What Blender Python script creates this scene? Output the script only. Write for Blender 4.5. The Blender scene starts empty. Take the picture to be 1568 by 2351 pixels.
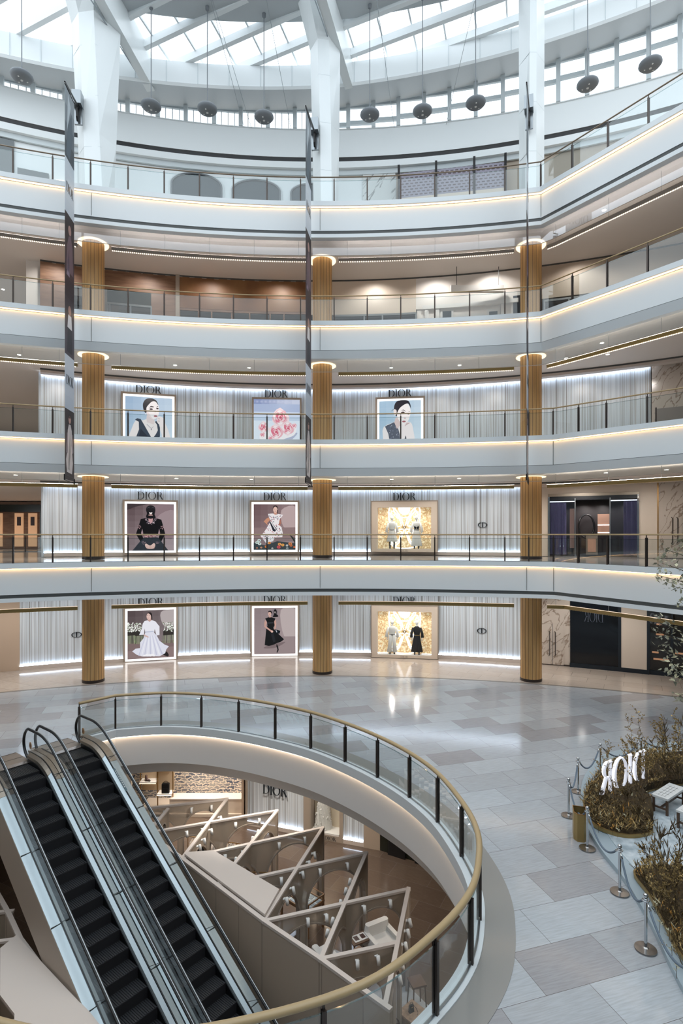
import bpy, math, random
from mathutils import Vector, Matrix
from mathutils.geometry import tessellate_polygon
random.seed(7)
SC = bpy.context.scene
COL = SC.collection
PI = math.pi
# ------------------------------------------------------------------ camera, sky, exposure
H = 6.9          # eye height above the ground floor
F = 1300.0       # focal length in pixels of a 1568 px wide frame
cam = bpy.data.cameras.new('camera')
camo = bpy.data.objects.new('camera', cam)
COL.objects.link(camo)
camo.location = (0, 0, H)
camo.rotation_euler = (PI / 2, 0, 0)
cam.sensor_fit = 'HORIZONTAL'
cam.sensor_width = 36
cam.lens = 36 * F / 1568
cam.shift_y = 52.5 / 1568
cam.clip_start = 0.1
cam.clip_end = 400
SC.camera = camo
SC.view_settings.view_transform = 'Standard'
SC.view_settings.look = 'None'
SC.view_settings.exposure = 0.0
SC.view_settings.gamma = 1.0
SC.view_settings.use_curve_mapping = False
W = bpy.data.worlds.new('sky')
SC.world = W
W.use_nodes = True
wn = W.node_tree
bg = wn.nodes['Background']
bg.inputs['Color'].default_value = (0.86, 0.94, 1.0, 1)
bg.inputs['Strength'].default_value = 2.16
SC.cycles.max_bounces = 6
SC.cycles.diffuse_bounces = 3
SC.cycles.glossy_bounces = 4
SC.cycles.transmission_bounces = 4
SC.cycles.transparent_max_bounces = 24
SC.cycles.sample_clamp_indirect = 4
SC.cycles.use_denoising = True
SC.cycles.caustics_reflective = False
SC.cycles.caustics_refractive = False
# ------------------------------------------------------------------ helpers
def at(px, py, Y):
    return Vector(((px - 784) * Y / F, Y, H - (py - 1228) * Y / F))
def lin(h):
    if isinstance(h, str):
        c = [int(h[i:i + 2], 16) / 255 for i in (0, 2, 4)]
    else:
        c = h
    return tuple((x / 12.92 if x <= .04045 else ((x + .055) / 1.055) ** 2.4) for x in c)
MATS = {}
def mat(name, col='ffffff', rough=.5, metal=0.0, emit=None, es=1.0, spec=.5, alpha=None):
    m = bpy.data.materials.new(name)
    m.use_nodes = True
    b = m.node_tree.nodes['Principled BSDF']
    c = lin(col)
    b.inputs['Base Color'].default_value = (*c, 1)
    b.inputs['Roughness'].default_value = rough
    b.inputs['Metallic'].default_value = metal
    b.inputs['Specular IOR Level'].default_value = spec
    if emit:
        b.inputs['Emission Color'].default_value = (*lin(emit), 1)
        b.inputs['Emission Strength'].default_value = es
    MATS[name] = m
    return m
def nodes(m):
    nt = m.node_tree
    return nt, nt.nodes['Principled BSDF'], nt.nodes.new, nt.links.new
def glass_mat(name, tint, refl=.08, rough=0.02):
    m = bpy.data.materials.new(name)
    m.use_nodes = True
    nt = m.node_tree
    for n in list(nt.nodes):
        if n.type != 'OUTPUT_MATERIAL': nt.nodes.remove(n)
    out = [n for n in nt.nodes][0]
    t = nt.nodes.new('ShaderNodeBsdfTransparent'); t.inputs[0].default_value = (*tint, 1)
    g = nt.nodes.new('ShaderNodeBsdfGlossy'); g.inputs['Roughness'].default_value = rough
    g.inputs[0].default_value = (1, 1, 1, 1)
    lw = nt.nodes.new('ShaderNodeLayerWeight'); lw.inputs['Blend'].default_value = .35
    mr = nt.nodes.new('ShaderNodeMapRange')
    mr.inputs['To Min'].default_value = refl * .5; mr.inputs['To Max'].default_value = min(1, refl * 5)
    mx = nt.nodes.new('ShaderNodeMixShader')
    nt.links.new(lw.outputs['Facing'], mr.inputs['Value'])
    nt.links.new(mr.outputs[0], mx.inputs[0])
    nt.links.new(t.outputs[0], mx.inputs[1]); nt.links.new(g.outputs[0], mx.inputs[2])
    nt.links.new(mx.outputs[0], out.inputs[0])
    MATS[name] = m
    return m
def tag(o, label=None, cat=None, group=None, kind=None):
    if label: o['label'] = label
    if cat: o['category'] = cat
    if group: o['group'] = group
    if kind: o['kind'] = kind
    return o
def empty(name, loc=(0, 0, 0), rz=0.0, label=None, cat=None, group=None, kind=None):
    o = bpy.data.objects.new(name, None)
    o.empty_display_size = .1
    COL.objects.link(o)
    o.location = loc
    o.rotation_euler = (0, 0, rz)
    return tag(o, label, cat, group, kind)
def copy_tree(o, parent=None):
    c = o.copy()
    COL.objects.link(c)
    c.parent = parent
    for ch in list(KIDS.get(o.name, [])):
        cc = copy_tree(ch, c)
        KIDS.setdefault(c.name, []).append(cc)
    return c
KIDS = {}
class MB:
    def __init__(s):
        s.v = []; s.f = []; s.m = []; s.c = []; s.mi = 0; s.col = None; s.T = None
    def pt(s, p):
        p = Vector(p)
        if s.T is not None: p = s.T @ p
        s.v.append(tuple(p)); return len(s.v) - 1
    def face(s, ids):
        s.f.append(ids); s.m.append(s.mi); s.c.append(s.col)
    def poly(s, pts):
        s.face([s.pt(p) for p in pts])
    def box(s, lo, hi):
        x0, y0, z0 = lo; x1, y1, z1 = hi
        i = [s.pt(p) for p in ((x0, y0, z0), (x1, y0, z0), (x1, y1, z0), (x0, y1, z0), (x0, y0, z1), (x1, y0, z1), (x1, y1, z1), (x0, y1, z1))]
        for q in ((0, 3, 2, 1), (4, 5, 6, 7), (0, 1, 5, 4), (1, 2, 6, 5), (2, 3, 7, 6), (3, 0, 4, 7)):
            s.face([i[k] for k in q])
    def cbox(s, c, d):
        s.box([c[k] - d[k] / 2 for k in range(3)], [c[k] + d[k] / 2 for k in range(3)])
    def rings(s, R, closed=True, caps=True, loop=False):
        """R: list of rings (lists of points with equal count)"""
        ids = [[s.pt(p) for p in r] for r in R]
        n = len(R[0])
        for a in range(len(ids) - (0 if loop else 1)):
            A = ids[a]; B = ids[(a + 1) % len(ids)]
            for k in range(n if closed else n - 1):
                s.face([A[k], A[(k + 1) % n], B[(k + 1) % n], B[k]])
        if caps and closed and not loop:
            s.face(list(reversed(ids[0]))); s.face(ids[-1])
    def prism(s, pts, z0, z1):
        s.rings([[(x, y, z0) for x, y in pts], [(x, y, z1) for x, y in pts]])
    def lathe(s, prof, n=20, c=(0, 0, 0)):
        s.rings([[(c[0] + r * math.cos(2 * PI * k / n), c[1] + r * math.sin(2 * PI * k / n), c[2] + z) for k in range(n)] for r, z in prof], caps=True)
    def tube(s, path, r, n=8, loop=False):
        P = [Vector(p) for p in path]; R = []
        prev = None
        for i, p in enumerate(P):
            if loop: t = P[(i + 1) % len(P)] - P[i - 1]
            else: t = P[min(i + 1, len(P) - 1)] - P[max(i - 1, 0)]
            t = t.normalized()
            if prev is None:
                a = Vector((0, 0, 1)) if abs(t.z) < .9 else Vector((1, 0, 0))
                x = t.cross(a).normalized()
            else:
                x = (prev - t * prev.dot(t))
                x = x.normalized() if x.length > 1e-6 else prev
            y = t.cross(x); prev = x
            rr = r[i] if isinstance(r, (list, tuple)) else r
            R.append([p + x * rr * math.cos(2 * PI * k / n) + y * rr * math.sin(2 * PI * k / n) for k in range(n)])
        s.rings(R, loop=loop)
    def sweep(s, path, prof, closed_prof=True, loop=False):
        """path: 2D points, prof: (offset towards the atrium side, z)"""
        N = offs(path, loop)
        R = []
        for (x, y), (nx, ny) in zip(path, N):
            R.append([(x + nx * o, y + ny * o, z) for o, z in prof])
        s.rings(R, closed=closed_prof, caps=True, loop=loop)
    def ell(s, c, rx, ry, rz, n=12, m=8):
        s.rings([[(c[0] + rx * math.sin(PI * (j + .02) / (m + .04)) * math.cos(2 * PI * k / n), c[1] + ry * math.sin(PI * (j + .02) / (m + .04)) * math.sin(2 * PI * k / n), c[2] - rz * math.cos(PI * j / m)) for k in range(n)] for j in range(m + 1)])
    def build(s, name, mats, parent=None, smooth=False, kind=None, label=None, auto=None):
        me = bpy.data.meshes.new(name)
        me.from_pydata(s.v, [], s.f)
        if not isinstance(mats, (list, tuple)): mats = [mats]
        for m in mats:
            me.materials.append(MATS[m] if isinstance(m, str) else m)
        for p, k in zip(me.polygons, s.m): p.material_index = k
        if any(c is not None for c in s.c):
            a = me.color_attributes.new('Col', 'FLOAT_COLOR', 'CORNER')
            for p, c in zip(me.polygons, s.c):
                for li in p.loop_indices:
                    a.data[li].color = (*(c or (1, 1, 1)), 1)
        if smooth:
            for p in me.polygons: p.use_smooth = True
        me.update()
        o = bpy.data.objects.new(name, me)
        COL.objects.link(o)
        if parent is not None:
            o.parent = parent
            KIDS.setdefault(parent.name, []).append(o)
        if auto:
            try: me.set_sharp_from_angle(angle=math.radians(auto))
            except Exception: pass
        return tag(o, label, None, None, kind)
def offs(path, loop=False):
    N = []
    n = len(path)
    for i in range(n):
        a = path[i - 1] if (loop or i > 0) else None
        b = path[(i + 1) % n] if (loop or i < n - 1) else None
        ns = []
        for p, q in ((a, path[i]), (path[i], b)):
            if p is None or q is None: continue
            dx, dy = q[0] - p[0], q[1] - p[1]
            l = math.hypot(dx, dy) or 1
            ns.append((dy / l, -dx / l))
        if len(ns) == 1: N.append(ns[0]); continue
        x, y = ns[0][0] + ns[1][0], ns[0][1] + ns[1][1]
        l = math.hypot(x, y) or 1
        x, y = x / l, y / l
        k = 1 / max(.5, x * ns[0][0] + y * ns[0][1])
        N.append((x * k, y * k))
    return N
def catmull(P, n=6, loop=False):
    out = []
    L = len(P)
    for i in range(L if loop else L - 1):
        if loop: p0, p1, p2, p3 = P[i - 1], P[i], P[(i + 1) % L], P[(i + 2) % L]
        else: p0, p1, p2, p3 = P[max(0, i - 1)], P[i], P[i + 1], P[min(L - 1, i + 2)]
        for k in range(n):
            t = k / n
            out.append(tuple(.5 * ((2 * p1[d]) + (-p0[d] + p2[d]) * t + (2 * p0[d] - 5 * p1[d] + 4 * p2[d] - p3[d]) * t * t + (-p0[d] + 3 * p1[d] - 3 * p2[d] + p3[d]) * t ** 3) for d in range(len(p1))))
    if not loop: out.append(tuple(P[-1]))
    return out
def circle3(a, b, c):
    ax, ay = a; bx, by = b; cx, cy = c
    d = 2 * (ax * (by - cy) + bx * (cy - ay) + cx * (ay - by))
    ux = ((ax * ax + ay * ay) * (by - cy) + (bx * bx + by * by) * (cy - ay) + (cx * cx + cy * cy) * (ay - by)) / d
    uy = ((ax * ax + ay * ay) * (cx - bx) + (bx * bx + by * by) * (ax - cx) + (cx * cx + cy * cy) * (bx - ax)) / d
    return ux, uy, math.hypot(ax - ux, ay - uy)
def ray_circle(px, C):
    """far intersection of the bearing of column px with circle C"""
    a = (px - 784) / F
    cx, cy, r = C
    A = a * a + 1; B = -2 * (a * cx + cy); D = cx * cx + cy * cy - r * r
    y = (-B + math.sqrt(B * B - 4 * A * D)) / (2 * A)
    return a * y, y
def tess(outer, holes, z, mb, up=True):
    loops = [[Vector((x, y, 0)) for x, y in outer]] + [[Vector((x, y, 0)) for x, y in h] for h in holes]
    tris = tessellate_polygon(loops)
    pts = [p for l in loops for p in l]
    ids = [mb.pt((p.x, p.y, z)) for p in pts]
    for t in tris:
        a, b, c = [pts[k] for k in t]
        n = (b - a).cross(c - a).z
        t = list(t)
        if (n < 0) == up: t.reverse()
        mb.face([ids[k] for k in t])
# ------------------------------------------------------------------ materials
mat('white_paint', 'e3e8ea', .45)
mat('white_gloss', 'eef3f4', .22)
mat('white_paint_lit', 'f1f5f6', .45)  # white paint lightened to stand for the stronger light up high
mat('soffit_grey', 'c3c9cc', .5)
mat('ceiling_paint', 'e8e3de', .55)
mat('ceiling_sheen', 'd9cfc5', .12)
mat('dark_slot', '4a4d4d', .5)
mat('bronze', '4c4440', .35, .7)
mat('steel', '9ba1a5', .28, .9)
mat('chrome', 'c9cdd0', .1, 1)
mat('satin_steel', 'aaa6a3', .25, .95)
mat('dark_metal', '2b2a2b', .4, .6)
mat('black_plastic', '15171a', .35)
mat('rubber', '101216', .35)
mat('oak_rail', 'b39b74', .35)
mat('bronze_rail', '857563', .35, .3)
mat('beige_panel', 'b3a595', .5)
mat('beige_gloss', 'c5b09b', .18)
mat('taupe', '9c9084', .6)
mat('cap', 'cfc5bd', .5)
mat('plaster', 'e8e6e4', .6)
mat('cream', 'dccfc0', .4)
mat('gold', 'a98f5c', .4, .6)
mat('brass', 'a9824e', .3, .8)
mat('black_glass', '0b1016', .08)
mat('ink', '18222c', .35)
mat('grille', '3a3a3b', .4, .5)
mat('pendant_metal', '7d8287', .5)
mat('neon_soft', 'e8eaee', .3, emit='eef0ff', es=.5)
mat('frame_beige', 'a89c8f', .5)
mat('win_frame', 'd3dbde', .5)
mat('led_warm', 'ffffff', .5, emit='ffe0b4', es=9)
mat('led_cove', 'ffffff', .5, emit='ffcf98', es=7)
mat('led_soft', 'ffffff', .5, emit='ffe4c8', es=9)
mat('led_cool', 'ffffff', .5, emit='dcebff', es=17)
mat('led_white', 'ffffff', .5, emit='ffffff', es=1.25)
mat('neon', 'ffffff', .4, emit='f4f6ff', es=1.6)
mat('downlight', 'ffffff', .5, emit='fff2df', es=10)
mat('uplight', 'ffffff', .5, emit='fff1e4', es=26)
mat('uplight_low', 'ffffff', .5, emit='ffe2c4', es=1.2)
mat('led_dots', 'ffffff', .5, emit='fff0dc', es=1.6)
mat('led_dim', 'b59a78', .5, emit='ffdcae', es=.25)
mat('ring_glow', 'ffffff', .5, emit='ffe3b8', es=1.6)
mat('tread', '27282c', .55, .2)
mat('deck', 'b6c3c9', .36, .7)
mat('stainless', 'a2988c', .38, .85)
mat('skirt', '1b1d20', .4, .4)
mat('truss_panel', 'a3988c', .45)
mat('fabric_white', 'e2e2e0', .9)
mat('fabric_black', '17171a', .85)
mat('fabric_grey', '85827d', .9)
mat('fabric_tan', 'b6a48f', .9)
mat('leather_brown', '3a201c', .4)
mat('leather_black', '111214', .35)
mat('oak', '8a6848', .5)
mat('dark_oak', '5c4636', .5)
mat('stone_brown', '8d7765', .6)
mat('paper', 'd8dadb', .6)
mat('snow_carpet', 'b9c3c9', .95)
mat('ring_pale', 'aab9c1', .4)
mat('rope', '6c7a88', .9)
mat('stem', '5b4a31', .8)
mat('foliage_gold', 'a48a58', .38, .45)
mat('foliage_dark', '5b4a2c', .7)
mat('leaf_pale', 'c9c4a4', .6)
mat('leaf_sage', '8b8a76', .5)
mat('flower_gold', 'c48a35', .5)
mat('purple_curtain', '9f93bd', .8)
mat('orange_glow', '5a2b18', .5, emit='c46a38', es=.6)
mat('navy_band', '26384f', .5)
mat('skin_white', 'e8e8e6', .4)
glass_mat('glass', (.93, .96, .965), .045)
glass_mat('glass_edge', (.55, .68, .70), .1)
glass_mat('shop_glass', (.82, .85, .89), .10)
glass_mat('roof_glass', (.97, .985, 1), .03)
glass_mat('scrim', (.42, .39, .36), .0, .9)
# scrim: half open weave in front of a diffuse cloth
def scrim():
    m = MATS['scrim']; nt = m.node_tree
    mx = [n for n in nt.nodes if n.type == 'MIX_SHADER'][0]
    d = nt.nodes.new('ShaderNodeBsdfDiffuse'); d.inputs[0].default_value = (*lin('b3a798'), 1)
    nt.links.new(d.outputs[0], mx.inputs[2])
    for l in list(nt.links):
        if l.to_socket == mx.inputs[0]: nt.links.remove(l)
    mx.inputs[0].default_value = .56
    for n in nt.nodes:
        if n.type == 'BSDF_TRANSPARENT': n.inputs[0].default_value = (.9, .88, .86, 1)
scrim()
def vcol_mat(name, strength):
    m = mat(name, '000000', .3, spec=.2)
    nt, b, new, link = nodes(m)
    a = new('ShaderNodeVertexColor'); a.layer_name = 'Col'
    link(a.outputs[0], b.inputs['Emission Color'])
    b.inputs['Emission Strength'].default_value = strength
    return m
vcol_mat('backlit_print', .95)
def vcol_diffuse(name):
    m = mat(name, 'ffffff', .6)
    nt, b, new, link = nodes(m)
    a = new('ShaderNodeVertexColor'); a.layer_name = 'Col'
    link(a.outputs[0], b.inputs['Base Color'])
vcol_diffuse('print')
def ramp(nt, stops):
    r = nt.nodes.new('ShaderNodeValToRGB')
    cr = r.color_ramp
    while len(cr.elements) > 1: cr.elements.remove(cr.elements[-1])
    cr.elements[0].position = stops[0][0]; cr.elements[0].color = (*lin(stops[0][1]), 1)
    for p, c in stops[1:]:
        e = cr.elements.new(p); e.color = (*lin(c), 1)
    return r
def tex_mat(name, scale, stops, nscale=1.0, detail=4, rough=.5, bump=0, metal=0, dist=0, kind='NOISE'):
    """noise stretched by scale and coloured by a ramp"""
    m = mat(name, 'ffffff', rough, metal)
    nt, b, new, link = nodes(m)
    tc = new('ShaderNodeTexCoord'); mp = new('ShaderNodeMapping')
    mp.inputs['Scale'].default_value = scale
    link(tc.outputs['Object'], mp.inputs[0])
    n = new('ShaderNodeTexNoise' if kind == 'NOISE' else 'ShaderNodeTexVoronoi')
    n.inputs['Scale'].default_value = nscale
    if kind == 'NOISE':
        n.inputs['Detail'].default_value = detail
        n.inputs['Distortion'].default_value = dist
    link(mp.outputs[0], n.inputs['Vector'])
    r = ramp(nt, stops)
    link(n.outputs[0], r.inputs[0])
    link(r.outputs[0], b.inputs['Base Color'])
    if bump:
        bu = new('ShaderNodeBump'); bu.inputs['Strength'].default_value = bump; bu.inputs['Distance'].default_value = .02
        link(n.outputs[0], bu.inputs['Height']); link(bu.outputs[0], b.inputs['Normal'])
    return m
tex_mat('timber', (9, 9, .35), [(.3, 'bd915a'), (.5, 'cda166'), (.7, 'dbb47e')], 1.2, 5, .5)
tex_mat('wood_front', (1.2, 1.2, 7), [(.3, '6f4f3c'), (.5, '80604a'), (.7, '8c6b54')], 1.2, 5, .5)
tex_mat('copper_front', (.8, .8, .8), [(.3, '6b4526'), (.5, '7a5230'), (.7, '8a623c')], .8, 4, .45)
tex_mat('strand_wall', (17, 17, .09), [(.26, '6f7172'), (.36, 'a3a8ac'), (.5, 'd4dfe8'), (.60, 'e4eef6'), (.68, 'aeb0b0'), (.8, '7f8386')], 1.0, 7, .3, bump=.1)
tex_mat('sparkle_gold', (1, 1, 1), [(.2, 'fff6e0'), (.42, 'e8d2ac'), (.56, 'b8935c'), (.7, 'fdebc8')], 9, 6, .4)
nt, b, new, link = nodes(MATS['sparkle_gold'])
link([n for n in nt.nodes if n.type == 'VALTORGB'][0].outputs[0], b.inputs['Emission Color']); b.inputs['Emission Strength'].default_value = .55
tex_mat('snowy', (1, 1, 1), [(.3, '96a3ab'), (.5, 'b7c2c8'), (.7, 'd3dade')], 5, 6, .95, bump=.3)
tex_mat('soil', (1, 1, 1), [(.3, '2a2013'), (.6, '4b3b22'), (.8, '6b5630')], 14, 5, .95, bump=.5)
tex_mat('stone_top', (1, 1, 1), [(.3, '7c6654'), (.6, '957f6c'), (.8, 'a9927e')], 12, 6, .6)
def marble(name, base, vein):
    m = mat(name, 'ffffff', .15)
    nt, b, new, link = nodes(m)
    tc = new('ShaderNodeTexCoord'); mp = new('ShaderNodeMapping'); mp0 = new('ShaderNodeMapping'); mp0.inputs['Rotation'].default_value = (0, math.radians(-38), 0)
    mp.inputs['Scale'].default_value = (1.5, 1.5, .32)
    link(tc.outputs['Object'], mp0.inputs[0]); link(mp0.outputs[0], mp.inputs[0])
    n = new('ShaderNodeTexNoise'); n.inputs['Scale'].default_value = 1.0; n.inputs['Detail'].default_value = 5; n.inputs['Distortion'].default_value = .3
    link(mp.outputs[0], n.inputs['Vector'])
    r = ramp(nt, [(.0, base), (.46, base), (.488, vein), (.5, base), (.62, base), (.635, vein), (.65, base)])
    link(n.outputs[0], r.inputs[0]); link(r.outputs[0], b.inputs['Base Color'])
marble('marble', 'cbc1b6', '8d7a6a')
marble('marble_white', 'd9dcda', '7d7f80')
def floor_mat(name, tone='cool'):
    """large staggered stone slabs of three tones, polished"""
    m = mat(name, 'ffffff', .12)
    nt, b, new, link = nodes(m)
    tc = new('ShaderNodeTexCoord'); mp = new('ShaderNodeMapping')
    mp.inputs['Rotation'].default_value = (0, 0, math.radians(-17.1 if tone == 'cool' else 28))
    link(tc.outputs['Object'], mp.inputs[0])
    br = new('ShaderNodeTexBrick')
    br.offset = .5; br.offset_frequency = 2; br.squash = 1
    br.inputs['Scale'].default_value = 1
    br.inputs['Brick Width'].default_value = 1.55
    br.inputs['Row Height'].default_value = .9
    br.inputs['Mortar Size'].default_value = .004
    br.inputs['Mortar Smooth'].default_value = 0
    br.inputs['Color1'].default_value = (0, 0, 0, 1); br.inputs['Color2'].default_value = (1, 1, 1, 1)
    br.inputs['Mortar'].default_value = (.5, .5, .5, 1)
    link(mp.outputs[0], br.inputs['Vector'])
    if tone == 'cool': st = [(0, 'a3a2a5'), (.2, 'a8a8ab'), (.3, 'b3b7bb'), (.6, 'b9bec3'), (1, 'c0c6cb')]
    elif tone == 'warm': st = [(0, 'bfb2a6'), (1, 'c8bcb0')]
    else: st = [(0, '564940'), (1, '62554a')]
    r = ramp(nt, st)
    link(br.outputs['Color'], r.inputs[0])
    mp2 = new('ShaderNodeMapping'); mp2.inputs['Scale'].default_value = (2.0, 24, 1)
    link(mp.outputs[0], mp2.inputs[0])
    n = new('ShaderNodeTexNoise'); n.inputs['Scale'].default_value = 1.5; n.inputs['Detail'].default_value = 6
    link(mp2.outputs[0], n.inputs['Vector'])
    r2 = ramp(nt, [(.35, 'ebe9e8'), (.62, 'ffffff')])
    link(n.outputs[0], r2.inputs[0])
    mx = new('ShaderNodeMix'); mx.data_type = 'RGBA'; mx.blend_type = 'MULTIPLY'; mx.inputs[0].default_value = .8
    link(r.outputs[0], mx.inputs[6]); link(r2.outputs[0], mx.inputs[7])
    mo = new('ShaderNodeMix'); mo.data_type = 'RGBA'
    link(br.outputs['Fac'], mo.inputs[0]); link(mx.outputs[2], mo.inputs[6]); mo.inputs[7].default_value = (*lin('6f6a67'), 1)
    link(mo.outputs[2], b.inputs['Base Color'])
    b.inputs['Specular IOR Level'].default_value = .6
    return m
floor_mat('floor_cool'); floor_mat('floor_warm', 'warm'); floor_mat('floor_dark', 'dark')
def lattice_mat():
    m = mat('lattice', 'ffffff', .5)
    nt, b, new, link = nodes(m)
    tc = new('ShaderNodeTexCoord'); sw = new('ShaderNodeSeparateXYZ'); cb = new('ShaderNodeCombineXYZ')
    link(tc.outputs['Object'], sw.inputs[0]); link(sw.outputs[0], cb.inputs[0]); link(sw.outputs[2], cb.inputs[1])
    br = new('ShaderNodeTexBrick'); br.inputs['Scale'].default_value = 1
    br.inputs['Brick Width'].default_value = .26; br.inputs['Row Height'].default_value = .16; br.inputs['Mortar Size'].default_value = .05
    br.inputs['Color1'].default_value = (*lin('4a4048'), 1); br.inputs['Color2'].default_value = (*lin('6a5a5e'), 1); br.inputs['Mortar'].default_value = (*lin('9b97a6'), 1)
    link(cb.outputs[0], br.inputs['Vector']); link(br.outputs[0], b.inputs['Base Color'])
lattice_mat()
def tweed_mat():
    m = mat('tweed', 'ffffff', .8)
    nt, b, new, link = nodes(m)
    tc = new('ShaderNodeTexCoord'); sw = new('ShaderNodeSeparateXYZ'); cb = new('ShaderNodeCombineXYZ')
    link(tc.outputs['Object'], sw.inputs[0]); link(sw.outputs[0], cb.inputs[0]); link(sw.outputs[2], cb.inputs[1])
    ns = new('ShaderNodeTexNoise'); ns.inputs['Scale'].default_value = 5; link(cb.outputs[0], ns.inputs['Vector'])
    ad = new('ShaderNodeMix'); ad.data_type = 'RGBA'; ad.blend_type = 'ADD'; ad.inputs[0].default_value = .3
    link(cb.outputs[0], ad.inputs[6]); link(ns.outputs['Color'], ad.inputs[7])
    br = new('ShaderNodeTexBrick'); br.inputs['Scale'].default_value = 1
    br.inputs['Brick Width'].default_value = .34; br.inputs['Row Height'].default_value = .13; br.inputs['Mortar Size'].default_value = .022
    br.inputs['Color1'].default_value = (*lin('aaa6a2'), 1); br.inputs['Color2'].default_value = (*lin('4a5468'), 1); br.inputs['Mortar'].default_value = (*lin('e9dece'), 1)
    link(ad.outputs[2], br.inputs['Vector']); link(br.outputs[0], b.inputs['Base Color'])
tweed_mat()
mat('lawn_green', '6d8a3c', .8)
# roughness variety: polished escalator decks keep soft reflections
# ------------------------------------------------------------------ lettering
def arcstrip(m, cx, cy, ro, ri, a0, a1, n, z0, z1, dx=0.0):
    """crescent: outer ellipse ro=(rx,ry), inner ellipse ri shifted by dx"""
    O = []; I = []
    for k in range(n + 1):
        a = math.radians(a0 + (a1 - a0) * k / n)
        O.append((cx + ro[0] * math.cos(a), cy + ro[1] * math.sin(a))); I.append((cx + dx + ri[0] * math.cos(a), cy + ri[1] * math.sin(a)))
    for k in range(n):
        q = [O[k], O[k + 1], I[k + 1], I[k]]
        m.rings([[(x, y, z0) for x, y in q], [(x, y, z1) for x, y in q]])
def glyph(m, ch, x, h, t0, t1, bold=1.0, mirror=False):
    """draw a didone capital, h tall, starting at x; returns the advance"""
    s = .13 * h * bold; f = .022 * h * bold
    def bar(x0, y0, x1, y1): m.box((min(x0, x1), y0, t0), (max(x0, x1), y1, t1))
    if ch == 'I':
        bar(x + .08 * h, 0, x + .08 * h + s, h); bar(x, 0, x + .16 * h + s, f); bar(x, h - f, x + .16 * h + s, h)
        return .16 * h + s
    if ch == 'D':
        bar(x + .08 * h, 0, x + .08 * h + s, h); bar(x, 0, x + .42 * h, f); bar(x, h - f, x + .42 * h, h)
        arcstrip(m, x + .40 * h, h / 2, (.47 * h, .5 * h), (.33 * h, .5 * h - f), -90, 90, 14, t0, t1)
        return .88 * h
    if ch == 'O':
        arcstrip(m, x + .5 * h, h / 2, (.5 * h, .515 * h), (.365 * h, .515 * h - f), 0, 360, 28, t0, t1)
        return 1.0 * h
    if ch == 'C':
        arcstrip(m, x + .5 * h, h / 2, (.5 * h, .515 * h), (.365 * h, .515 * h - f), 60, 300, 20, t0, t1)
        return .8 * h
    if ch == 'R':
        bar(x + .08 * h, 0, x + .08 * h + s, h); bar(x, 0, x + .16 * h + s, f); bar(x, h - f, x + .36 * h, h)
        arcstrip(m, x + .34 * h, .75 * h, (.29 * h, .25 * h), (.17 * h, .25 * h - f), -90, 90, 12, t0, t1)
        bar(x + .08 * h + s, .5 * h, x + .36 * h, .5 * h + f)
        q = [(x + .34 * h, .5 * h + f), (x + .47 * h, .5 * h + f), (x + .82 * h, 0), (x + .66 * h, 0)]
        m.rings([[(a, b2, t0) for a, b2 in q], [(a, b2, t1) for a, b2 in q]])
        return .8 * h
    return .4 * h
def letters(word, width, height, depth=.004, gap=.07, bold=1.0):
    """one mesh, centred at the origin in its own x-y plane"""
    m = MB(); x = 0
    for ch in word: x += glyph(m, ch, x, 1.0, 0, depth, bold) + gap
    x -= gap
    m.v = [((p[0] - x / 2) * width / x, (p[1] - .5) * height, p[2]) for p in m.v]
    return m
def sign_word(word, width, height, loc, rz, label, matn='ink', depth=.05, name='shop_sign', cat='shop sign', gap=.07, mirror=False, bold=1.0, group=None):
    """raised letters, each a part of the sign"""
    t = empty(name, loc, rz, label=label, cat=cat, group=group)
    ws = []
    for ch in word:
        m = MB(); ws.append((m, glyph(m, ch, 0, 1.0, 0, 1, bold)))
    tot = sum(w for m, w in ws) + gap * (len(ws) - 1)
    x = -tot / 2
    for m, w in ws:
        m.v = [((p[0] + x) * width / tot * (-1 if mirror else 1), -p[2] * depth, (p[1] - .5) * height) for p in m.v]
        m.build('letter', matn, t)
        x += w + gap
    return t
# ------------------------------------------------------------------ plan of the atrium
def arc_pts(C, px0, px1, step=26):
    n = max(1, int(abs(px1 - px0) / step + .5))
    return [ray_circle(px0 + (px1 - px0) * k / n, C) for k in range(n + 1)]
class Edge:
    def __init__(s, a, b, kink, end):
        s.C = circle3(a, b, kink); s.kink = kink; s.end = end
        s.kpx = 784 + F * kink[0] / kink[1]
    def at(s, px, off=0.0):
        """point on the slab edge (moved off metres back from the void) on the bearing px"""
        C = (s.C[0], s.C[1], s.C[2] + off)
        p = ray_circle(px, C)
        kx, ky = s.kink; ex, ey = s.end
        dx, dy = ex - kx, ey - ky; l = math.hypot(dx, dy); nx, ny = -dy / l, dx / l
        if nx < 0: nx, ny = -nx, -ny
        x0, y0 = kx + nx * off, ky + ny * off
        a = (px - 784) / F
        # x0+dx t = a (y0 + dy t)
        t = (a * y0 - x0) / (dx - a * dy)
        q = (x0 + dx * t, y0 + dy * t)
        return p if p[1] < q[1] or a < .2 else q
    def path(s, off=0.0, px0=-260, px1=1950, step=26):
        xs = [px0 + (px1 - px0) * k / int((px1 - px0) / step) for k in range(int((px1 - px0) / step) + 1)]
        P = [s.at(x, off) for x in xs]
        return P
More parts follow.
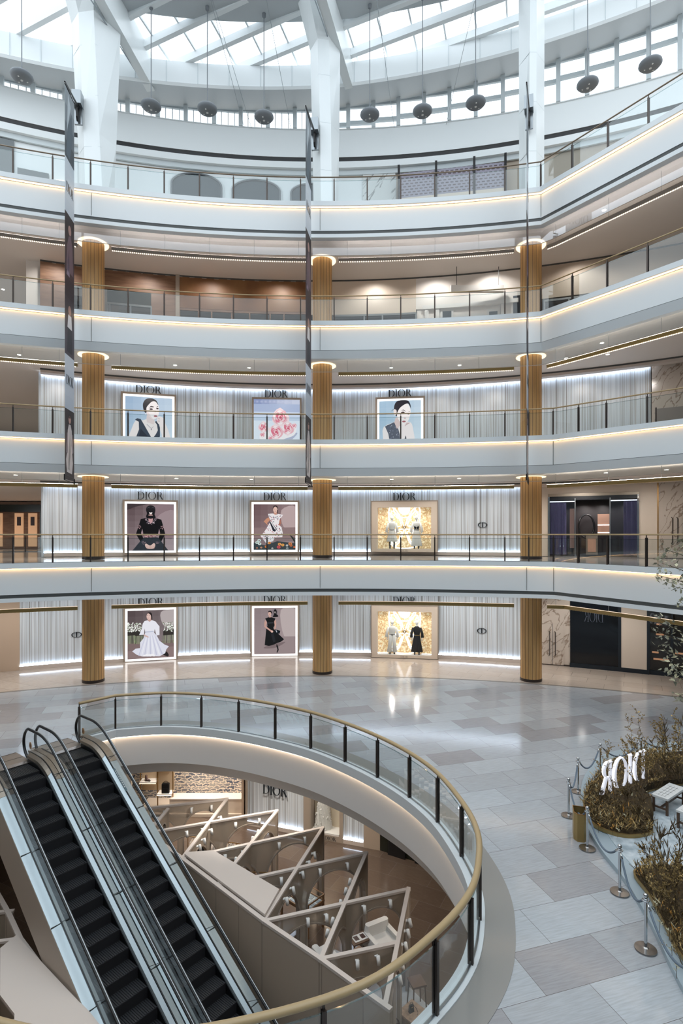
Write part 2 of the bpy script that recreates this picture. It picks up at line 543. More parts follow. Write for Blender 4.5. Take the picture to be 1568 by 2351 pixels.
LV = {
    2: dict(f=5.76, b=4.20, c=4.38, e=Edge((-13.5, 22.4), (-.85, 25.2), (8.93, 23.85), (11.46, 19.0))),
    3: dict(f=11.13, b=9.54, c=9.65, e=Edge((-13.93, 23.1), (-.85, 25.2), (8.97, 24.0), (12.45, 20.65))),
    4: dict(f=16.40, b=14.80, c=15.36, e=Edge((-13.93, 23.1), (-.85, 25.2), (8.5, 24.15), (11.8, 19.6))),
    5: dict(f=21.70, b=20.16, c=20.62, e=Edge((-13.93, 23.1), (-.85, 25.2), (8.5, 24.15), (11.76, 19.5))),
}
CW = (-1.38, -1.17, 33.6)
C4 = circle3((-15.0, 28.2), (-1.03, 30.5), (9.1, 29.1))
KB = 1.12
CB = (-1.21 * KB, -9.38 * KB, 38.33 * KB)
def zk(z): return H + KB * (z - H)
PPX = [-230, -146, -62, 30, 121, 208, 294, 377, 458, 536, 613, 690, 767, 843, 920, 998, 1078, 1159]
def kinked(e, off, px0, px1, step=26):
    """edge path with the corner kept sharp"""
    A = [px0 + (e.kpx - px0) * k / 52 for k in range(52)]
    B = [e.kpx + (px1 - e.kpx) * k / 20 for k in range(21)]
    return [e.at(x, off) for x in A] + [e.at(e.kpx, off)] + [e.at(x, off) for x in B[1:]]
nm = {2: 'first', 3: 'second', 4: 'third', 5: 'top'}
for L, d in LV.items():
    e = d['e']; f = d['f']; b = d['b']
    P = kinked(e, 0, -260, 1950)
    # curb band over a recessed fascia: trim
    m = MB(); m.sweep(P, [(.10, f), (.10, f - .20), (-.06, f - .24), (-.25, f - .24), (-.25, f)])
    curb = m.build('trim_%d' % (L * 2 - 3), 'white_paint', kind='structure', auto=30)
    m = MB(); m.sweep(P, [(.03, f - .205), (.03, f - .235), (-.03, f - .238), (-.03, f - .21)])
    m.build('light_strip', 'led_cove', curb)
    m = MB()
    if L in (2, 5):
        m.sweep(P, [(-.06, f - .25), (-.06, b + .30), (-.11, b + .30), (-.11, f - .25)])
        m.sweep(P, [(-.05, b + .16), (-.05, b), (-.35, b), (-.35, b + .16)])
        g = MB(); g.sweep(P, [(-.08, b + .31), (-.08, b + .15), (-.16, b + .15), (-.16, b + .31)])
    else:
        m.sweep(P, [(-.06, f - .25), (-.06, b + .34), (-.11, b + .34), (-.11, f - .25)])
        m.sweep(P, [(-.06, b + .325), (-.2, b), (-.45, b), (-.3, b + .325)])
        g = MB(); g.sweep(P, [(-.075, b + .36), (-.075, b + .31), (-.16, b + .31), (-.16, b + .36)])
    fa = m.build('trim_%d' % (L * 2 - 2), 'white_paint', kind='structure', auto=30)
    g.build('air_slot', 'dark_slot', fa)
    # vertical joints of the fascia panels
    g = MB()
    for px in (210, 735, 1209, e.kpx):
        x, y = e.at(px, .055); g.box((x - .006, y - .012, b + .34), (x + .006, y + .01, f - .25))
    g.build('panel_joint', 'dark_slot', fa)
    # floor slab and ceiling
    back = [(26, P[-1][1]), (26, 52), (-40, 52), (-40, P[0][1])]
    Q = kinked(e, .2, -260, 1950)
    m = MB(); tess(Q + back, [], f - .02, m); tess(Q + back, [], f - .3, m, False)
    m.build('floor', 'floor_warm', kind='structure')
    Q = kinked(e, .35, -260, 1950)
    m = MB(); tess(Q + back, [], d['c'], m, False); tess(Q + back, [], d['c'] + .12, m)
    m.build('ceiling', 'ceiling_paint', kind='structure')
    # smoke curtain of glass under the slab edge
    if L > 2:
        Pq = kinked(e, .5, -200, 1800)
        dz = {3: .3, 4: .50, 5: .58}[L]
        m = MB(); m.sweep(Pq, [(0, b + .1), (0, b - dz), (-.012, b - dz), (-.012, b + .1)])
        sc = empty('glass_baffle', (0, 0, 0), label='strip of clear glass hanging below the slab edge of the %s balcony' % {3: 'second', 4: 'third', 5: 'fourth and topmost'}[L], cat='glass baffle', group=None)
        m.build('glass_sheet', 'shop_glass' if L == 5 else 'glass', sc)
        g = MB(); g.sweep(Pq, [(.006, b - dz), (.006, b - dz - .02), (-.018, b - dz - .02), (-.018, b - dz)])
        g.build('bottom_channel', 'frame_beige', sc)
# balcony railings
def blade_post(P, N, z, h, parent, first=None, w=.05, t=.018):
    m = MB()
    a = math.atan2(N[1], N[0])
    m.T = Matrix.Translation((P[0], P[1], z)) @ Matrix.Rotation(a, 4, 'Z')
    m.box((-.045, -w * .55, -.02), (-.012, w * .55, h * .9)); m.box((.012, -w * .55, -.02), (.045, w * .55, h * .9))
    m.box((-.014, -.012, .05), (.014, .012, h - .02))
    return m.build('post', 'bronze', parent)
def rail_thing(pts, posts, z, h, label, rail_mat='bronze_rail', rr=.028, flat=False, group=None, close_glass=True, gm='glass', cat='railing', name='balcony_railing'):
    """pts: list of 2D points, posts: indices of pts that carry posts"""
    r = empty(name, (pts[posts[0]][0], pts[posts[0]][1], z), label=label, cat=cat, group=group)
    o3 = Vector((pts[posts[0]][0], pts[posts[0]][1], z))
    Pq = [(x - o3.x, y - o3.y) for x, y in pts]
    N = offs(Pq)
    m = MB()
    if flat:
        R = []
        for (x, y), (nx, ny) in zip(Pq, N):
            R.append([(x + nx * rr * 1.15 * math.cos(t), y + ny * rr * 1.15 * math.cos(t), h + rr * math.sin(t)) for t in [2 * PI * k / 12 for k in range(12)]])
        m.rings(R)
    else:
        m.tube([(x, y, h) for x, y in Pq], rr, 8)
    m.build('handrail', rail_mat, r, smooth=True)
    for i in posts: blade_post(Pq[i], N[i], 0, h, r)
    for a, b2 in zip(posts[:-1], posts[1:]):
        seg = Pq[a:b2 + 1]
        if len(seg) < 2: continue
        m = MB(); m.sweep(seg, [(.006, -.02), (.006, h - .17), (-.006, h - .17), (-.006, -.02)])
        m.build('glass_panel', gm, r)
    m = MB(); m.sweep(Pq[posts[0]:posts[-1] + 1], [(.008, h - .172), (.008, h - .158), (-.008, h - .158), (-.008, h - .172)])
    m.build('glass_edge', 'glass_edge', r)
    m = MB(); m.sweep(Pq[posts[0]:posts[-1] + 1], [(.02, -.02), (.02, .02), (-.02, .02), (-.02, -.02)])
    m.build('base_channel', 'steel', r)
    return r
RP = {2: [1214, None, 1328, 1395, 1484, 1600], 3: [1214, None, 1328, 1392, 1486, 1600], 4: [None, 1314, 1394, 1487, 1600], 5: [None, 1314, 1396, 1489, 1600]}
for L, d in LV.items():
    e = d['e']
    xs = PPX + [e.kpx if v is None else v for v in RP[L]]
    pts = []; posts = []
    for i, x in enumerate(xs):
        posts.append(len(pts)); pts.append(e.at(x, .06))
        if i < len(xs) - 1:
            for k in (1, 2, 3): pts.append(e.at(x + (xs[i + 1] - x) * k / 4, .06))
    rail_thing(pts, posts, d['f'], 1.15,
               {2: 'glass balustrade with bronze posts along the lowest curved balcony', 3: 'glass balustrade with bronze posts along the second balcony, in front of the portrait posters',
                4: 'glass balustrade with slim posts along the third balcony, before the timber and glazed shopfronts', 5: 'glass balustrade with slim posts along the topmost balcony under the clerestory'}[L],
               rail_mat='oak_rail' if L < 5 else 'bronze_rail')
# ------------------------------------------------------------------ ground floor with the oval well
RING = [(-8.87, 19.15), (-8.02, 20.08), (-6.5, 20.41), (-5.01, 20.25), (-3.59, 19.76), (-2.23, 19.05), (-.99, 18.21), (.11, 17.15), (1.02, 16.04), (1.78, 14.82), (2.3, 13.55), (2.57, 12.11), (2.62, 11.03), (2.46, 10.12), (2.07, 9.07), (1.35, 8.12), (.27, 7.18), (-1.29, 6.6), (-2.7, 6.42), (-4.0, 6.62), (-5.6, 7.2), (-7.2, 8.1), (-8.7, 9.4), (-9.9, 11.0), (-10.7, 12.8), (-11.0, 14.4)]
UD = Vector((.779, -.627)); VD = Vector((.627, .779))
def UV(u, v): return (UD.x * u + VD.x * v, UD.y * u + VD.y * v)
ARC = [RING[0]] + catmull(RING[1:], 6)
hole = ARC + [UV(-18.15, 5.72), UV(-18.15, 9.38)]
m = MB()
outer = [(-40, -3), (26, -3), (26, 52), (-40, 52)]
tess(outer, [hole], 0, m)
FL = m.build('floor', 'floor_cool', kind='structure')
# warm stone zone in front of the shops and a dark border line between both
CZ = (-1.02, -7.0, 34.6)
A = arc_pts(CZ, -250, 1850); Bq = arc_pts((CZ[0], CZ[1], CZ[2] + .16), -250, 1850)
m = MB(); m.sweep(A, [(0, .002), (0, .006), (-.16, .006), (-.16, .002)]); m.build('trim_9', mat('border_stone', '85807b', .15), kind='structure')
A2 = arc_pts((CZ[0], CZ[1], CZ[2] + .16), -250, 1850)
m = MB(); tess(A2 + [(26, A2[-1][1]), (26, 50), (-39, 50), (-39, A2[0][1])], [], .004, m); m.build('floor', 'floor_warm', kind='structure')
# polished dark ring of stone around the well
m = MB(); m.sweep(ARC, [(-.06, .003), (-.06, .009), (-.62, .009), (-.62, .003)]); m.build('trim_10', mat('ring_stone', '9a9894', .12), kind='structure')
# well fascia
def ring(off):
    N = offs(ARC); return [(x + nx * off, y + ny * off) for (x, y), (nx, ny) in zip(ARC, N)]
m = MB(); m.sweep(ARC, [(.16, .03), (.16, -.24), (.02, -.28), (-.1, -.28), (-.1, .03)])
rc = m.build('trim_11', 'white_paint', kind='structure', auto=30)
m = MB(); m.sweep(ARC, [(.10, -.255), (.10, -.275), (.05, -.28), (.05, -.26)]); m.build('light_strip', 'led_soft', rc)
m = MB(); m.sweep(ARC, [(.01, -.28), (.01, -1.32), (-.03, -1.36), (-.22, -1.72), (-.4, -1.72), (-.4, -.28)])
m.build('trim_12', 'plaster', kind='structure', auto=30)
m = MB(); tess(outer, [[(x, y) for x, y in ring(-.35)] + [UV(-18.6, 5.72), UV(-18.6, 9.38)]], -1.7, m, False); m.build('ceiling', mat('lower_ceiling', 'b5aca4', .6), kind='structure')
# railing around the well
posts = [0] + [1 + 6 * k for k in range(0, 11)] + [1 + 6 * 12, 1 + 6 * 13, 1 + 6 * 14, 1 + 6 * 15 + 2]
posts += [1 + 6 * 17 + 3, 1 + 6 * 19, 1 + 6 * 21, 1 + 6 * 23]
posts = sorted(set(posts))
rail_thing(ARC, posts, 0.03, 1.17, 'oval glass balustrade with broad oak handrail around the escalator well', rail_mat='oak_rail', rr=.05, flat=True, name='oval_railing')
# basement
ZB = -6.0
m = MB(); m.box((-30, -3, ZB - .2), (20, 30, ZB)); m.build('floor', 'floor_dark', kind='structure')
m = MB()
m.box((-30, 30, ZB), (20, 30.2, -1.7)); m.box((-30, -3.2, ZB), (20, -3, -1.7)); m.box((-30.2, -3, ZB), (-30, 30, -1.7)); m.box((20, -3, ZB), (20.2, 30, -1.7))
m.build('wall_basement', 'taupe', kind='structure')
# outer shell of the atrium, off frame: rear and side walls that close the hall
m = MB(); m.box((-24, -9.3, 0), (24, -9, 27)); m.build('wall_rear', mat('low_bounce_grey', '7d8184', .5), kind='structure')  # grey darkened so the unseen walls bounce less light
m = MB(); m.box((-24.3, -9, 0), (-24, 20.5, 27)); m.build('wall_left', 'low_bounce_grey', kind='structure')
m = MB(); m.box((24, -9, 0), (24.3, 52, 27)); m.build('wall_right', 'low_bounce_grey', kind='structure')
m = MB(); m.box((-40, 51, 0), (24, 51.3, 27)); m.box((-40.3, 20, 0), (-40, 51, 27)); m.build('wall_far', 'beige_panel', kind='structure')
m = MB(); m.box((-24, -9, -.3), (24, -3, 0)); m.build('floor', 'floor_cool', kind='structure')
# ------------------------------------------------------------------ curved shop walls
def panel(m, C, px0, px1, z0, z1, off=0.0, th=.12, step=30):
    """curved slab standing off metres in front of circle C, th thick"""
    P = arc_pts((C[0], C[1], C[2] - off), px0, px1, step)
    m.sweep(P, [(0, z0), (0, z1), (-th, z1), (-th, z0)])
def wall_seg(name, C, px0, px1, z0, z1, matn, off=0, th=.12, kind='structure', parent=None):
    m = MB(); panel(m, C, px0, px1, z0, z1, off, th)
    return m.build(name, matn, parent, kind=kind, auto=40)
def strand(px0, px1, z0, z1, base=.18, top=0.0):
    w = wall_seg('wall_back', CW, px0, px1, z0 + base, z1 - top, 'strand_wall')
    wall_seg('baseboard_back', CW, px0, px1, z0, z0 + base, 'cap', off=.10, th=.2)
    m = MB(); P = arc_pts((CW[0], CW[1], CW[2] - .05), px0, px1); m.sweep(P, [(.035, z0 + base), (.035, z0 + base + .02), (0, z0 + base + .02), (0, z0 + base)])
    m.build('light_strip', 'led_cool', w)
    if top >= 0:
        m = MB(); m.sweep(P, [(.09, z1 - top - .03), (.09, z1 - top - .005), (.03, z1 - top - .005), (.03, z1 - top - .03)])
        m.build('light_strip', 'led_cool', w)
    return w
strand(45, 1196, 0, 4.36, .2)
strand(101, 1196, 5.76, 9.62, .2)
strand(95, 1494, 11.13, 15.30, .2)
# wall returns beside the strand walls
for (px, z0, z1) in ((45, 0, 4.36), (101, 5.76, 9.62), (95, 11.13, 15.3)):
    x, y = ray_circle(px, CW)
    m = MB(); m.box((x - .12, y - .05, z0), (x, y + 3.5, z1)); m.build('wall_side', 'strand_wall', kind='structure')
# linear air slots in the ceilings in front of the walls
def slot(C, px0, px1, z, off=.9):
    m = MB(); P = arc_pts((C[0], C[1], C[2] - off), px0, px1); m.sweep(P, [(0, z - .10), (0, z + .01), (-.03, z + .01), (-.03, z - .10)])
    m.sweep(P, [(-.05, z - .2), (-.05, z), (-.5, z), (-.5, z - .2)])
    m.mi = 1; m.sweep(P, [(.002, z - .085), (.002, z - .005), (-.01, z - .005), (-.01, z - .085)])
    m.build('trim_13', ['cap', 'dark_slot'], kind='structure')
slot(CW, 92, 1560, 9.65, .75); slot(CW, 92, 1640, 15.36, .7)
# ------------------------------------------------------------------ timber clad columns
CP = [(-11.7, 26.7), (-.96, 28.35), (9.0, 26.9)]
def column():
    c = empty('timber_column')
    n = 18; r = .485
    pts = []; 
    m = MB()
    R = []
    for k in range(n):
        a0 = 2 * PI * k / n; g = .014
        for a, rr in ((a0 + g, r), (a0 + PI / n, r), (a0 + 2 * PI / n - g, r), (a0 + 2 * PI / n - g * .5, r - .015), (a0 + 2 * PI / n + g * .5, r - .015)):
            pts.append((rr * math.cos(a), rr * math.sin(a)))
    return c, pts
place = {0: 'left', 1: 'middle', 2: 'right'}
lvn = {0: 'ground floor', 1: 'lowest balcony, in front of the striped wall', 2: 'second balcony, beside the portrait posters', 3: 'third balcony'}
CZs = [(0, 4.36), (5.76, 9.64), (11.13, 15.35), (16.4, 20.61)]
for li, (z0, z1) in enumerate(CZs):
    for ci, (x, y) in enumerate(CP):
        c, pts = column()
        c.location = (x, y, z0)
        tag(c, 'round slatted timber column on the %s, the %s one of the three in its row' % (lvn[li], place[ci]), 'column')
        h = z1 - z0
        m = MB(); m.prism(pts, .0, h)
        m.build('shaft', 'timber', c)
        m = MB()
        for k in range(18):
            a = 2 * PI * k / 18; m.T = Matrix.Rotation(a, 4, 'Z'); m.box((.468, -.008, .13), (.4875, .008, h))
        m.build('plank_joints', 'dark_oak', c)
        m = MB(); m.lathe([(.50, 0), (.50, .13), (.488, .135)], 36); m.build('base_ring', 'bronze', c, smooth=False)
        if li in (1, 2, 3) :
            m = MB()
            n = 36
            for k in range(n):
                a, b2 = 2 * PI * k / n, 2 * PI * (k + 1) / n
                m.poly([(.5 * math.cos(a), .5 * math.sin(a), h - .012), (.5 * math.cos(b2), .5 * math.sin(b2), h - .012), (.68 * math.cos(b2), .68 * math.sin(b2), h - .012), (.68 * math.cos(a), .68 * math.sin(a), h - .012)])
            m.build('ceiling_light_ring', 'ring_glow', c)
# ------------------------------------------------------------------ suspended linear lamps
BZ = {2: 3.72, 3: 9.08, 4: 14.44, 5: 19.76}
seg = [(-140, 178, 'left of the columns'), (256, 706, 'between the left and middle columns'), (777, 1180, 'between the middle and right columns'), (1256, 1760, 'right of the columns')]
for L, d in LV.items():
    e = d['e']; z = BZ[L]
    for i, (a, b2, wh) in enumerate(seg):
        n = max(6, int((b2 - a) / 20))
        P = [e.at(a + (b2 - a) * k / n, 1.3) for k in range(n + 1)]
        P = [p for k, p in enumerate(P)]
        t = empty('linear_lamp', (P[0][0], P[0][1], z), label='thin gold linear lamp over the %s, %s' % ({2: 'ground floor', 3: 'lowest balcony', 4: 'second balcony', 5: 'third balcony'}[L], wh), cat='ceiling lamp')
        Q = [(x - P[0][0], y - P[0][1]) for x, y in P]
        m = MB(); m.sweep(Q, [(.05, -.08), (.05, .07), (-.05, .07), (-.05, -.08)]); m.build('housing', 'gold' if L < 5 else 'taupe', t)
        m = MB(); m.sweep(Q, [(.035, .071), (.035, .078), (-.035, .078), (-.035, .071)]); m.build('uplight_strip', 'uplight' if L > 2 else 'uplight_low', t)
        m = MB()
        if L > 3 or True:
            # small lit cells along the underside
            tot = 0; 
            segs = [math.hypot(Q[k + 1][0] - Q[k][0], Q[k + 1][1] - Q[k][1]) for k in range(len(Q) - 1)]
            Lt = sum(segs); s = .05
            while s < Lt - .05:
                k = 0; r2 = s
                while r2 > segs[k] and k < len(segs) - 1: r2 -= segs[k]; k += 1
                f2 = r2 / segs[k]
                x = Q[k][0] + (Q[k + 1][0] - Q[k][0]) * f2; y = Q[k][1] + (Q[k + 1][1] - Q[k][1]) * f2
                m.box((x - .018, y - .035, -.105 if L > 3 else -.088), (x + .018, y + .035, -.081))
                s += .085 if L > 3 else .125
            m.build('led_cells', {5: 'led_dots', 4: 'led_dots', 3: 'led_dim', 2: 'led_dim'}[L], t, kind='stuff')
        for k in range(1, len(Q) - 1, max(2, len(Q) // 4)):
            m = MB(); m.tube([(Q[k][0], Q[k][1], .07), (Q[k][0], Q[k][1], d['c'] - z)], .008, 5); m.build('hanger', 'steel', t)
# recessed downlights
DL = {5: [(68, 613), (7, 664), (1387, 482), (1544, 433)], 4: [(44, 814), (402, 838), (572, 844), (898, 844), (1055, 838), (1395, 813), (1382, 787), (1300, 822)], 3: [(36, 1090), (405, 1098), (577, 1100), (899, 1100), (1054, 1098), (1391, 1085), (1530, 1078)]}
ORD = ['leftmost', 'second', 'third', 'fourth', 'fifth', 'sixth', 'seventh', 'eighth']
dn = {5: 'third balcony', 4: 'second balcony', 3: 'lowest balcony'}
for L, ps in DL.items():
    z = LV[L]['c']
    for k, (px, py) in enumerate(ps):
        Y = (z - H) * F / (1228 - py); X = (px - 784) * Y / F
        if Y > 40 or Y < 5: continue
        t = empty('downlight', (X, Y, z), label='small round recessed downlight over the %s, %s from the left' % (dn[L], ORD[k]), cat='downlight', group='downlights over the ' + dn[L])
        m = MB(); m.lathe([(.11, -.012), (.11, 0)], 20); m.build('trim_ring', 'white_paint', t)
        m = MB(); m.lathe([(.08, -.018), (.08, -.012)], 20); m.build('lens', 'downlight', t)
def spot(x, y, z, w, col=(1, .94, .88), ang=150, r=.16, aim=(0, 0, -1)):
    l = bpy.data.lights.new('added_spot', 'SPOT'); l.energy = w; l.color = col; l.spot_size = math.radians(ang); l.spot_blend = .6; l.shadow_soft_size = r
    o = bpy.data.objects.new('added_spot', l); COL.objects.link(o); o.location = (x, y, z)
    o.rotation_euler = Vector(aim).to_track_quat('-Z', 'Y').to_euler()
    return o
# fill spots added apart from the downlights: one row per storey, half way between railing and shops
for L, d in LV.items():
    e = d['e']
    for px in (-60, 120, 330, 480, 640, 860, 1000, 1130, 1330, 1480):
        x, y = e.at(px, 3.9); spot(x, y, d['c'] - .03, {2: 330, 3: 300, 4: 250, 5: 260}[L], ang=132, aim=(x * .014, .36, -1))

for z in (9.6, 15.3, 20.5, 4.3):
    for x, y in ((-21, 33), (-27, 42), (-19, 44)): spot(x, y, z, 420)  # spots added to brighten the dark left wing
wall_seg('wall_back', CW, -160, 45, 0, 3.75, 'beige_gloss', off=.05)
wall_seg('wall_back', CW, -160, 45, 3.75, 4.36, 'navy_band', off=.05)
# ------------------------------------------------------------------ clerestory and roof
def cbR(dr): return (CB[0], CB[1], CB[2] + dr * KB)
def zt(x): return zk(28.88 + (.05 * x / KB if x < 0 else .085 * x / KB))
def vsweep(m, lines, closed=False, thick=0):
    """lines: list of 3D polylines with equal counts, skinned in turn"""
    ids = [[m.pt(p) for p in l] for l in lines]
    for a in range(len(ids) - (0 if closed else 1)):
        A = ids[a]; B = ids[(a + 1) % len(ids)]
        for k in range(len(A) - 1): m.face([A[k], A[k + 1], B[k + 1], B[k]])
m = MB(); P = arc_pts(cbR(0), -260, 1850)
m.sweep(P, [(0, zk(26.2)), (0, zk(27.6)), (-.5, zk(27.6)), (-.5, zk(25.66)), (0, zk(25.66)), (0, zk(25.98)), (-.06, zk(25.98)), (-.06, zk(26.2))])
bu = m.build('wall_upper', 'white_paint_lit', kind='structure', auto=30)
m = MB(); m.sweep(P, [(-.03, zk(25.98)), (-.03, zk(26.2)), (-.08, zk(26.2)), (-.08, zk(25.98))]); m.build('air_slot', 'grille', bu)
m = MB(); m.sweep(P, [(.06, zk(27.58)), (.06, zk(27.62)), (-.1, zk(27.62)), (-.1, zk(27.58))]); m.build('sill', 'white_paint', bu)
# small soffit behind the bulkhead
m = MB(); m.sweep(arc_pts(cbR(.45), -260, 1850), [(.2, zk(25.66)), (.2, zk(25.72)), (-1.2, zk(25.72)), (-1.2, zk(25.66))]); m.build('ceiling', 'soffit_grey', kind='structure')
MU = [-140, -66, 6, 78, 151, 222, 295, 364, 428, 493, 554, 616, 678, 739, 800, 858, 915, 974, 1032, 1092, 1154, 1217, 1281, 1347, 1415, 1488, 1560, 1640, 1725]
for i in range(len(MU) - 1):
    a, b2 = MU[i], MU[i + 1]
    A = ray_circle(a, cbR(.25)); B = ray_circle(b2, cbR(.25))
    za, zb = zt(A[0]), zt(B[0])
    m = MB(); m.poly([(A[0], A[1], zk(27.62)), (B[0], B[1], zk(27.62)), (B[0], B[1], zb), (A[0], A[1], za)])
    w = m.build('window_%d' % (i + 1), 'roof_glass', kind='structure')
    m = MB()
    dx, dy = B[0] - A[0], B[1] - A[1]; l = math.hypot(dx, dy); ux, uy = dx / l, dy / l
    # mullion column in front, reaching the soffit
    m.T = Matrix.Translation((A[0], A[1], 0)) @ Matrix.Rotation(math.atan2(dy, dx), 4, 'Z')
    m.box((-.11, -.42, zk(27.62)), (.11, -.16, za + .02))
    m.build('mullion', 'win_frame', w)
    m = MB(); m.T = Matrix.Translation((A[0], A[1], 0)) @ Matrix.Rotation(math.atan2(dy, dx), 4, 'Z')
    for z0, z1 in ((27.62, zk(27.68)), (za - .09, za + .05)):
        m.box((0, -.08, z0), (l, .04, z1))
    n_sub = 4 if b2 < 740 else 0
    for k in range(1, n_sub): m.box((l * k / n_sub - .02, -.03, zk(27.6)), (l * k / n_sub + .02, .03, za))
    m.build('window_frame', 'win_frame', w)
    if a > 720:
        m = MB(); m.T = Matrix.Translation((A[0], A[1], 0)) @ Matrix.Rotation(math.atan2(dy, dx), 4, 'Z')
        zz = za - 1.05
        if zz < zk(27.7): zz = zk(27.72)
        m.box((0, -.12, zz), (l, .04, zz + .20)); m.build('transom', 'win_frame', w)
def ringline(dr, zf, px0=-260, px1=1850, st=26):
    return [(x, y, zf(x)) for x, y in arc_pts(cbR(dr), px0, px1, st)]
def ringrise(dr, zf, px0=-260, px1=1850, add=0):
    return [(x, y, zf(x) + rise(x, y) + add) for x, y in arc_pts(cbR(dr), px0, px1)]
zf = lambda x: zt(x) - .5
m = MB(); vsweep(m, [ringline(.35, zt), ringline(-1.7, zf), ringline(-1.75, lambda x: zf(x) + .14), ])
m.build('ceiling', 'soffit_grey', kind='structure')
m = MB(); vsweep(m, [ringline(-1.7, zf), ringline(-1.76, lambda x: zf(x) + .13), ringline(-1.72, lambda x: zf(x) + .16), ringline(-1.72, lambda x: zf(x) + 1.28), ringline(-1.2, lambda x: zf(x) + 1.34)])
ft = m.build('trim_14', 'white_paint_lit', kind='structure')
g = MB()
for px in range(-50, 1700, 72):
    x, y = ray_circle(px, cbR(-1.74)); g.box((x - .008, y - .01, zf(x) + .16), (x + .008, y + .02, zf(x) + 1.28))
g.build('panel_joint', 'win_frame', ft)
zg = lambda x: zf(x) + 1.62
zbm = lambda x: zf(x) + 1.2
SL = .16
def rise(x, y): return SL * max(0, CB[2] - 1.3 - math.hypot(x - CB[0], y - CB[1]))
# outer roof behind the windows line, opaque
m = MB(); vsweep(m, [ringline(-1.2, lambda x: zf(x) + 1.36), ringline(.5, lambda x: zf(x) + 1.5)]); m.build('roof_deck', 'white_paint', kind='structure')
# glass skylight: slightly tilted sheet
m = MB()
R1 = ringrise(-1.2, zg); R2 = ringrise(-3.4, zg); R3 = ringrise(-9, zg); R4 = ringrise(-20, zg)
vsweep(m, [R1, R2, R3, R4]); 
sk = m.build('window_40', 'roof_glass', kind='structure')
# opaque plate hung under the inner part of the skylight
m = MB(); a0, a1 = 262, 1290
zp = lambda x: zf(x) + 1.75
m1 = ringline(-3.55, zp, a0, a1); m2 = ringline(-4.65, zp, a0, a1); m3 = ringline(-4.7, lambda x: zp(x) + .35, a0, a1); m4 = ringline(-3.55, lambda x: zp(x) + .3, a0, a1)
vsweep(m, [m1, m2, m3, m4], closed=True); m.build('ceiling', 'soffit_grey', kind='structure')
# beams of the skylight, all parallel
bd = Vector((.946, -.325)); bn = Vector((.325, .946))
def inside(x, y, dr): return math.hypot(x - CB[0], y - CB[1]) < CB[2] + dr
k = 0
for i in range(13):
    n0 = 17.6 * KB + 1.5 * i
    # clip to the ring
    ts = [t * .25 for t in range(-160, 160)]
    ok = [t for t in ts if inside(bd.x * t + bn.x * n0, bd.y * t + bn.y * n0, -1.35) and abs(bd.x * t + bn.x * n0) < 21]
    if len(ok) < 2: continue
    m = MB(); pa = bd * ok[0] + bn * n0; pb = bd * ok[-1] + bn * n0
    w2 = bn * .12
    R = []
    for p in (pa, pb):
        zz = zbm(p.x) + rise(p.x, p.y); zt2 = zg(p.x) - .03 + rise(p.x, p.y)
        R.append([(p.x - w2.x, p.y - w2.y, zz), (p.x + w2.x, p.y + w2.y, zz), (p.x + w2.x, p.y + w2.y, zt2), (p.x - w2.x, p.y - w2.y, zt2)])
    # follow the kink of the roof at x = 0
    if pa.x * pb.x < 0:
        t0 = -pa.x / (pb.x - pa.x); p = pa + (pb - pa) * t0; zz = zbm(p.x) + rise(p.x, p.y); zt2 = zg(p.x) - .03 + rise(p.x, p.y)
        R.insert(1, [(p.x - w2.x, p.y - w2.y, zz), (p.x + w2.x, p.y + w2.y, zz), (p.x + w2.x, p.y + w2.y, zt2), (p.x - w2.x, p.y - w2.y, zt2)])
    m.rings(R); m.build('roof_beam', 'white_paint_lit', sk)
for i in range(34):
    s = -20 + 1.55 * i
    ok = [t * .25 for t in range(60, 150) if inside(bd.x * s + bn.x * t * .25, bd.y * s + bn.y * t * .25, -1.35)]
    if len(ok) < 3: continue
    pa = bd * s + bn * max(ok[0], 19); pb = bd * s + bn * ok[-1]
    if abs(pa.x) > 22: continue
    m = MB(); m.rings([[(p.x - .04, p.y, zg(p.x) + rise(p.x, p.y) - .12), (p.x + .04, p.y, zg(p.x) + rise(p.x, p.y) - .12), (p.x + .04, p.y, zg(p.x) + rise(p.x, p.y) - .01), (p.x - .04, p.y, zg(p.x) + rise(p.x, p.y) - .01)] for p in (pa, pb)])
    m.build('purlin', 'white_paint', sk)
# girders
for (x, y, dx, dy, tt) in ((-9.05 * KB, 26.9 * KB, -.155, -.988, 'left'), (.36 * KB, 27.35 * KB, -.27, -.96, 'middle')):
    m = MB(); w3 = .22; nx, ny = -dy * w3, dx * w3
    R = []
    for t in (0, 9):
        px, py = x + dx * t, y + dy * t
        z0 = zf(px) - .02 + t * .1; z1 = zg(px) + rise(px, py) - .05
        R.append([(px - nx, py - ny, z0), (px + nx, py + ny, z0), (px + nx, py + ny, z1), (px - nx, py - ny, z1)])
    m.rings(R); gi = m.build('trim_15', 'white_gloss', kind='structure')
    m = MB()
    for o in (-.05, -.14):
        m.tube([(x - nx * 1.05 - .02, y - ny + dy * .15, zf(x) + .55 + o * 3), (x + dx * 6 - nx * 1.05 - .02, y + dy * 6 - ny, zf(x) + .65 + o * 3)], .03, 6)
    m.build('cable_track', 'steel', gi)
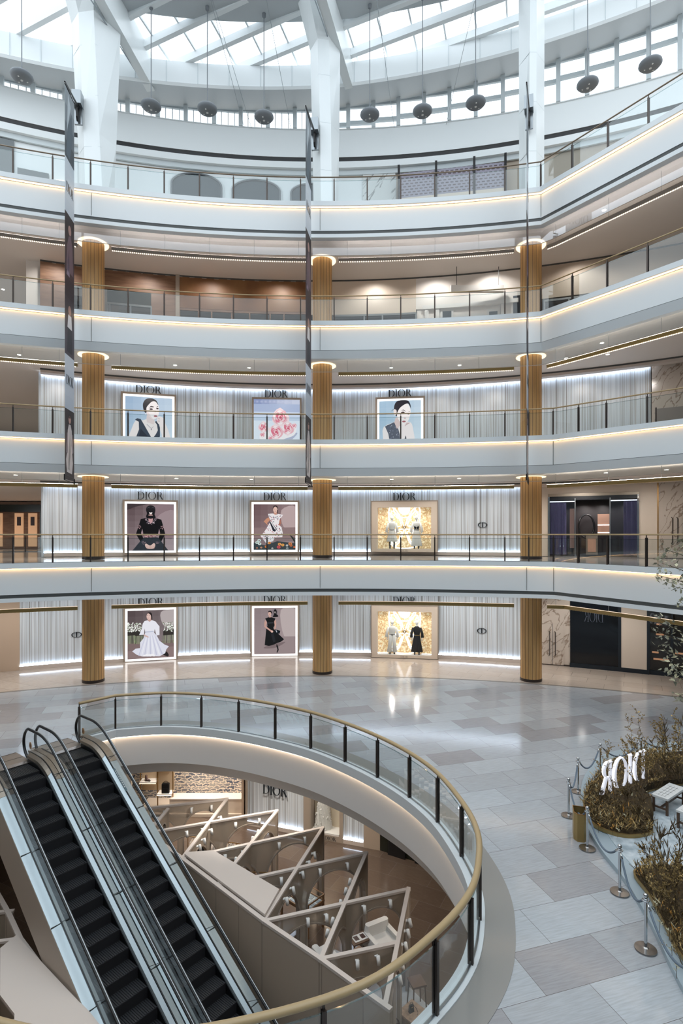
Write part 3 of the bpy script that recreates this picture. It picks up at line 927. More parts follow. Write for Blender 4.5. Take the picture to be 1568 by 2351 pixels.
# ------------------------------------------------------------------ white tree columns above the top balcony
def treecol(secs, label):
    """secs: list of (rel height measured from eye, [(px, depth)...])"""
    base = secs[0]
    x0 = sum((p - 784) * d / F for p, d in base[1]) / len(base[1]); y0 = sum(d for p, d in base[1]) / len(base[1])
    t = empty('branching_column', (x0, y0, 21.7), label=label, cat='column')
    R = []
    for z, pts in secs:
        R.append([((p - 784) * d / F - x0, d - y0, z + H - 21.7) for p, d in pts])
    m = MB(); m.rings(R); m.build('shaft', 'white_gloss', t)
    m = MB()
    for z in (15.9, 16.0, 17.9, 20.2, 22.5):
        for j in range(len(secs) - 1):
            za, zb = secs[j][0], secs[j + 1][0]
            if za <= z < zb:
                f = (z - za) / (zb - za)
                ring_ = [tuple(R[j][k][q] * (1 - f) + R[j + 1][k][q] * f for q in range(3)) for k in range(len(R[j]))]
                cx = sum(p[0] for p in ring_) / len(ring_); cy = sum(p[1] for p in ring_) / len(ring_)
                e = [(cx + (p[0] - cx) * 1.006, cy + (p[1] - cy) * 1.006) for p in ring_]
                m.rings([[(x, y, ring_[0][2]) for x, y in e], [(x, y, ring_[0][2] + .014) for x, y in e]])
    m.build('panel_joint', 'win_frame', t)
    return t
treecol([(14.8, [(186, 26.75), (197, 26.15), (238, 26.2), (259, 27.0), (228, 27.9)]),
         (18.5, [(179, 26.7), (192, 26.1), (228, 26.1), (267, 27.0), (232, 28.0)]),
         (24.0, [(164, 26.6), (180, 26.0), (215, 25.9), (277, 27.0), (235, 28.2)]),
         (25.5, [(134, 25.6), (150, 25.0), (214, 25.0), (262, 26.5), (235, 27.8)])],
        'tall white faceted column flaring towards the roof, nearest the left edge')
treecol([(14.8, [(721, 28.4), (737, 27.8), (763, 27.9), (775, 28.5), (745, 29.3)]),
         (20, [(717, 28.4), (735, 27.7), (760, 27.8), (779, 28.5), (748, 29.4)]),
         (24.2, [(712, 28.3), (729, 27.6), (755, 27.7), (781, 28.5), (750, 29.4)]),
         (26.2, [(676, 27.2), (699, 26.4), (730, 26.6), (752, 27.6), (730, 28.8)])],
        'tall white faceted column in the middle of the roof, bending left near its top')
treecol([(14.8, [(1192, 27.2), (1212, 26.4), (1231, 26.4), (1249, 27.0), (1222, 28.0)]),
         (24, [(1191, 27.2), (1217, 26.4), (1232, 26.4), (1250, 27.0), (1222, 28.0)]),
         (28, [(1191, 27.2), (1217, 26.4), (1232, 26.4), (1250, 27.0), (1222, 28.0)])],
        'straight white faceted column at the right, beside the balcony corner')
# ------------------------------------------------------------------ pendants
def pendant():
    t = empty('pendant_lamp')
    m = MB(); m.lathe([(.02, -.19), (.22, -.18), (.4, -.11), (.475, -.02), (.46, .05), (.32, .11), (.12, .15), (.02, .205)], 32); m.build('disc_shade', 'pendant_metal', t, smooth=True)
    m = MB(); m.lathe([(.05, -.205), (.06, -.18)], 16)
    m.build('lens', 'fabric_white', t)
    for a in (.6, 2.6, 4.6):
        m = MB(); m.lathe([(.03, -.20), (.045, -.16)], 14, (.22 * math.cos(a), .22 * math.sin(a), .012)); m.build('lens', 'fabric_white', t)
    return t
PEN = [(50, 175, 'farthest left, in front of the left windows'), (347, 243, 'just right of the left white column'), (476, 250, 'second one right of the left white column'), (606, 268, 'just left of the middle white column'),
       (849, 263, 'just right of the middle white column'), (970, 255, 'second one right of the middle white column'), (1092, 236, 'between the middle and right columns, nearer the right one'), (1349, 193, 'just right of the right white column'), (1493, 147, 'farthest right, before the tall windows')]
for k, (px, py, w) in enumerate(PEN):
    Y = 20.6 * F / (1228 - py); X = (px - 784) * Y / F; Z = 20.6 + H
    t = pendant(); t.location = (X, Y, Z)
    tag(t, 'dark flattened disc pendant lamp hanging ' + w, 'pendant lamp', 'disc pendants under the skylight')
    top = (zp(X) + .2 if 262 < px < 1290 else zbm(X) + rise(X, Y)) - Z
    m = MB(); m.tube([(0, 0, .2), (0, 0, top)], .022, 6); m.build('stem', 'pendant_metal', t)
    m = MB(); m.lathe([(.03, top - .42), (.09, top - .36), (.10, top - .02), (.1, top)], 14); m.build('canopy', 'pendant_metal', t, smooth=True)
# suspension cables between roof and clerestory sill
for k, (a, b2, w) in enumerate((((484, 0), (560, 291), 'left one of a close pair'), ((488, 0), (577, 293), 'right one of a close pair'), ((612, 0), (668, 297), 'just left of the middle column'), ((865, 0), (905, 293), 'just right of the middle column'), ((1090, 0), (1024, 286), 'leaning left before the right windows'))):
    A = at(a[0], a[1], 26.6); B = at(b2[0], b2[1], ray_circle(b2[0], cbR(-.05))[1])
    m = MB(); m.tube([A, B], .011, 5); o = m.build('steel_cable', 'steel'); tag(o, 'thin slanting steel cable under the roof, ' + w, 'cable')
# ------------------------------------------------------------------ banners
def lerp(a, b2, t): return a + (b2 - a) * t
SB = .908
def banner(tip, inn, which, bx):
    """tip, inn: plan points of the outer and inner hem"""
    T = Vector((tip[0], tip[1])); I = Vector((inn[0], inn[1])); w = (I - T).length
    ang = math.atan2(I.y - T.y, I.x - T.x)
    t = empty('hanging_banner', (T.x, T.y, 9.12), ang, label='tall narrow printed fabric banner hanging beside the %s column' % which, cat='banner')
    secs = [(0, 3.15, '3a3336', '2c2629'), (3.15, 5.55, 'b9c4d2', 'c6cfda'), (5.55, 9.0, '4a4650', '3a3136'), (9.0, 11.85, '45363a', '2e2628'), (11.85, 14.25, 'c3ccd6', 'cfd7de'), (14.25, 17.35, '4e5358', '8f979d')]
    m = MB()
    for z0, z1, ca, cb2 in secs:
        for j in range(4):
            za, zb = lerp(z0, z1, j / 4), lerp(z0, z1, (j + 1) / 4)
            c1 = lin(ca); c2 = lin(cb2); f = j / 3
            m.col = tuple(c1[q] * (1 - f) + c2[q] * f for q in range(3))
            m.box((0, -.004, za), (w, .004, zb))
    def shape(pts, col):
        m.col = lin(col)
        for s in (-1, 1):
            q = [(x * w, .007 * s, z) for x, z in pts]
            m.poly(q if s < 0 else q[::-1])
    E_ = lambda cx, cz, rx, rz: [(cx + rx * math.cos(a * PI / 8), cz + rz * math.sin(a * PI / 8)) for a in range(16)]
    shape([(.2, .35), (.75, .3), (.85, .8), (.7, 1.6), (.72, 2.25), (.6, 2.5), (.4, 2.5), (.28, 2.2), (.3, 1.5), (.1, .9)], 'c9c3c4')
    shape([(.3, .5), (.5, .45), (.62, 1.5), (.55, 2.2), (.42, 1.6)], 'e2dedd'); shape(E_(.5, 2.72, .13, .18), 'b9948a'); shape(E_(.5, 2.86, .12, .1), '2a2223')
    shape([(.12, 1.2), (.3, 1.2), (.3, 2.1), (.2, 2.1)], '8f8790'); shape([(.75, 1.2), (.9, 1.3), (.8, 2.1), (.7, 2.1)], '8f8790')
    shape(E_(.5, 7.6, .16, .22), 'a6847a'); shape([(.25, 6.8), (.75, 6.8), (.68, 7.4), (.35, 7.4)], 'd8d9de'); shape([(.2, 5.7), (.8, 5.7), (.72, 6.8), (.3, 6.8)], '2b2c35')
    shape([(.1, 9.3), (.9, 9.3), (.8, 10.6), (.6, 11), (.4, 10.9), (.2, 10.4)], '6d5a63'); shape(E_(.5, 11.2, .16, .22), 'b08e86'); shape([(.15, 9.1), (.5, 9.1), (.4, 10.2)], '8f7f90')
    shape([(.1, 14.4), (.5, 14.4), (.85, 15.6), (.7, 16.6), (.3, 15.8)], '5c6770'); shape([(.2, 15.4), (.6, 16.8), (.3, 17.2)], 'b9c2c8')
    m.build('printed_cloth', 'print', t)
    for zc in (4.45, 13.0):
        for s in (-1, 1):
            lm = letters('DIOR', w * .74, .42)
            lm.T = None
            o = lm.build('lettering', 'ink', t)
            o.location = (w * .5, .012 * s if s > 0 else -.012, zc)
            o.rotation_euler = (PI / 2, 0, 0) if s < 0 else (PI / 2, 0, PI)
    m = MB(); m.tube([(-.06, 0, .22), (-.06, 0, -.02), (w + .06, 0, -.10), (w + .06, 0, .12), (-.06, 0, .2)], .022, 6); m.build('weight_frame', 'dark_metal', t)
    m = MB(); m.tube([(0, 0, 17.36), (w, 0, 17.36)], .025, 6); m.build('top_rod', 'dark_metal', t)
    # bracket
    b = empty('banner_bracket', (bx[0], bx[1], 26.5), ang, label='grey and black wall bracket holding the banner on the %s column' % which, cat='bracket')
    m = MB(); m.box((-.22, -.2, -.1), (.22, .2, .5)); m.build('housing', 'steel', b)
    dv = Matrix.Rotation(-ang, 3, 'Z') @ Vector((T.x - bx[0], T.y - bx[1], 9.12 + 17.45 * SB - 26.5))
    m = MB(); m.tube([(.1, 0, -.12), (-.05, 0, -.1), tuple(dv)], [.06, .05, .03], 8); m.build('arm', 'dark_metal', b)
    m = MB(); m.tube([(-.1, 0, -.1), (-.1, 0, -.65), (-.02, 0, -.78), (.08, 0, -.65), (.12, 0, -.1)], .045, 8); m.build('loop', 'dark_metal', b)
    m = MB(); m.box((.1, -.17, -.85), (.2, .17, -.1)); m.build('back_plate', 'steel', b)
    t.scale = (1, 1, SB)
    return t
banner((-11.023, 22.564), (-11.15, 23.608), 'left', (-12.0, 25.75))
banner((-1.507, 23.844), (-1.344, 24.97), 'middle', (-1.3, 27.45))
banner((7.391, 22.609), (7.818, 23.699), 'right', (8.62, 26.05))
# ------------------------------------------------------------------ signs, posters and showcases on the striped wall
def on_wall(px, off=.16, C=CW):
    x, y = ray_circle(px, (C[0], C[1], C[2] - off))
    nx, ny = C[0] - x, C[1] - y
    l = math.hypot(nx, ny)
    return x, y, math.atan2(nx / l, -ny / l)
def zat(py, Y): return H - (py - 1228) * Y / F
class Art:
    """flat printed picture: polygons given in the pixels of a sketch, laid one over the next"""
    def __init__(s, box, w, h, bgc, bg2=None):
        s.b = box; s.w = w; s.h = h; s.m = MB(); s.n = 0
        x0, y0, x1, y1 = box
        N = 8
        for j in range(N):
            ya, yb = y0 + (y1 - y0) * j / N, y0 + (y1 - y0) * (j + 1) / N
            for i in range(6):
                xa, xb = x0 + (x1 - x0) * i / 6, x0 + (x1 - x0) * (i + 1) / 6
                c1, c2 = lin(bgc), lin(bg2 or bgc); f = (i / 5 * .5 + j / (N - 1) * .5) if bg2 else 0
                s.m.col = tuple(a * (1 - f) + b2 * f for a, b2 in zip(c1, c2))
                s.m.poly([s.p(x, y) for x, y in ((xa, yb), (xb, yb), (xb, ya), (xa, ya))])
    def p(s, x, y):
        x0, y0, x1, y1 = s.b
        x = min(max(x, x0), x1); y = min(max(y, y0), y1)
        return ((x - x0) / (x1 - x0) * s.w - s.w / 2, -.0025 * s.n, s.h - (y - y0) / (y1 - y0) * s.h)
    def poly(s, col, pts, sm=0):
        s.n += 1
        if sm: pts = catmull(pts, 4, loop=True)
        s.m.col = lin(col)
        P = [Vector((x, y, 0)) for x, y in pts]
        if len(P) > 4:
            tris = tessellate_polygon([P]); ids = [s.m.pt(s.p(x, y)) for x, y in pts]
            for t in tris: s.m.face([ids[k] for k in t])
        else: s.m.poly([s.p(x, y) for x, y in pts])
    def ell(s, col, cx, cy, rx, ry, rot=0):
        c, si = math.cos(math.radians(rot)), math.sin(math.radians(rot))
        s.poly(col, [(cx + rx * math.cos(a * PI / 9) * c - ry * math.sin(a * PI / 9) * si, cy + rx * math.cos(a * PI / 9) * si + ry * math.sin(a * PI / 9) * c) for a in range(18)])
    def build(s, parent, z, y):
        o = s.m.build('picture', 'backlit_print', parent); o.location = (0, y, z); return o
def poster(px0, px1, py0, py1, label, art, border=True, zfloor=None):
    pc = (px0 + px1) / 2
    x, y, rz = on_wall(pc)
    z1 = zat(py0, y)
    z0 = zat(py1, y) if zfloor is None else zfloor
    w = (px1 - px0) * y / F * 1.0; h = z1 - z0
    t = empty('lightbox_poster', (x, y, z0), rz, label=label, cat='poster')
    m = MB(); b = .10
    for lo, hi in (((-w / 2 - b, -.05, -b), (w / 2 + b, .14, 0)), ((-w / 2 - b, -.05, h), (w / 2 + b, .14, h + b)), ((-w / 2 - b, -.05, 0), (-w / 2, .14, h)), ((w / 2, -.05, 0), (w / 2 + b, .14, h))): m.box(lo, hi)
    m.build('frame', 'frame_beige', t)
    g = .115 if border else .0
    m = MB(); m.box((-w / 2, .02, 0), (w / 2, .12, h)); m.build('light_border', 'led_white', t)
    A = art(w - 2 * g, h - 2 * g)
    A.build(t, g, .018)
    return t
def art_portrait1(w, h):
    A = Art((210, 432, 1285, 1580), w, h, '9fb8d2', 'd5e4f0')
    A.poly('eee6e4', [(470, 900), (520, 905), (600, 925), (700, 890), (860, 890), (900, 960), (1000, 1010), (1120, 960), (1190, 1100), (1290, 1400), (1290, 1580), (1080, 1580), (1040, 1200), (1000, 1100), (960, 1380), (500, 1400), (420, 1580), (230, 1580), (270, 1300), (400, 1000)])
    A.poly('3d4654', [(430, 920), (480, 885), (560, 900), (620, 990), (820, 1305), (900, 1210), (950, 1120), (930, 1000), (880, 940), (950, 920), (1000, 1060), (1000, 1240), (930, 1390), (900, 1580), (440, 1580), (425, 1350), (520, 1120), (515, 960)])
    A.poly('2d323d', [(560, 1100), (800, 1330), (780, 1400), (520, 1250)]); A.poly('2a2e36', [(960, 1300), (990, 1240), (940, 1400), (840, 1420)])
    A.poly('e3d3d2', [(700, 780), (880, 830), (870, 930), (860, 1000), (700, 960), (690, 880)])
    A.poly('f6efee', [(690, 640), (760, 540), (860, 490), (950, 560), (975, 660), (975, 760), (950, 830), (900, 880), (840, 890), (770, 850), (700, 790), (680, 700)], 1)
    A.poly('2e2c33', [(610, 640), (620, 550), (690, 470), (820, 455), (920, 500), (962, 590), (900, 520), (820, 520), (740, 590), (690, 660), (690, 760), (640, 740)], 1)
    A.poly('ecdcdb', [(690, 700), (760, 790), (840, 890), (770, 850), (700, 800)]); A.poly('4a3f45', [(750, 650), (790, 615), (855, 622), (855, 642), (790, 640)]); A.ell('403238', 797, 682, 40, 17); A.poly('4a3f45', [(915, 632), (955, 608), (955, 622), (925, 640)]); A.ell('403238', 942, 664, 28, 14)
    A.poly('cfb4b4', [(885, 690), (900, 740), (880, 750)]); A.ell('a8646c', 900, 825, 44, 18)
    A.poly('f3e9e8', [(940, 850), (1000, 825), (1090, 870), (1120, 1000), (1100, 1060), (1000, 1010), (930, 940)], 1)
    for k in range(3): A.poly('bfa5a5', [(950, 870 + k * 34), (1000, 862 + k * 34), (1000, 868 + k * 34), (950, 878 + k * 34)])
    A.poly('a8a4ae', [(700, 1000), (800, 1080), (860, 1040), (850, 1054), (800, 1096), (694, 1010)]); A.ell('8a8794', 802, 1110, 12, 18)
    A.ell('e8e6ea', 675, 790, 12, 18)
    return A
def art_portrait2(w, h):
    A = Art((262, 520, 1272, 1600), w, h, '9dbcd4', 'd9e7f1')
    A.poly('efe8e7', [(370, 1040), (450, 1000), (640, 940), (760, 920), (960, 960), (1060, 1040), (1140, 1400), (1180, 1600), (930, 1600), (880, 1350), (560, 1440), (580, 1600), (400, 1600), (360, 1350), (340, 1120)])
    A.poly('5d6270', [(400, 1030), (620, 950), (720, 1080), (760, 1200), (770, 1330), (690, 1470), (660, 1600), (600, 1600), (520, 1360), (480, 1180)])
    rr = random.Random(3)
    for k in range(46):
        x, y = rr.uniform(440, 740), rr.uniform(1000, 1440)
        if x < 440 + (y - 1000) * .25: continue
        A.poly(rr.choice(['a9adb8', '3f4450', '83879a']), [(x, y), (x + 16, y + 4), (x + 12, y + 26), (x - 4, y + 20)])
    A.poly('3f4450', [(830, 1450), (900, 1230), (945, 1290), (920, 1440), (880, 1600), (800, 1600)])
    A.poly('dfc9c6', [(660, 870), (740, 840), (790, 1000), (740, 1060), (690, 1090), (630, 960)])
    A.poly('f7f1f0', [(700, 760), (800, 640), (940, 590), (1010, 690), (1015, 800), (960, 940), (880, 1010), (810, 1000), (740, 920), (700, 850)], 1)
    A.poly('2d2a33', [(620, 700), (640, 600), (720, 530), (940, 528), (1010, 600), (1030, 700), (1000, 640), (950, 590), (850, 620), (760, 680), (700, 770), (690, 840), (640, 800)], 1)
    A.poly('2d2a33', [(540, 742), (600, 700), (630, 704), (596, 714)]); A.poly('ece2e1', [(620, 700), (680, 720), (680, 800), (640, 820), (612, 770)], 1)
    A.poly('51474d', [(790, 728), (850, 712), (908, 745), (905, 752), (850, 726)]); A.ell('403238', 835, 770, 44, 18); A.poly('51474d', [(955, 760), (1005, 748), (1005, 758)]); A.ell('403238', 972, 796, 32, 15)
    A.ell('d9b9b8', 885, 885, 28, 12); A.ell('a8646c', 862, 950, 44, 18)
    A.poly('f4ebea', [(860, 1010), (920, 960), (1030, 980), (1080, 1100), (1120, 1400), (960, 1420), (900, 1200), (840, 1080)], 1)
    for k in range(4): A.poly('cbb3b2', [(880 + k * 22, 1040 - k * 14), (930 + k * 22, 970 + k * 2), (938 + k * 22, 980 + k * 2), (888 + k * 22, 1050 - k * 14)])
    A.poly('f4ebea', [(740, 1050), (850, 1020), (900, 1220), (820, 1400), (740, 1600), (690, 1450), (790, 1280)])
    return A
def rose(A, cx, cy, r, seed=0):
    rr = random.Random(seed)
    cols = ['f7dfe2', 'f0b9c2', 'fbeff0', 'e9869a', 'f7d6da', 'dd6c84', 'f5c4cc', 'd65c74']
    for k in range(8):
        q = r * (1 - k * .12)
        A.poly(cols[k], [(cx + q * (1 + .16 * math.sin(3 * a * PI / 8 + k + seed)) * math.cos(a * PI / 8 + k) + r * .05 * math.sin(k * 2), cy + q * .9 * (1 + .14 * math.cos(4 * a * PI / 8 + k)) * math.sin(a * PI / 8 + k)) for a in range(16)])
def art_roses(w, h):
    A = Art((240, 385, 1320, 1560), w, h, '8796bf', 'edf2fa')
    A.poly('a9b8d6', [(240, 480), (1320, 480), (1320, 640), (240, 640)]); A.poly('c8d6ea', [(240, 640), (1320, 640), (1320, 820), (240, 820)]); A.poly('e3ebf6', [(240, 820), (1320, 820), (1320, 1560), (240, 1560)])
    A.poly('b7bcd2', [(390, 1220), (700, 1290), (1000, 1280), (1230, 1120), (1220, 1060), (800, 1180), (440, 1180)], 1)
    for k in range(34):
        x = 260 + k * 31; A.poly('c9cfe4', [(x, 415), (x + 8, 413), (x + 14, 455), (x + 6, 457)])
    A.poly('f7f2f4', [(380, 1150), (440, 1080), (900, 1000), (1200, 900), (1240, 1000), (1180, 1120), (950, 1200), (860, 1260), (560, 1240), (400, 1210)], 1)
    for k, (x, y, r) in enumerate(((470, 960, 120), (860, 760, 195), (1040, 980, 150), (760, 1060, 170), (1190, 930, 60), (450, 1120, 60), (640, 1190, 60))): rose(A, x, y, r, k)
    A.poly('eceef2', [(740, 1240), (800, 1210), (865, 1260), (860, 1320), (800, 1350), (750, 1310)], 1)
    return A
def art_mask(w, h):
    A = Art((212, 485, 1280, 1625), w, h, '5b4b4e', 'a7969a')
    A.poly('8a767b', [(700, 600), (1280, 540), (1280, 1300), (900, 1200)], 1); A.poly('9d8b8f', [(900, 800), (1280, 640), (1280, 1200), (1000, 1150)], 1)
    A.poly('3f3539', [(212, 485), (700, 485), (400, 560), (212, 640)])
    A.poly('2f343c', [(330, 1625), (520, 1380), (600, 1300), (900, 1300), (980, 1390), (1150, 1625)])
    A.poly('141417', [(520, 860), (640, 825), (860, 830), (990, 870), (1030, 1020), (1078, 1220), (990, 1400), (920, 1330), (960, 1200), (940, 1090), (915, 1240), (580, 1240), (555, 1090), (530, 1190), (580, 1330), (510, 1400), (412, 1220), (480, 1000)])
    A.poly('a08a90', [(530, 1190), (555, 1090), (575, 1200), (540, 1260)]); A.poly('a08a90', [(940, 1090), (960, 1200), (940, 1250), (915, 1210)])
    A.poly('15151a', [(640, 640), (660, 560), (745, 520), (835, 560), (852, 650), (835, 740), (860, 820), (800, 840), (690, 840), (640, 800), (660, 720)], 1)
    A.poly('4a4a55', [(655, 600), (700, 560), (735, 590), (700, 575)]); A.poly('4a4a55', [(760, 590), (800, 560), (835, 600), (800, 576)])
    A.poly('e9dfdd', [(708, 690), (730, 690), (745, 700), (765, 688), (785, 694), (770, 735), (725, 735)]); A.poly('d9b0aa', [(695, 755), (745, 742), (795, 755), (790, 770), (700, 770)])
    A.poly('c39a9c', [(690, 840), (745, 850), (800, 838), (785, 930), (745, 970), (705, 930)])
    rr = random.Random(5)
    for k in range(60):
        a = rr.uniform(0, PI); r = rr.uniform(90, 150); x = 745 + r * math.cos(a) * .9; y = 840 + r * math.sin(a)
        A.ell(rr.choice(['b9a2ae', '6d6470', 'd8c8cf']), x, y, 7, 7)
    for cx, cy in ((490, 1050), (1010, 1060)):
        for k in range(5): A.ell('b48f94', cx + 28 * math.cos(k * 1.3), cy + 34 * math.sin(k * 1.3), 16, 9, k * 70)
    for k in range(26): A.ell(rr.choice(['b77f86', '7e4d55', 'd9a9a6']), rr.uniform(590, 905), rr.uniform(1245, 1295), 16, 10)
    for k in range(20): A.ell(rr.choice(['7c6a70', '56505a']), rr.choice([rr.uniform(530, 640), rr.uniform(850, 940)]), rr.uniform(1400, 1470), 16, 14)
    A.poly('e5c2b8', [(650, 1450), (740, 1500), (820, 1440), (855, 1480), (830, 1560), (745, 1580), (660, 1560), (625, 1490)], 1)
    for k in range(7): A.poly('b98d86', [(660 + k * 28, 1510), (666 + k * 28, 1508), (672 + k * 27, 1575), (664 + k * 27, 1575)])
    return A
def art_floral(w, h):
    A = Art((240, 500, 1235, 1610), w, h, '6d5659', 'a58f90')
    A.poly('b8a3a3', [(900, 640), (1235, 560), (1235, 1060), (950, 1050)], 1); A.poly('8d7777', [(240, 1080), (1235, 1060), (1235, 1400), (240, 1400)]); A.poly('3e4548', [(240, 1430), (500, 1500), (800, 1400), (1235, 1450), (1235, 1610), (240, 1610)])
    A.poly('c88f74', [(600, 820), (640, 870), (560, 960), (580, 1020), (480, 920), (540, 850)]); A.poly('b9785f', [(845, 830), (890, 830), (890, 1000), (850, 1040), (830, 960)])
    A.poly('e9e4e6', [(580, 735), (700, 725), (755, 760), (830, 735), (940, 760), (880, 840), (850, 900), (835, 1000), (900, 1060), (930, 1200), (920, 1300), (740, 1310), (700, 1400), (640, 1420), (560, 1480), (400, 1270), (480, 1190), (560, 1060), (650, 900), (610, 830)])
    rr = random.Random(8)
    for k in range(120):
        y = rr.uniform(740, 1440); x = rr.uniform(600 - max(0, (y - 900)) * .35, 890 + max(0, (y - 1000)) * .1)
        if y > 1320 and x > 700: continue
        A.ell(rr.choice(['5b5a70', 'a8475a', '8e8797', '2f3348', 'c98a92']), x, y, rr.uniform(7, 18), rr.uniform(5, 11), rr.uniform(0, 180))
    A.poly('2b2c38', [(620, 930), (650, 910), (790, 1110), (750, 1170), (700, 1150)]); A.poly('f0eef0', [(640, 925), (652, 918), (770, 1110), (752, 1120)])
    A.poly('c79584', [(725, 680), (790, 680), (800, 740), (758, 765), (720, 740)]); A.ell('e2beb0', 757, 640, 50, 72); A.poly('2b1f22', [(700, 620), (712, 560), (760, 535), (808, 560), (818, 640), (800, 590), (756, 560), (720, 590)], 1)
    A.poly('2b1f22', [(800, 640), (818, 650), (815, 715), (796, 715)]); A.ell('6a3f3a', 738, 625, 10, 4); A.ell('6a3f3a', 778, 625, 10, 4); A.ell('a5534f', 757, 675, 18, 7)
    for k in range(7): A.poly('26302d', [(1100 + k * 18, 1250 + k * 18), (1235, 1330 + k * 26), (1235, 1340 + k * 26), (1096 + k * 16, 1262 + k * 22)])
    for (x, y, c, r) in ((380, 1380, 'd5e5df', 42), (330, 1430, 'cfe0d8', 40), (390, 1460, 'dcebe4', 40), (620, 1440, 'e8913f', 34), (545, 1530, 'd8803c', 34), (860, 1470, 'e9a15b', 40), (935, 1490, 'eda758', 38), (840, 1540, 'd0505a', 44), (1035, 1500, 'd9d3cf', 28), (1110, 1460, 'dd8a5a', 44), (1130, 1500, 'c97146', 34), (430, 1550, 'd99a78', 24), (330, 1560, 'b8785f', 22), (1210, 1540, 'd56d3e', 28), (690, 1570, 'c9c4c0', 24), (1040, 1570, '9aa3a5', 30)):
        A.ell(c, x, y, r, r * .85); A.ell('7a4a3a' if r > 30 else '5a4a44', x, y, r * .3, r * .3)
    return A
def art_white_dress(w, h):
    A = Art((218, 438, 1288, 1590), w, h, '574b4d', '8f8385')
    A.poly('b5abab', [(980, 500), (1288, 430), (1288, 800), (1050, 820)], 1); A.poly('7d6a69', [(218, 1200), (1288, 1180), (1288, 1590), (218, 1590)])
    A.poly('8b7776', [(218, 1400), (1288, 1330), (1288, 1590), (218, 1590)])
    rr = random.Random(2)
    for (x0, x1) in ((218, 400), (400, 600), (1040, 1288)):
        for k in range(10):
            x = x0 + (x1 - x0) * (k + .5) / 10; A.poly(rr.choice(['6d7a5c', '8d9a78', '4f5a44']), [(x - 5, 960), (x + 6, 960), (x + 10 + (k - 5) * 7, 1220), (x - 4 + (k - 5) * 7, 1220)])
        A.poly('35322f', [(x0, 900), (x1, 900), (x1, 1020), (x0, 1030)])
        for k in range(60):
            A.ell(rr.choice(['e6e8e2', 'f2f2ee', 'b8c0b2', 'cfd6ca', '6f7a62']), rr.uniform(x0, x1), rr.uniform(720, 930), rr.uniform(10, 24), rr.uniform(7, 14), rr.uniform(0, 180))
    A.poly('262325', [(1040, 1470), (1110, 1400), (1170, 1480), (1150, 1525), (1090, 1500)], 1)
    A.poly('dfe0ec', [(640, 920), (820, 920), (900, 1020), (960, 1140), (1080, 1240), (1175, 1280), (1110, 1360), (1090, 1440), (960, 1510), (820, 1500), (700, 1500), (560, 1490), (440, 1440), (345, 1360), (420, 1300), (520, 1290), (520, 1160), (600, 1060)])
    for k in range(9): A.poly(['c6c8dc', 'eceef6'][k % 2], [(640 + k * 26, 1010), (650 + k * 26, 1010), (500 + k * 68, 1470), (480 + k * 66, 1470)])
    A.poly('e9e9f1', [(620, 660), (700, 640), (780, 640), (870, 680), (960, 800), (960, 1000), (890, 1010), (850, 850), (840, 930), (640, 930), (620, 830), (610, 980), (500, 980), (560, 840), (580, 720)])
    A.poly('bfc4d6', [(640, 905), (830, 895), (830, 925), (640, 930)]); A.poly('d2b4ac', [(600, 960), (700, 1020), (730, 1045), (690, 1050), (610, 1010)])
    A.poly('c8a49c', [(695, 600), (770, 590), (780, 650), (735, 680), (690, 650)]); A.poly('dfbfb6', [(672, 520), (700, 480), (760, 490), (775, 560), (740, 625), (690, 620), (668, 570)], 1)
    A.poly('221d20', [(670, 490), (720, 458), (780, 480), (797, 620), (775, 630), (765, 540), (740, 500), (700, 480)], 1); A.ell('4b3536', 690, 532, 10, 4); A.ell('4b3536', 728, 530, 10, 4); A.ell('a8605e', 700, 590, 14, 6)
    for k in range(16): A.ell('f4f4f8', 600 + k * 16, 1470 + rr.uniform(-20, 14), 14, 24, rr.uniform(0, 90))
    return A
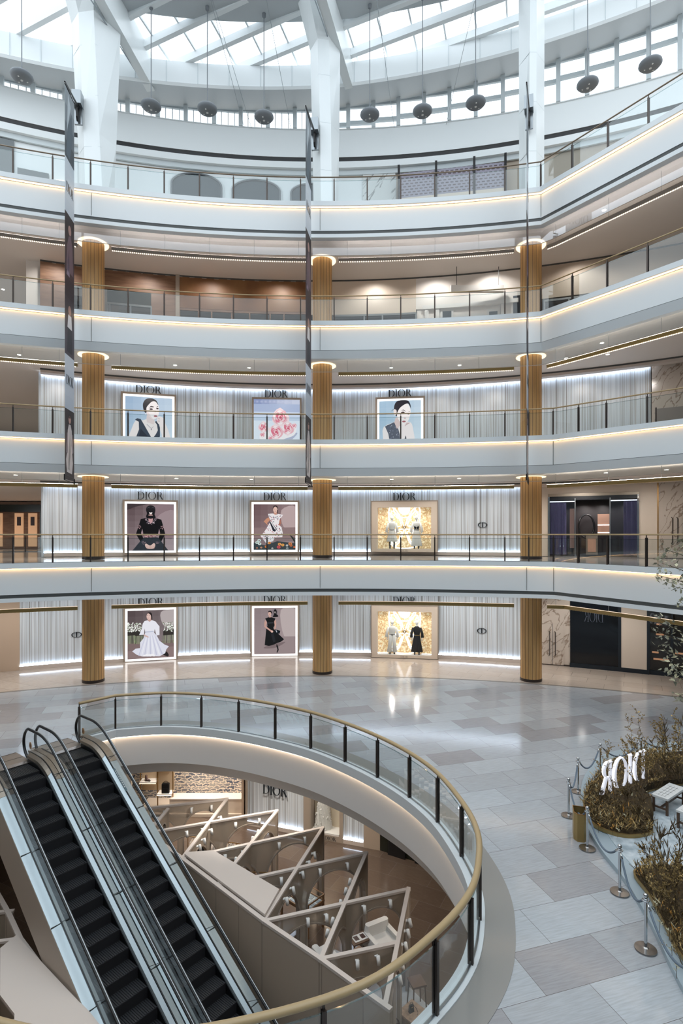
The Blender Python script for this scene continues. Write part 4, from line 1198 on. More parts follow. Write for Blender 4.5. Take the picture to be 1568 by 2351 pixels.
def art_black_dress(w, h):
    A = Art((242, 365, 1235, 1480), w, h, '8d7f81', 'a9999a')
    A.poly('b9acab', [(880, 420), (1235, 400), (1235, 1050), (960, 1050)], 1); A.poly('978889', [(242, 1060), (1235, 1060), (1235, 1480), (242, 1480)]); A.poly('7b6c6e', [(480, 1340), (560, 1280), (980, 1190), (850, 1290), (700, 1340)], 1)
    A.poly('867a80', [(655, 585), (650, 450), (690, 390), (745, 372), (800, 400), (818, 470), (815, 580)]); A.poly('17171a', [(690, 585), (715, 520), (710, 440), (745, 395), (785, 440), (780, 520), (812, 545), (810, 582)], 1); A.poly('d8ccc8', [(728, 455), (752, 455), (750, 500), (735, 495)])
    A.poly('17191c', [(505, 620), (600, 585), (660, 590), (752, 620), (720, 720), (735, 780), (700, 850), (770, 960), (840, 1010), (960, 1130), (880, 1190), (800, 1215), (700, 1260), (600, 1285), (495, 1265), (520, 1000), (530, 880), (560, 800), (550, 700)])
    A.poly('24272c', [(640, 980), (700, 960), (760, 1180), (700, 1200)]); A.poly('3c3f45', [(560, 720), (700, 716), (700, 735), (560, 740)])
    A.poly('c69c90', [(510, 650), (550, 720), (520, 800), (620, 880), (700, 930), (680, 965), (600, 910), (486, 820), (488, 720)]); A.poly('c69c90', [(722, 690), (752, 640), (775, 740), (760, 860), (720, 890), (735, 800)])
    A.poly('12181f', [(735, 880), (870, 920), (850, 995), (740, 980)]); A.poly('c8ccd4', [(752, 895), (770, 900), (795, 950), (780, 960)]); A.ell('d9b3a6', 670, 935, 30, 26)
    A.poly('c79f93', [(600, 560), (650, 560), (655, 590), (600, 595)]); A.ell('d4afa3', 615, 500, 40, 62); A.poly('251f21', [(575, 480), (590, 440), (640, 430), (672, 470), (668, 520), (640, 470), (600, 462)], 1); A.ell('5a3c3a', 597, 490, 8, 4); A.ell('5a3c3a', 630, 490, 8, 4); A.ell('a0504e', 610, 530, 14, 6)
    A.poly('1d1c1f', [(780, 1230), (815, 1290), (832, 1380), (800, 1450), (780, 1440), (800, 1370), (775, 1290)])
    return A
poster(286, 398, 907, 1024, 'backlit poster of a dark-haired woman in a black dress, hand at her cheek', art_portrait1, zfloor=11.33)
poster(583, 688, 917, 1024, 'backlit poster of a cluster of pink roses on pale blue', art_roses, border=False, zfloor=11.33)
poster(866, 971, 915, 1024, 'backlit poster of a dark-haired woman in a sleeveless grey tweed top', art_portrait2, zfloor=11.33)
poster(290, 402, 1152, 1269, 'backlit poster of a figure in black with head and eyes covered, hands crossed', art_mask)
poster(578, 683, 1153, 1267, 'backlit poster of a woman in a white floral dress with orange blooms below', art_floral)
poster(291, 402, 1396, 1516, 'backlit poster of a seated woman in white among bundles of white flowers', art_white_dress)
poster(579, 683, 1391, 1506, 'backlit poster of a woman in a long black dress holding a handbag', art_black_dress)
# raised wordmarks and monograms
for px, py, w, wh in ((341, 895, 56, 'second balcony wall, above the portrait in a black dress'), (634, 904, 52, 'second balcony wall, above the rose poster'), (918, 903, 53, 'second balcony wall, above the tweed portrait'),
                      (345, 1138, 56, 'above the masked black figure poster'), (631, 1140, 52, 'above the floral dress poster'), (928, 1140, 52, 'above the upper showcase'),
                      (346, 1382, 56, 'above the seated woman in white'), (631, 1377, 52, 'above the black dress poster'), (928, 1379, 52, 'above the ground floor showcase')):
    x, y, rz = on_wall(px, .03)
    sign_word('DIOR', w * y / F, 17.5 * y / F, (x, y, zat(py, y)), rz, 'raised dark DIOR wordmark ' + wh if not wh.startswith('second') else 'raised dark DIOR wordmark, ' + wh, bold=1.15)
def monogram(px, py, w, label):
    x, y, rz = on_wall(px, .03)
    t = empty('monogram_sign', (x, y, zat(py, y)), rz, label=label, cat='shop sign')
    h = 12 * y / F; ww = w * y / F
    for word, sh in (('C', -1), ('D', 1)):
        m = MB()
        if word == 'C': arcstrip(m, -.03, 0, (.5, .5), (.39, .475), 90, 270, 16, 0, 1)
        else:
            m.box((-.055, -.5, 0), (.055, .5, 1)); arcstrip(m, .03, 0, (.5, .5), (.39, .475), -90, 90, 16, 0, 1)
            m.box((0, .47, 0), (.2, .5, 1)); m.box((0, -.5, 0), (.2, -.47, 1))
        m.v = [((p[0]) * ww, -p[2] * .05, p[1] * h) for p in m.v]
        m.build('letter', 'ink', t)
monogram(1108, 1205, 20, 'small dark CD monogram on the lowest balcony wall')
monogram(1106, 1448, 20, 'small dark CD monogram on the ground floor wall, left of the right column')
monogram(176, 1457, 21, 'small dark CD monogram on the ground floor wall, beside the left column')
# showcases
def mannequin(loc, rz, label, kind):
    t = empty('mannequin', loc, rz, label=label, cat='mannequin')
    white = kind != 'black'
    cl = 'fabric_white' if white else 'fabric_black'
    # body: legs, neck and head in one skin
    m = MB(); m.lathe([(.05, 1.40), (.05, 1.52)], 12); m.ell((0, 0, 1.64), .085, .10, .125, 14, 10)
    for s in (-1, 1):
        m.tube([(s * .09, 0, .9), (s * .10, 0, .5), (s * .11, 0, .08)], [.08, .06, .04], 8)
        m.tube([(s * .2, 0, 1.36), (s * .27, -.02, 1.08), (s * .25, -.06, .84)], [.045, .038, .03], 8)
        m.ell((s * .25, -.07, .79), .03, .03, .07, 8, 6)
    m.build('body', 'skin_white', t, smooth=True)
    m = MB()
    for s in (-1, 1):
        m.tube([(s * .11, 0, .38 if kind != 'skirt' else .42), (s * .11, 0, .1)], [.052, .045], 8); m.ell((s * .11, -.06, .05), .045, .11, .05, 8, 6)
    m.build('boots', 'leather_black', t, smooth=True)
    m = MB(); m.lathe([(.13, .93), (.145, 1.02), (.17, 1.2), (.2, 1.36), (.12, 1.43), (.06, 1.46)], 18)
    m.v = [(p[0], p[1] * .65, p[2]) for p in m.v]
    for s in (-1, 1): m.tube([(s * .17, 0, 1.38), (s * .27, -.02, 1.1), (s * .28, -.05, .88)], [.07, .07, .085], 10)
    m.build('jacket', cl, t, smooth=True)
    m = MB(); R = []
    for j in range(9):
        f = j / 8; z = 1.0 - f * ((.62 if kind == 'skirt' else .85)); r = .15 + f * (.14 if kind != 'trousers' else .08)
        R.append([((r + .018 * math.cos(12 * a) * f) * math.cos(a), (r + .018 * math.cos(12 * a) * f) * math.sin(a) * .7, z) for a in [2 * PI * k / 48 for k in range(48)]])
    if kind == 'trousers':
        for s in (-1, 1): m.tube([(s * .08, 0, 1.0), (s * .11, 0, .5), (s * .14, 0, .1)], [.1, .1, .13], 12)
        m.build('trousers', cl, t, smooth=True)
    else:
        m.rings(R); m.build('skirt', cl, t, smooth=True)
    m = MB(); m.lathe([(.152, .98), (.152, 1.02)], 18); m.v = [(p[0], p[1] * .72, p[2]) for p in m.v]; m.build('belt', 'leather_black' if white else 'gold', t)
    if kind == 'skirt2' or kind == 'butterfly':
        m = MB()
        for s in (-1, 1): m.prism([(0, 0), (s * .05, .06), (s * .12, .09), (s * .13, .02), (s * .1, -.08), (s * .03, -.06)], 0, .02)
        m.v = [(p[0], -.15 - p[2], 1.12 + p[1]) for p in m.v]; m.build('butterfly_bow', 'leather_black', t)
    return t
def showcase(px0, px1, py0, py1, z0, label, storey, kinds):
    pc = (px0 + px1) / 2; x, y, rz = on_wall(pc, .38)
    w = (px1 - px0) * y / F; h = zat(py0, y) - z0
    t = empty('display_window', (x, y, z0), rz, label=label, cat='shop window')
    m = MB(); b = .32
    D = .14
    for lo, hi in (((-w / 2, -D, 0), (w / 2, .3, .16)), ((-w / 2, -D, h - b), (w / 2, .3, h)), ((-w / 2, -D, .16), (-w / 2 + b, .3, h - b)), ((w / 2 - b, -D, .16), (w / 2, .3, h - b))): m.box(lo, hi)
    m.build('frame', 'cream', t)
    m = MB()
    for lo, hi in (((-w / 2 - .06, -D - .02, 0), (-w / 2, .3, h + .06)), ((w / 2, -D - .02, 0), (w / 2 + .06, .3, h + .06)), ((-w / 2, -D - .02, h), (w / 2, .3, h + .06))): m.box(lo, hi)
    m.build('outer_trim', 'frame_beige', t)
    W2 = w / 2 - b
    # a lit niche set forward of the wall so that its back stays clear of it
    m = MB(); m.box((-W2, .28, .16), (W2, .31, h - b)); m.build('back_panel', 'sparkle_gold', t)
    m = MB(); m.box((-W2, -.12, .14), (W2, .3, .17)); m.build('stage', 'led_soft' if 0 else 'plaster', t)
    # luminous butterfly
    hh = h - b - .16; cz = .16 + hh * .52
    for s in (-1, 1):
        for nm_, pts in (('upper_wing', [(0, 0), (.25, .55), (.55, 1.0), (.85, 1.12), (.95, .9), (.93, .4), (.75, 0), (.5, -.15), (.1, -.08)]), ('lower_wing', [(.05, -.1), (.5, -.2), (.8, -.35), (.82, -.7), (.6, -.98), (.35, -.85), (.15, -.45)])):
            P = [(s * px * W2 * .62 , cz + pz * hh * .44) for px, pz in catmull([q for q in pts], 4, loop=True)]
            m = MB(); m.tube([(a, .2, c) for a, c in P], .035, 6, loop=True); m.build(nm_, 'neon', t)
            m = MB(); pc2 = (sum(p[0] for p in P) / len(P), sum(p[1] for p in P) / len(P))
            m.tube([(pc2[0] + (a - pc2[0]) * .68, .22, pc2[1] + (c - pc2[1]) * .68) for a, c in P], .025, 6, loop=True); m.build('wing_inlay', 'led_white', t)
    m = MB()
    for k in range(22):
        a = 2 * PI * k / 22; m.tube([(.02 * math.cos(a), .18, cz + .02 * math.sin(a)), (.26 * math.cos(a), .14 - .05 * (k % 3), cz + .26 * math.sin(a))], .01, 4)
    m.build('starburst', 'gold', t)
    m = MB(); m.ell((0, .18, h - b - .05), .33, .06, .36, 20, 12); m.v = [(p[0], p[1], min(p[2], h - b)) for p in m.v]; m.build('moon_lamp', 'neon', t, smooth=True)
    m = MB(); m.tube([(.62 * math.cos(a), .2, h - b - .02 + .55 * math.sin(a)) for a in [PI + PI * k / 14 for k in range(15)]], .03, 6); m.build('halo_tube', 'neon', t)
    m = MB(); m.tube([(W2 * .5 * math.cos(a), .2, .45 + .26 * math.sin(a)) for a in [PI + PI * k / 14 for k in range(15)]], .03, 6); m.build('lower_tube', 'neon', t)
    lm = letters('DIOR', .42, .13); o = lm.build('lettering', 'frame_beige', t); o.location = (0, -.145, .08); o.rotation_euler = (PI / 2, 0, 0)
    m = MB(); m.poly([(-W2, -.135, .16), (W2, -.135, .16), (W2, -.135, h - b), (-W2, -.135, h - b)]); m.build('pane', 'glass', t)
    ca, sa = math.cos(rz), math.sin(rz)
    for lx in (-W2 * .46, W2 * .46):
        spot(x + lx * ca + .05 * sa, y + lx * sa - .05 * ca, z0 + h - b - .06, 45, (1, .93, .84), 150, .03, (.3 * sa, -.3 * ca, -1))  # added spot that brightens the mannequins
    for s, k, lab in kinds:
        lx, ly = s * W2 * .46, .06
        mm = mannequin((x + lx * ca - ly * sa, y + lx * sa + ly * ca, z0 + .17), rz, lab, k)
        mm.scale = (1.0, .8, 1.0)
        sc_ = (hh * .80) / 1.77
        mm.scale = (sc_, sc_ * .62, sc_)
    return t
showcase(854, 1003, 1391, 1512, .03, 'gold showcase with a glowing butterfly and two mannequins on the ground floor', 0, [(-1, 'trousers', 'mannequin in a white trouser suit inside the ground floor butterfly showcase'), (1, 'black', 'mannequin in a long black dress inside the ground floor butterfly showcase')])
showcase(854, 1002, 1152, 1274, 5.95, 'gold showcase with a glowing butterfly and two mannequins on the lowest balcony', 1, [(-1, 'skirt', 'mannequin in white jacket and dark belt, left in the upper showcase'), (1, 'butterfly', 'mannequin in white with a black butterfly bow, right in the upper showcase')])
# ------------------------------------------------------------------ shops right of the columns and on the upper storeys
def front(px, off, C, z, name, label, cat='shop front'):
    x, y, rz = on_wall(px, off, C)
    return empty(name, (0, 0, 0), 0, label=label, cat=cat)
def strip(t, name, C, px0, px1, z0, z1, matn, off, th=.05, kind=None):
    m = MB(); panel(m, C, px0, px1, z0, z1, off, th, 24); return m.build(name, matn, t, kind=kind, auto=40)
# ground floor right: marble with a double door, black shop front, cream panel, dark glowing shop
wall_seg('wall_back', CW, 1196, 1310, 0, 4.36, 'marble', off=.0)
wall_seg('wall_back', CW, 1310, 1900, 0, 4.36, 'taupe', off=-.3)
wall_seg('baseboard_back', CW, 1196, 1310, 0, .08, 'bronze', off=.03)
d = MB(); panel(d, CW, 1244, 1294, .05, 2.2, .04, .04, 10); d = d.build('door_1', 'marble', kind='structure')
for px in (1268.6,):
    strip(d, 'door_gap', CW, px - .5, px + .5, .05, 2.2, 'dark_slot', .045, .01)
for px in (1262, 1275):
    x, y = ray_circle(px, (CW[0], CW[1], CW[2] - .14)); m = MB(); m.tube([(x, y + .08, .52), (x, y, .56), (x, y, 1.75), (x, y + .08, 1.79)], .022, 8); m.build('door_handle', 'bronze', d)
t = empty('black_shop_front', (ray_circle(1400, CW)[0], ray_circle(1400, CW)[1], 0), label='black framed shop front right of the marble double door, ground floor', cat='shop front')
def rel(o, t):
    o.parent = t; o.matrix_parent_inverse = Matrix.Translation(-Vector(t.location)); 
    return o
def part(t, name, C, px0, px1, z0, z1, matn, off, th=.05, kind=None):
    m = MB(); panel(m, C, px0, px1, z0, z1, off, th, 24)
    L = Vector(t.location); m.v = [(p[0] - L.x, p[1] - L.y, p[2] - L.z) for p in m.v]
    return m.build(name, matn, t, kind=kind, auto=40)
part(t, 'frame', CW, 1308, 1426, 0, .22, 'ink', .12, .3); part(t, 'frame', CW, 1308, 1491, 3.85, 4.3, 'ink', .12, .3); part(t, 'frame', CW, 1426, 1491, 0, .22, 'ink', .12, .3)
part(t, 'black_pane', CW, 1309, 1420, .22, 3.85, 'black_glass', .08, .05)
part(t, 'post', CW, 1419, 1426, .22, 3.85, 'ink', .12, .2); part(t, 'post', CW, 1485, 1492, .22, 3.85, 'ink', .12, .2)
part(t, 'cream_panel', CW, 1426, 1486, .22, 3.85, 'cream', .1, .05)
# reflection of a lit wordmark, painted on the black pane as mirrored letters
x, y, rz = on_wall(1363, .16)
sign_word('DIOR', 40 * y / F, 24 * y / F, (x, y, zat(1416, y)), rz, 'painted reflection of a DIOR wordmark on the black pane', matn=mat('reflected_letter', '4b5260', .3), depth=.02, mirror=True)
t = empty('dim_shop_front', (ray_circle(1540, CW)[0], ray_circle(1540, CW)[1], 0), label='dim shop front with amber lit shelves at the right edge, ground floor', cat='shop front')
part(t, 'back_wall', CW, 1492, 1640, .2, 4.2, mat('dim_brown', '1d1311', .5), -.25, .04)
part(t, 'sill', CW, 1492, 1640, 0, .2, 'ink', .05, .2); part(t, 'mullion', CW, 1540, 1545, .2, 4.2, 'ink', .06, .12)
for k, (a, b2, z) in enumerate(((1506, 1524, 1.95), (1507, 1518, 2.45), (1497, 1512, 1.05), (1500, 1536, .72), (1550, 1575, 1.1))):
    part(t, 'lit_shelf', CW, a, b2, z, z + .07, mat('amber_shelf', '6a3a20', .5, emit='ffb98a', es=.4) if k == 0 else 'amber_shelf', -.12, .08)
part(t, 'pane', CW, 1492, 1640, .2, 4.2, 'glass', .04, .01)
# lowest balcony right
Z2 = 5.76
wall_seg('wall_back', CW, 1196, 1258, Z2, 9.62, 'cream'); wall_seg('wall_back', CW, 1467, 1512, Z2, 9.62, 'cream'); wall_seg('wall_back', CW, 1258, 1467, 9.06, 9.62, 'cream'); wall_seg('wall_back', CW, 1512, 1900, Z2, 9.62, 'marble')
wall_seg('trim_16', CW, 1509, 1512, Z2, 9.62, 'brass', off=.02)
t = empty('curtained_boutique', (ray_circle(1362, CW)[0], ray_circle(1362, CW)[1], Z2), label='boutique with purple curtains and dark doorway, lowest balcony right of the right column', cat='shop front')
Cb = (CW[0], CW[1], CW[2] + 1.6)
part(t, 'back_wall', Cb, 1245, 1480, Z2, 9.3, mat('boutique_dark', '1f1a1d', .5), 0, .05)
part(t, 'side_post', CW, 1258, 1262, Z2, 9.06, 'chrome', .06, .5); part(t, 'side_post', CW, 1463, 1467, Z2, 9.06, 'chrome', .06, .5)
part(t, 'header', CW, 1258, 1467, 8.92, 9.06, 'stainless', .06, .5); part(t, 'header', CW, 1262, 1463, 8.72, 8.92, 'ink', .03, .3)
for a, b2 in ((1319, 1321.5), (1399, 1402)): part(t, 'post', CW, a, b2, Z2, 8.8, 'steel', .06, .1)
for a, b2 in ((1262, 1320), (1401, 1463)):
    part(t, 'lamp_bar', CW, a, b2, 8.62, 8.68, 'led_soft' if 0 else 'led_white', .0, .03)
    part(t, 'pane', CW, a, b2, Z2 + .1, 8.72, 'shop_glass', .05, .01)
def curtain(pts, name, z0, z1):
    m = MB(); L = Vector(t.location)
    P = []
    C2 = (CW[0], CW[1], CW[2] + .16)
    n = 60
    for k in range(n + 1):
        px = pts[0] + (pts[1] - pts[0]) * k / n; x, y = ray_circle(px, (C2[0], C2[1], C2[2] + .05 * math.sin(k * 1.5)))
        P.append((x - L.x, y - L.y))
    m.sweep(P, [(0, z0 - L.z), (0, z1 - L.z), (-.01, z1 - L.z), (-.01, z0 - L.z)])
    m.build(name, 'purple_curtain', t)
curtain((1262, 1300), 'curtain', Z2 + .1, 8.6); curtain((1432, 1464), 'curtain', Z2 + .1, 8.6)
part(t, 'pink_panel', CW, 1372, 1400, 6.9, 8.0, mat('blush', 'c29a86', .5), -.9, .04)
for z in (7.0, 7.4): part(t, 'glass_shelf', CW, 1372, 1400, z, z + .035, 'led_white', -.85, .1)
for z in (6.98, 7.35): part(t, 'glass_shelf', CW, 1263, 1298, z, z + .03, 'led_white', -.3, .1)
part(t, 'blush_column', CW, 1308, 1318, 6.2, 8.3, 'blush', -.6, .3)
m = MB(); x, y = ray_circle(1346, (CW[0], CW[1], CW[2] + .9)); L = Vector(t.location)
m.tube([(x - L.x + .42 * math.cos(a), y - L.y, 1.6 + .62 * math.sin(a)) for a in [2 * PI * k / 24 for k in range(24)]], .05, 6, loop=True); m.build('mirror_frame', 'black_plastic', t)
part(t, 'counter', CW, 1345, 1372, Z2 + .1, Z2 + 1.1, 'stainless', -.5, .5)
part(t, 'lit_niche', CW, 1349, 1368, Z2 + .25, Z2 + .95, 'blush', -.46, .03)
for px in (1282, 1345, 1385, 1445):
    x, y = ray_circle(px, (CW[0], CW[1], CW[2] + .8)); spot(x, y, 8.6, 60, (1, .93, .9), 140, .05, (0, .3, -1))  # spots added to lift the boutique interior
d = MB(); panel(d, CW, 1518, 1566, Z2 + .02, 8.15, .03, .03, 10); d = d.build('door_2', 'marble', kind='structure')
for px in (1544, 1556):
    x, y = ray_circle(px, (CW[0], CW[1], CW[2] - .12)); m = MB(); m.tube([(x, y + .08, 6.5), (x, y, 6.54), (x, y, 7.7), (x, y + .08, 7.74)], .022, 8); m.build('door_handle', 'bronze', d)
# second balcony right: marble wall with a grey panel
wall_seg('wall_back', CW, 1496, 1900, 11.13, 15.34, 'marble')
t = empty('grey_shutter', (ray_circle(1560, CW)[0], ray_circle(1560, CW)[1], 11.13), label='plain grey shutter in the marble wall of the second balcony, right edge', cat='shutter')
part(t, 'shutter', CW, 1508, 1640, 11.15, 13.1, mat('shutter_grey', '8d8783', .4), .05, .06); part(t, 'frame', CW, 1504, 1508, 11.15, 13.16, 'bronze', .07, .1)
# third balcony: timber front, copper front, white plaster front, panelled front
Z4 = 16.40; T4 = 20.62
wall_seg('wall_back', C4, 92, 412, 19.55, T4, 'wood_front'); wall_seg('wall_back', C4, 412, 703, 18.9, T4, 'copper_front', off=.0)
wall_seg('wall_back', C4, 703, 955, 18.75, T4, 'cream'); wall_seg('wall_back', C4, 955, 1196, 18.9, T4, 'ceiling_paint'); wall_seg('wall_back', C4, 1196, 1900, 18.9, T4, 'beige_panel')
for a, b2 in ((92, 168), (347, 412)): wall_seg('wall_back', C4, a, b2, Z4, 19.55, 'wood_front')
wall_seg('wall_back', C4, 60, 92, Z4, T4, 'ceiling_paint', off=-.3)
wall_seg('trim_17', C4, 403, 412, Z4, T4, 'frame_beige', off=.05, th=.2)
wall_seg('wall_back', C4, 246, 347, 18.85, 19.55, mat('dark_marble', '23261f', .15), off=.0)
slot(C4, 92, 1640, T4, .0)
def glass_front(px0, px1, z1, label, muls, back='5a6a78', bays=None, bc='mullion_wood'):
    t = empty('glazed_shop_front', (ray_circle((px0 + px1) / 2, C4)[0], ray_circle((px0 + px1) / 2, C4)[1], Z4), label=label, cat='shop front')
    Cq = (C4[0], C4[1], C4[2] + 1.2)
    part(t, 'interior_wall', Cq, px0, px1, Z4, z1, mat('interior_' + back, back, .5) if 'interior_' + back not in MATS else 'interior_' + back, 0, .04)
    for a, b2 in zip(muls[:-1], muls[1:]): part(t, 'pane', C4, a, b2, Z4 + .1, z1, 'shop_glass', .0, .02)
    for a in muls: part(t, 'mullion', C4, a - 1.6, a + 1.6, Z4, z1, 'wood_front' if bc == 'w' else 'steel', .03, .1)
    part(t, 'top_rail', C4, px0, px1, z1 - .08, z1 + .02, 'wood_front' if bc == 'w' else 'steel', .04, .12)
    part(t, 'kick_plate', C4, px0, px1, Z4, Z4 + .1, 'dark_metal', .03, .1)
    return t
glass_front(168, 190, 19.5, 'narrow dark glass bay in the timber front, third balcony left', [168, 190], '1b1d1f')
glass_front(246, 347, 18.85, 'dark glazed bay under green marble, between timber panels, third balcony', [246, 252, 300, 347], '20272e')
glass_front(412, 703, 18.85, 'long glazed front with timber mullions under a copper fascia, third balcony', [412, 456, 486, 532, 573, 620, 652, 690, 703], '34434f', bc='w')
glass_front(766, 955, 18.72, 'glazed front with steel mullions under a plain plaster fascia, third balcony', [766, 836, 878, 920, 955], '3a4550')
# panelled white front with doors
t = empty('panelled_front', (ray_circle(1075, C4)[0], ray_circle(1075, C4)[1], Z4), label='cream panelled shop front with dark door panes, left of the right column, third balcony', cat='shop front')
part(t, 'wall_panel', C4, 957, 1196, Z4, 18.9, 'ceiling_paint', -.05, .05)
for a, b2, z0, z1 in ((1016, 1036, Z4 + .3, 18.7), (1051, 1073, Z4 + .3, 18.3), (1086, 1108, Z4 + .3, 18.3), (1123, 1142, Z4 + .3, 18.5), (1178, 1194, Z4 + .2, 19.2)):
    f = part(t, 'door_leaf', C4, a - 5, b2 + 5, Z4, z1 + .15, 'fabric_white', .0, .05)
    part(t, 'door_pane', C4, a, b2, z0, z1, 'ink', .03, .03)
part(t, 'cornice', C4, 970, 1190, 18.85, 19.05, 'fabric_white', .1, .15)
for px in (975, 1000, 1150): part(t, 'pilaster', C4, px, px + 9, Z4, 18.85, 'fabric_white', .06, .1)
t = empty('hanging_fascia_lamp', (ray_circle(1088, C4)[0], ray_circle(1088, C4)[1] - .7, 19.5), label='long pale boxed lamp hung on two rods before the cream panelled front', cat='ceiling lamp')
m = MB(); m.box((-1.35, -.1, -.2), (1.35, .1, .12)); m.build('housing', 'fabric_white', t)
for s in (-1.05, 1.1):
    m = MB(); m.tube([(s, 0, .12), (s, 0, 1.1)], .015, 6); m.build('rod', 'dark_metal', t)
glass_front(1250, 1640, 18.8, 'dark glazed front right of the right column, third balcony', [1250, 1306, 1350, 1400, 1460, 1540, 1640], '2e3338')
# top balcony: white wall with arched windows, marble pier, brick lattice screen
Z5 = 21.7; C5 = (CB[0], CB[1], CB[2] + .35); T5 = zk(25.7)
wall_seg('wall_back', C5, -260, 910, Z5, T5, 'white_gloss'); wall_seg('wall_back', C5, 910, 1900, Z5, T5, 'beige_panel')
wall_seg('wall_back', C5, 833, 908, Z5, T5, 'marble_white', off=.12)
def arch_window(px, w, zs, label):
    x, y, rz = on_wall(px, .02, C5)
    t = empty('arched_window', (x, y, Z5), rz, label=label, cat='window')
    h = zs - Z5
    P = [(w / 2 * math.cos(a), h + w * .24 * math.sin(a)) for a in [PI * k / 20 for k in range(21)]]
    m = MB(); pts = [(w / 2, 0)] + P + [(-w / 2, 0)]
    m.rings([[(a, -.05, c) for a, c in pts], [(a, -.02, c) for a, c in pts]]); m.build('dark_pane', mat('arch_glass', '36434a', .3) if 'arch_glass' not in MATS else 'arch_glass', t)
    m = MB()
    for r, d2 in ((1.0, .05), (1.07, .04)):
        m = MB(); m.tube([(w / 2 * r, -.08, 0)] + [(a * r, -.08, h + (c - h) * r) for a, c in P] + [(-w / 2 * r, -.08, 0)], d2, 6); m.build('arch_frame', 'pendant_metal' if r == 1 else 'white_paint', t)
    m = MB(); m.box((-w / 2, -.07, h * .55), (w / 2, -.05, h * .55 + .05)); m.build('glazing_bar', 'pendant_metal', t)
arch_window(452, 2.75, 26.75, 'low arched grey window on the top balcony, leftmost of the row'); arch_window(589, 2.7, 26.65, 'low arched grey window on the top balcony, middle of the row'); arch_window(716, 2.4, 26.6, 'low arched grey window partly behind the middle banner, top balcony')
t = empty('lattice_screen', (ray_circle(1035, C5)[0], ray_circle(1035, C5)[1], Z5), label='purplish perforated brick lattice screen on the top balcony', cat='screen')
m = MB(); C6 = (C5[0], C5[1], C5[2] - .1)
A = ray_circle(915, C6); B = ray_circle(1160, C6)
ang = math.atan2(B[1] - A[1], B[0] - A[0]); l = math.hypot(B[0] - A[0], B[1] - A[1])
t.location = (A[0], A[1], Z5); t.rotation_euler = (0, 0, ang)
m = MB(); m.box((0, -.6, 4.1), (l, -.5, T5 - Z5 - .75)); m.build('lattice', 'lattice', t)
m = MB(); m.box((0, -.62, 3.6), (l, -.5, 4.1)); m.build('lower_band', 'cream', t)
m = MB(); m.box((0, -.6, 0), (l, -.5, 3.6)); m.build('dark_base', 'black_glass', t)
for a in (0, l * .35, l * .7, l * .98):
    m = MB(); m.box((a, -.68, 0), (a + .12, -.5, T5 - Z5 - .3)); m.build('post', 'dark_metal', t)
t = empty('grey_wall_panel', (ray_circle(58, C5)[0], ray_circle(58, C5)[1], Z5), label='dark glossy wall panels at the left end of the top balcony', cat='wall panel')
part(t, 'panel', C5, -60, 32, Z5, T5 - .4, mat('panel_grey', '6e7476', .15), .1, .05); part(t, 'panel', C5, 40, 112, Z5, 26.2, 'panel_grey', .1, .05)
x, y, rz = on_wall(142, .1, C5)
t = empty('arched_niche_lamp', (x, y, Z5), rz, label='glowing arched timber niche behind the left banner, top balcony', cat='niche')
m = MB(); m.box((-.55, -.1, 0), (.55, .05, 3.9)); m.build('timber_back', 'wood_front', t)
m = MB(); m.tube([(.62 * math.cos(a), -.12, 3.75 + .4 * math.sin(a)) for a in [PI * k / 14 for k in range(15)]], .05, 6); m.build('glow_tube', 'ring_glow', t)
# left wing seen past the striped wall
t = empty('corridor_boutique', (-27, 46, 5.76), label='far boutique with warm lit panels at the left end of the lowest balcony', cat='shop front')
m = MB(); m.box((-3.5, 0, 0), (5.5, .3, 3.8)); m.build('back_wall', 'wood_front', t)
m = MB(); m.box((-3.5, -.12, 3.0), (5.5, 0, 3.6)); m.build('dark_marble_band', 'dark_marble', t)
for k, x in enumerate((-2.6, -1.2, .5, 1.6, 3.4, 4.4)):
    m = MB(); m.box((x, -.1, .2), (x + .7, -.02, 2.9)); m.build('lit_panel', mat('peach_panel', 'c99a74', .5, emit='ffc89a', es=.35) if 'peach_panel' not in MATS else 'peach_panel', t)
    m = MB(); m.box((x + .22, -.14, 1.9), (x + .52, -.08, 2.6)); m.build('dark_plaque', 'leather_brown', t)
for x in (-1.7, 2.6):
    m = MB(); m.box((x, -.2, 0), (x + .5, 0, 3.0)); m.build('dark_marble_pier', 'dark_marble', t)
P = [(-24.5, 37), (-21.5, 38.5), (-18.5, 38.8), (-15.8, 38.4)]
rail_thing(catmull(P, 4), [0, 4, 8, 12], 5.76, 1.15, 'distant bronze railing in front of the far boutique, left end', rail_mat='oak_rail')
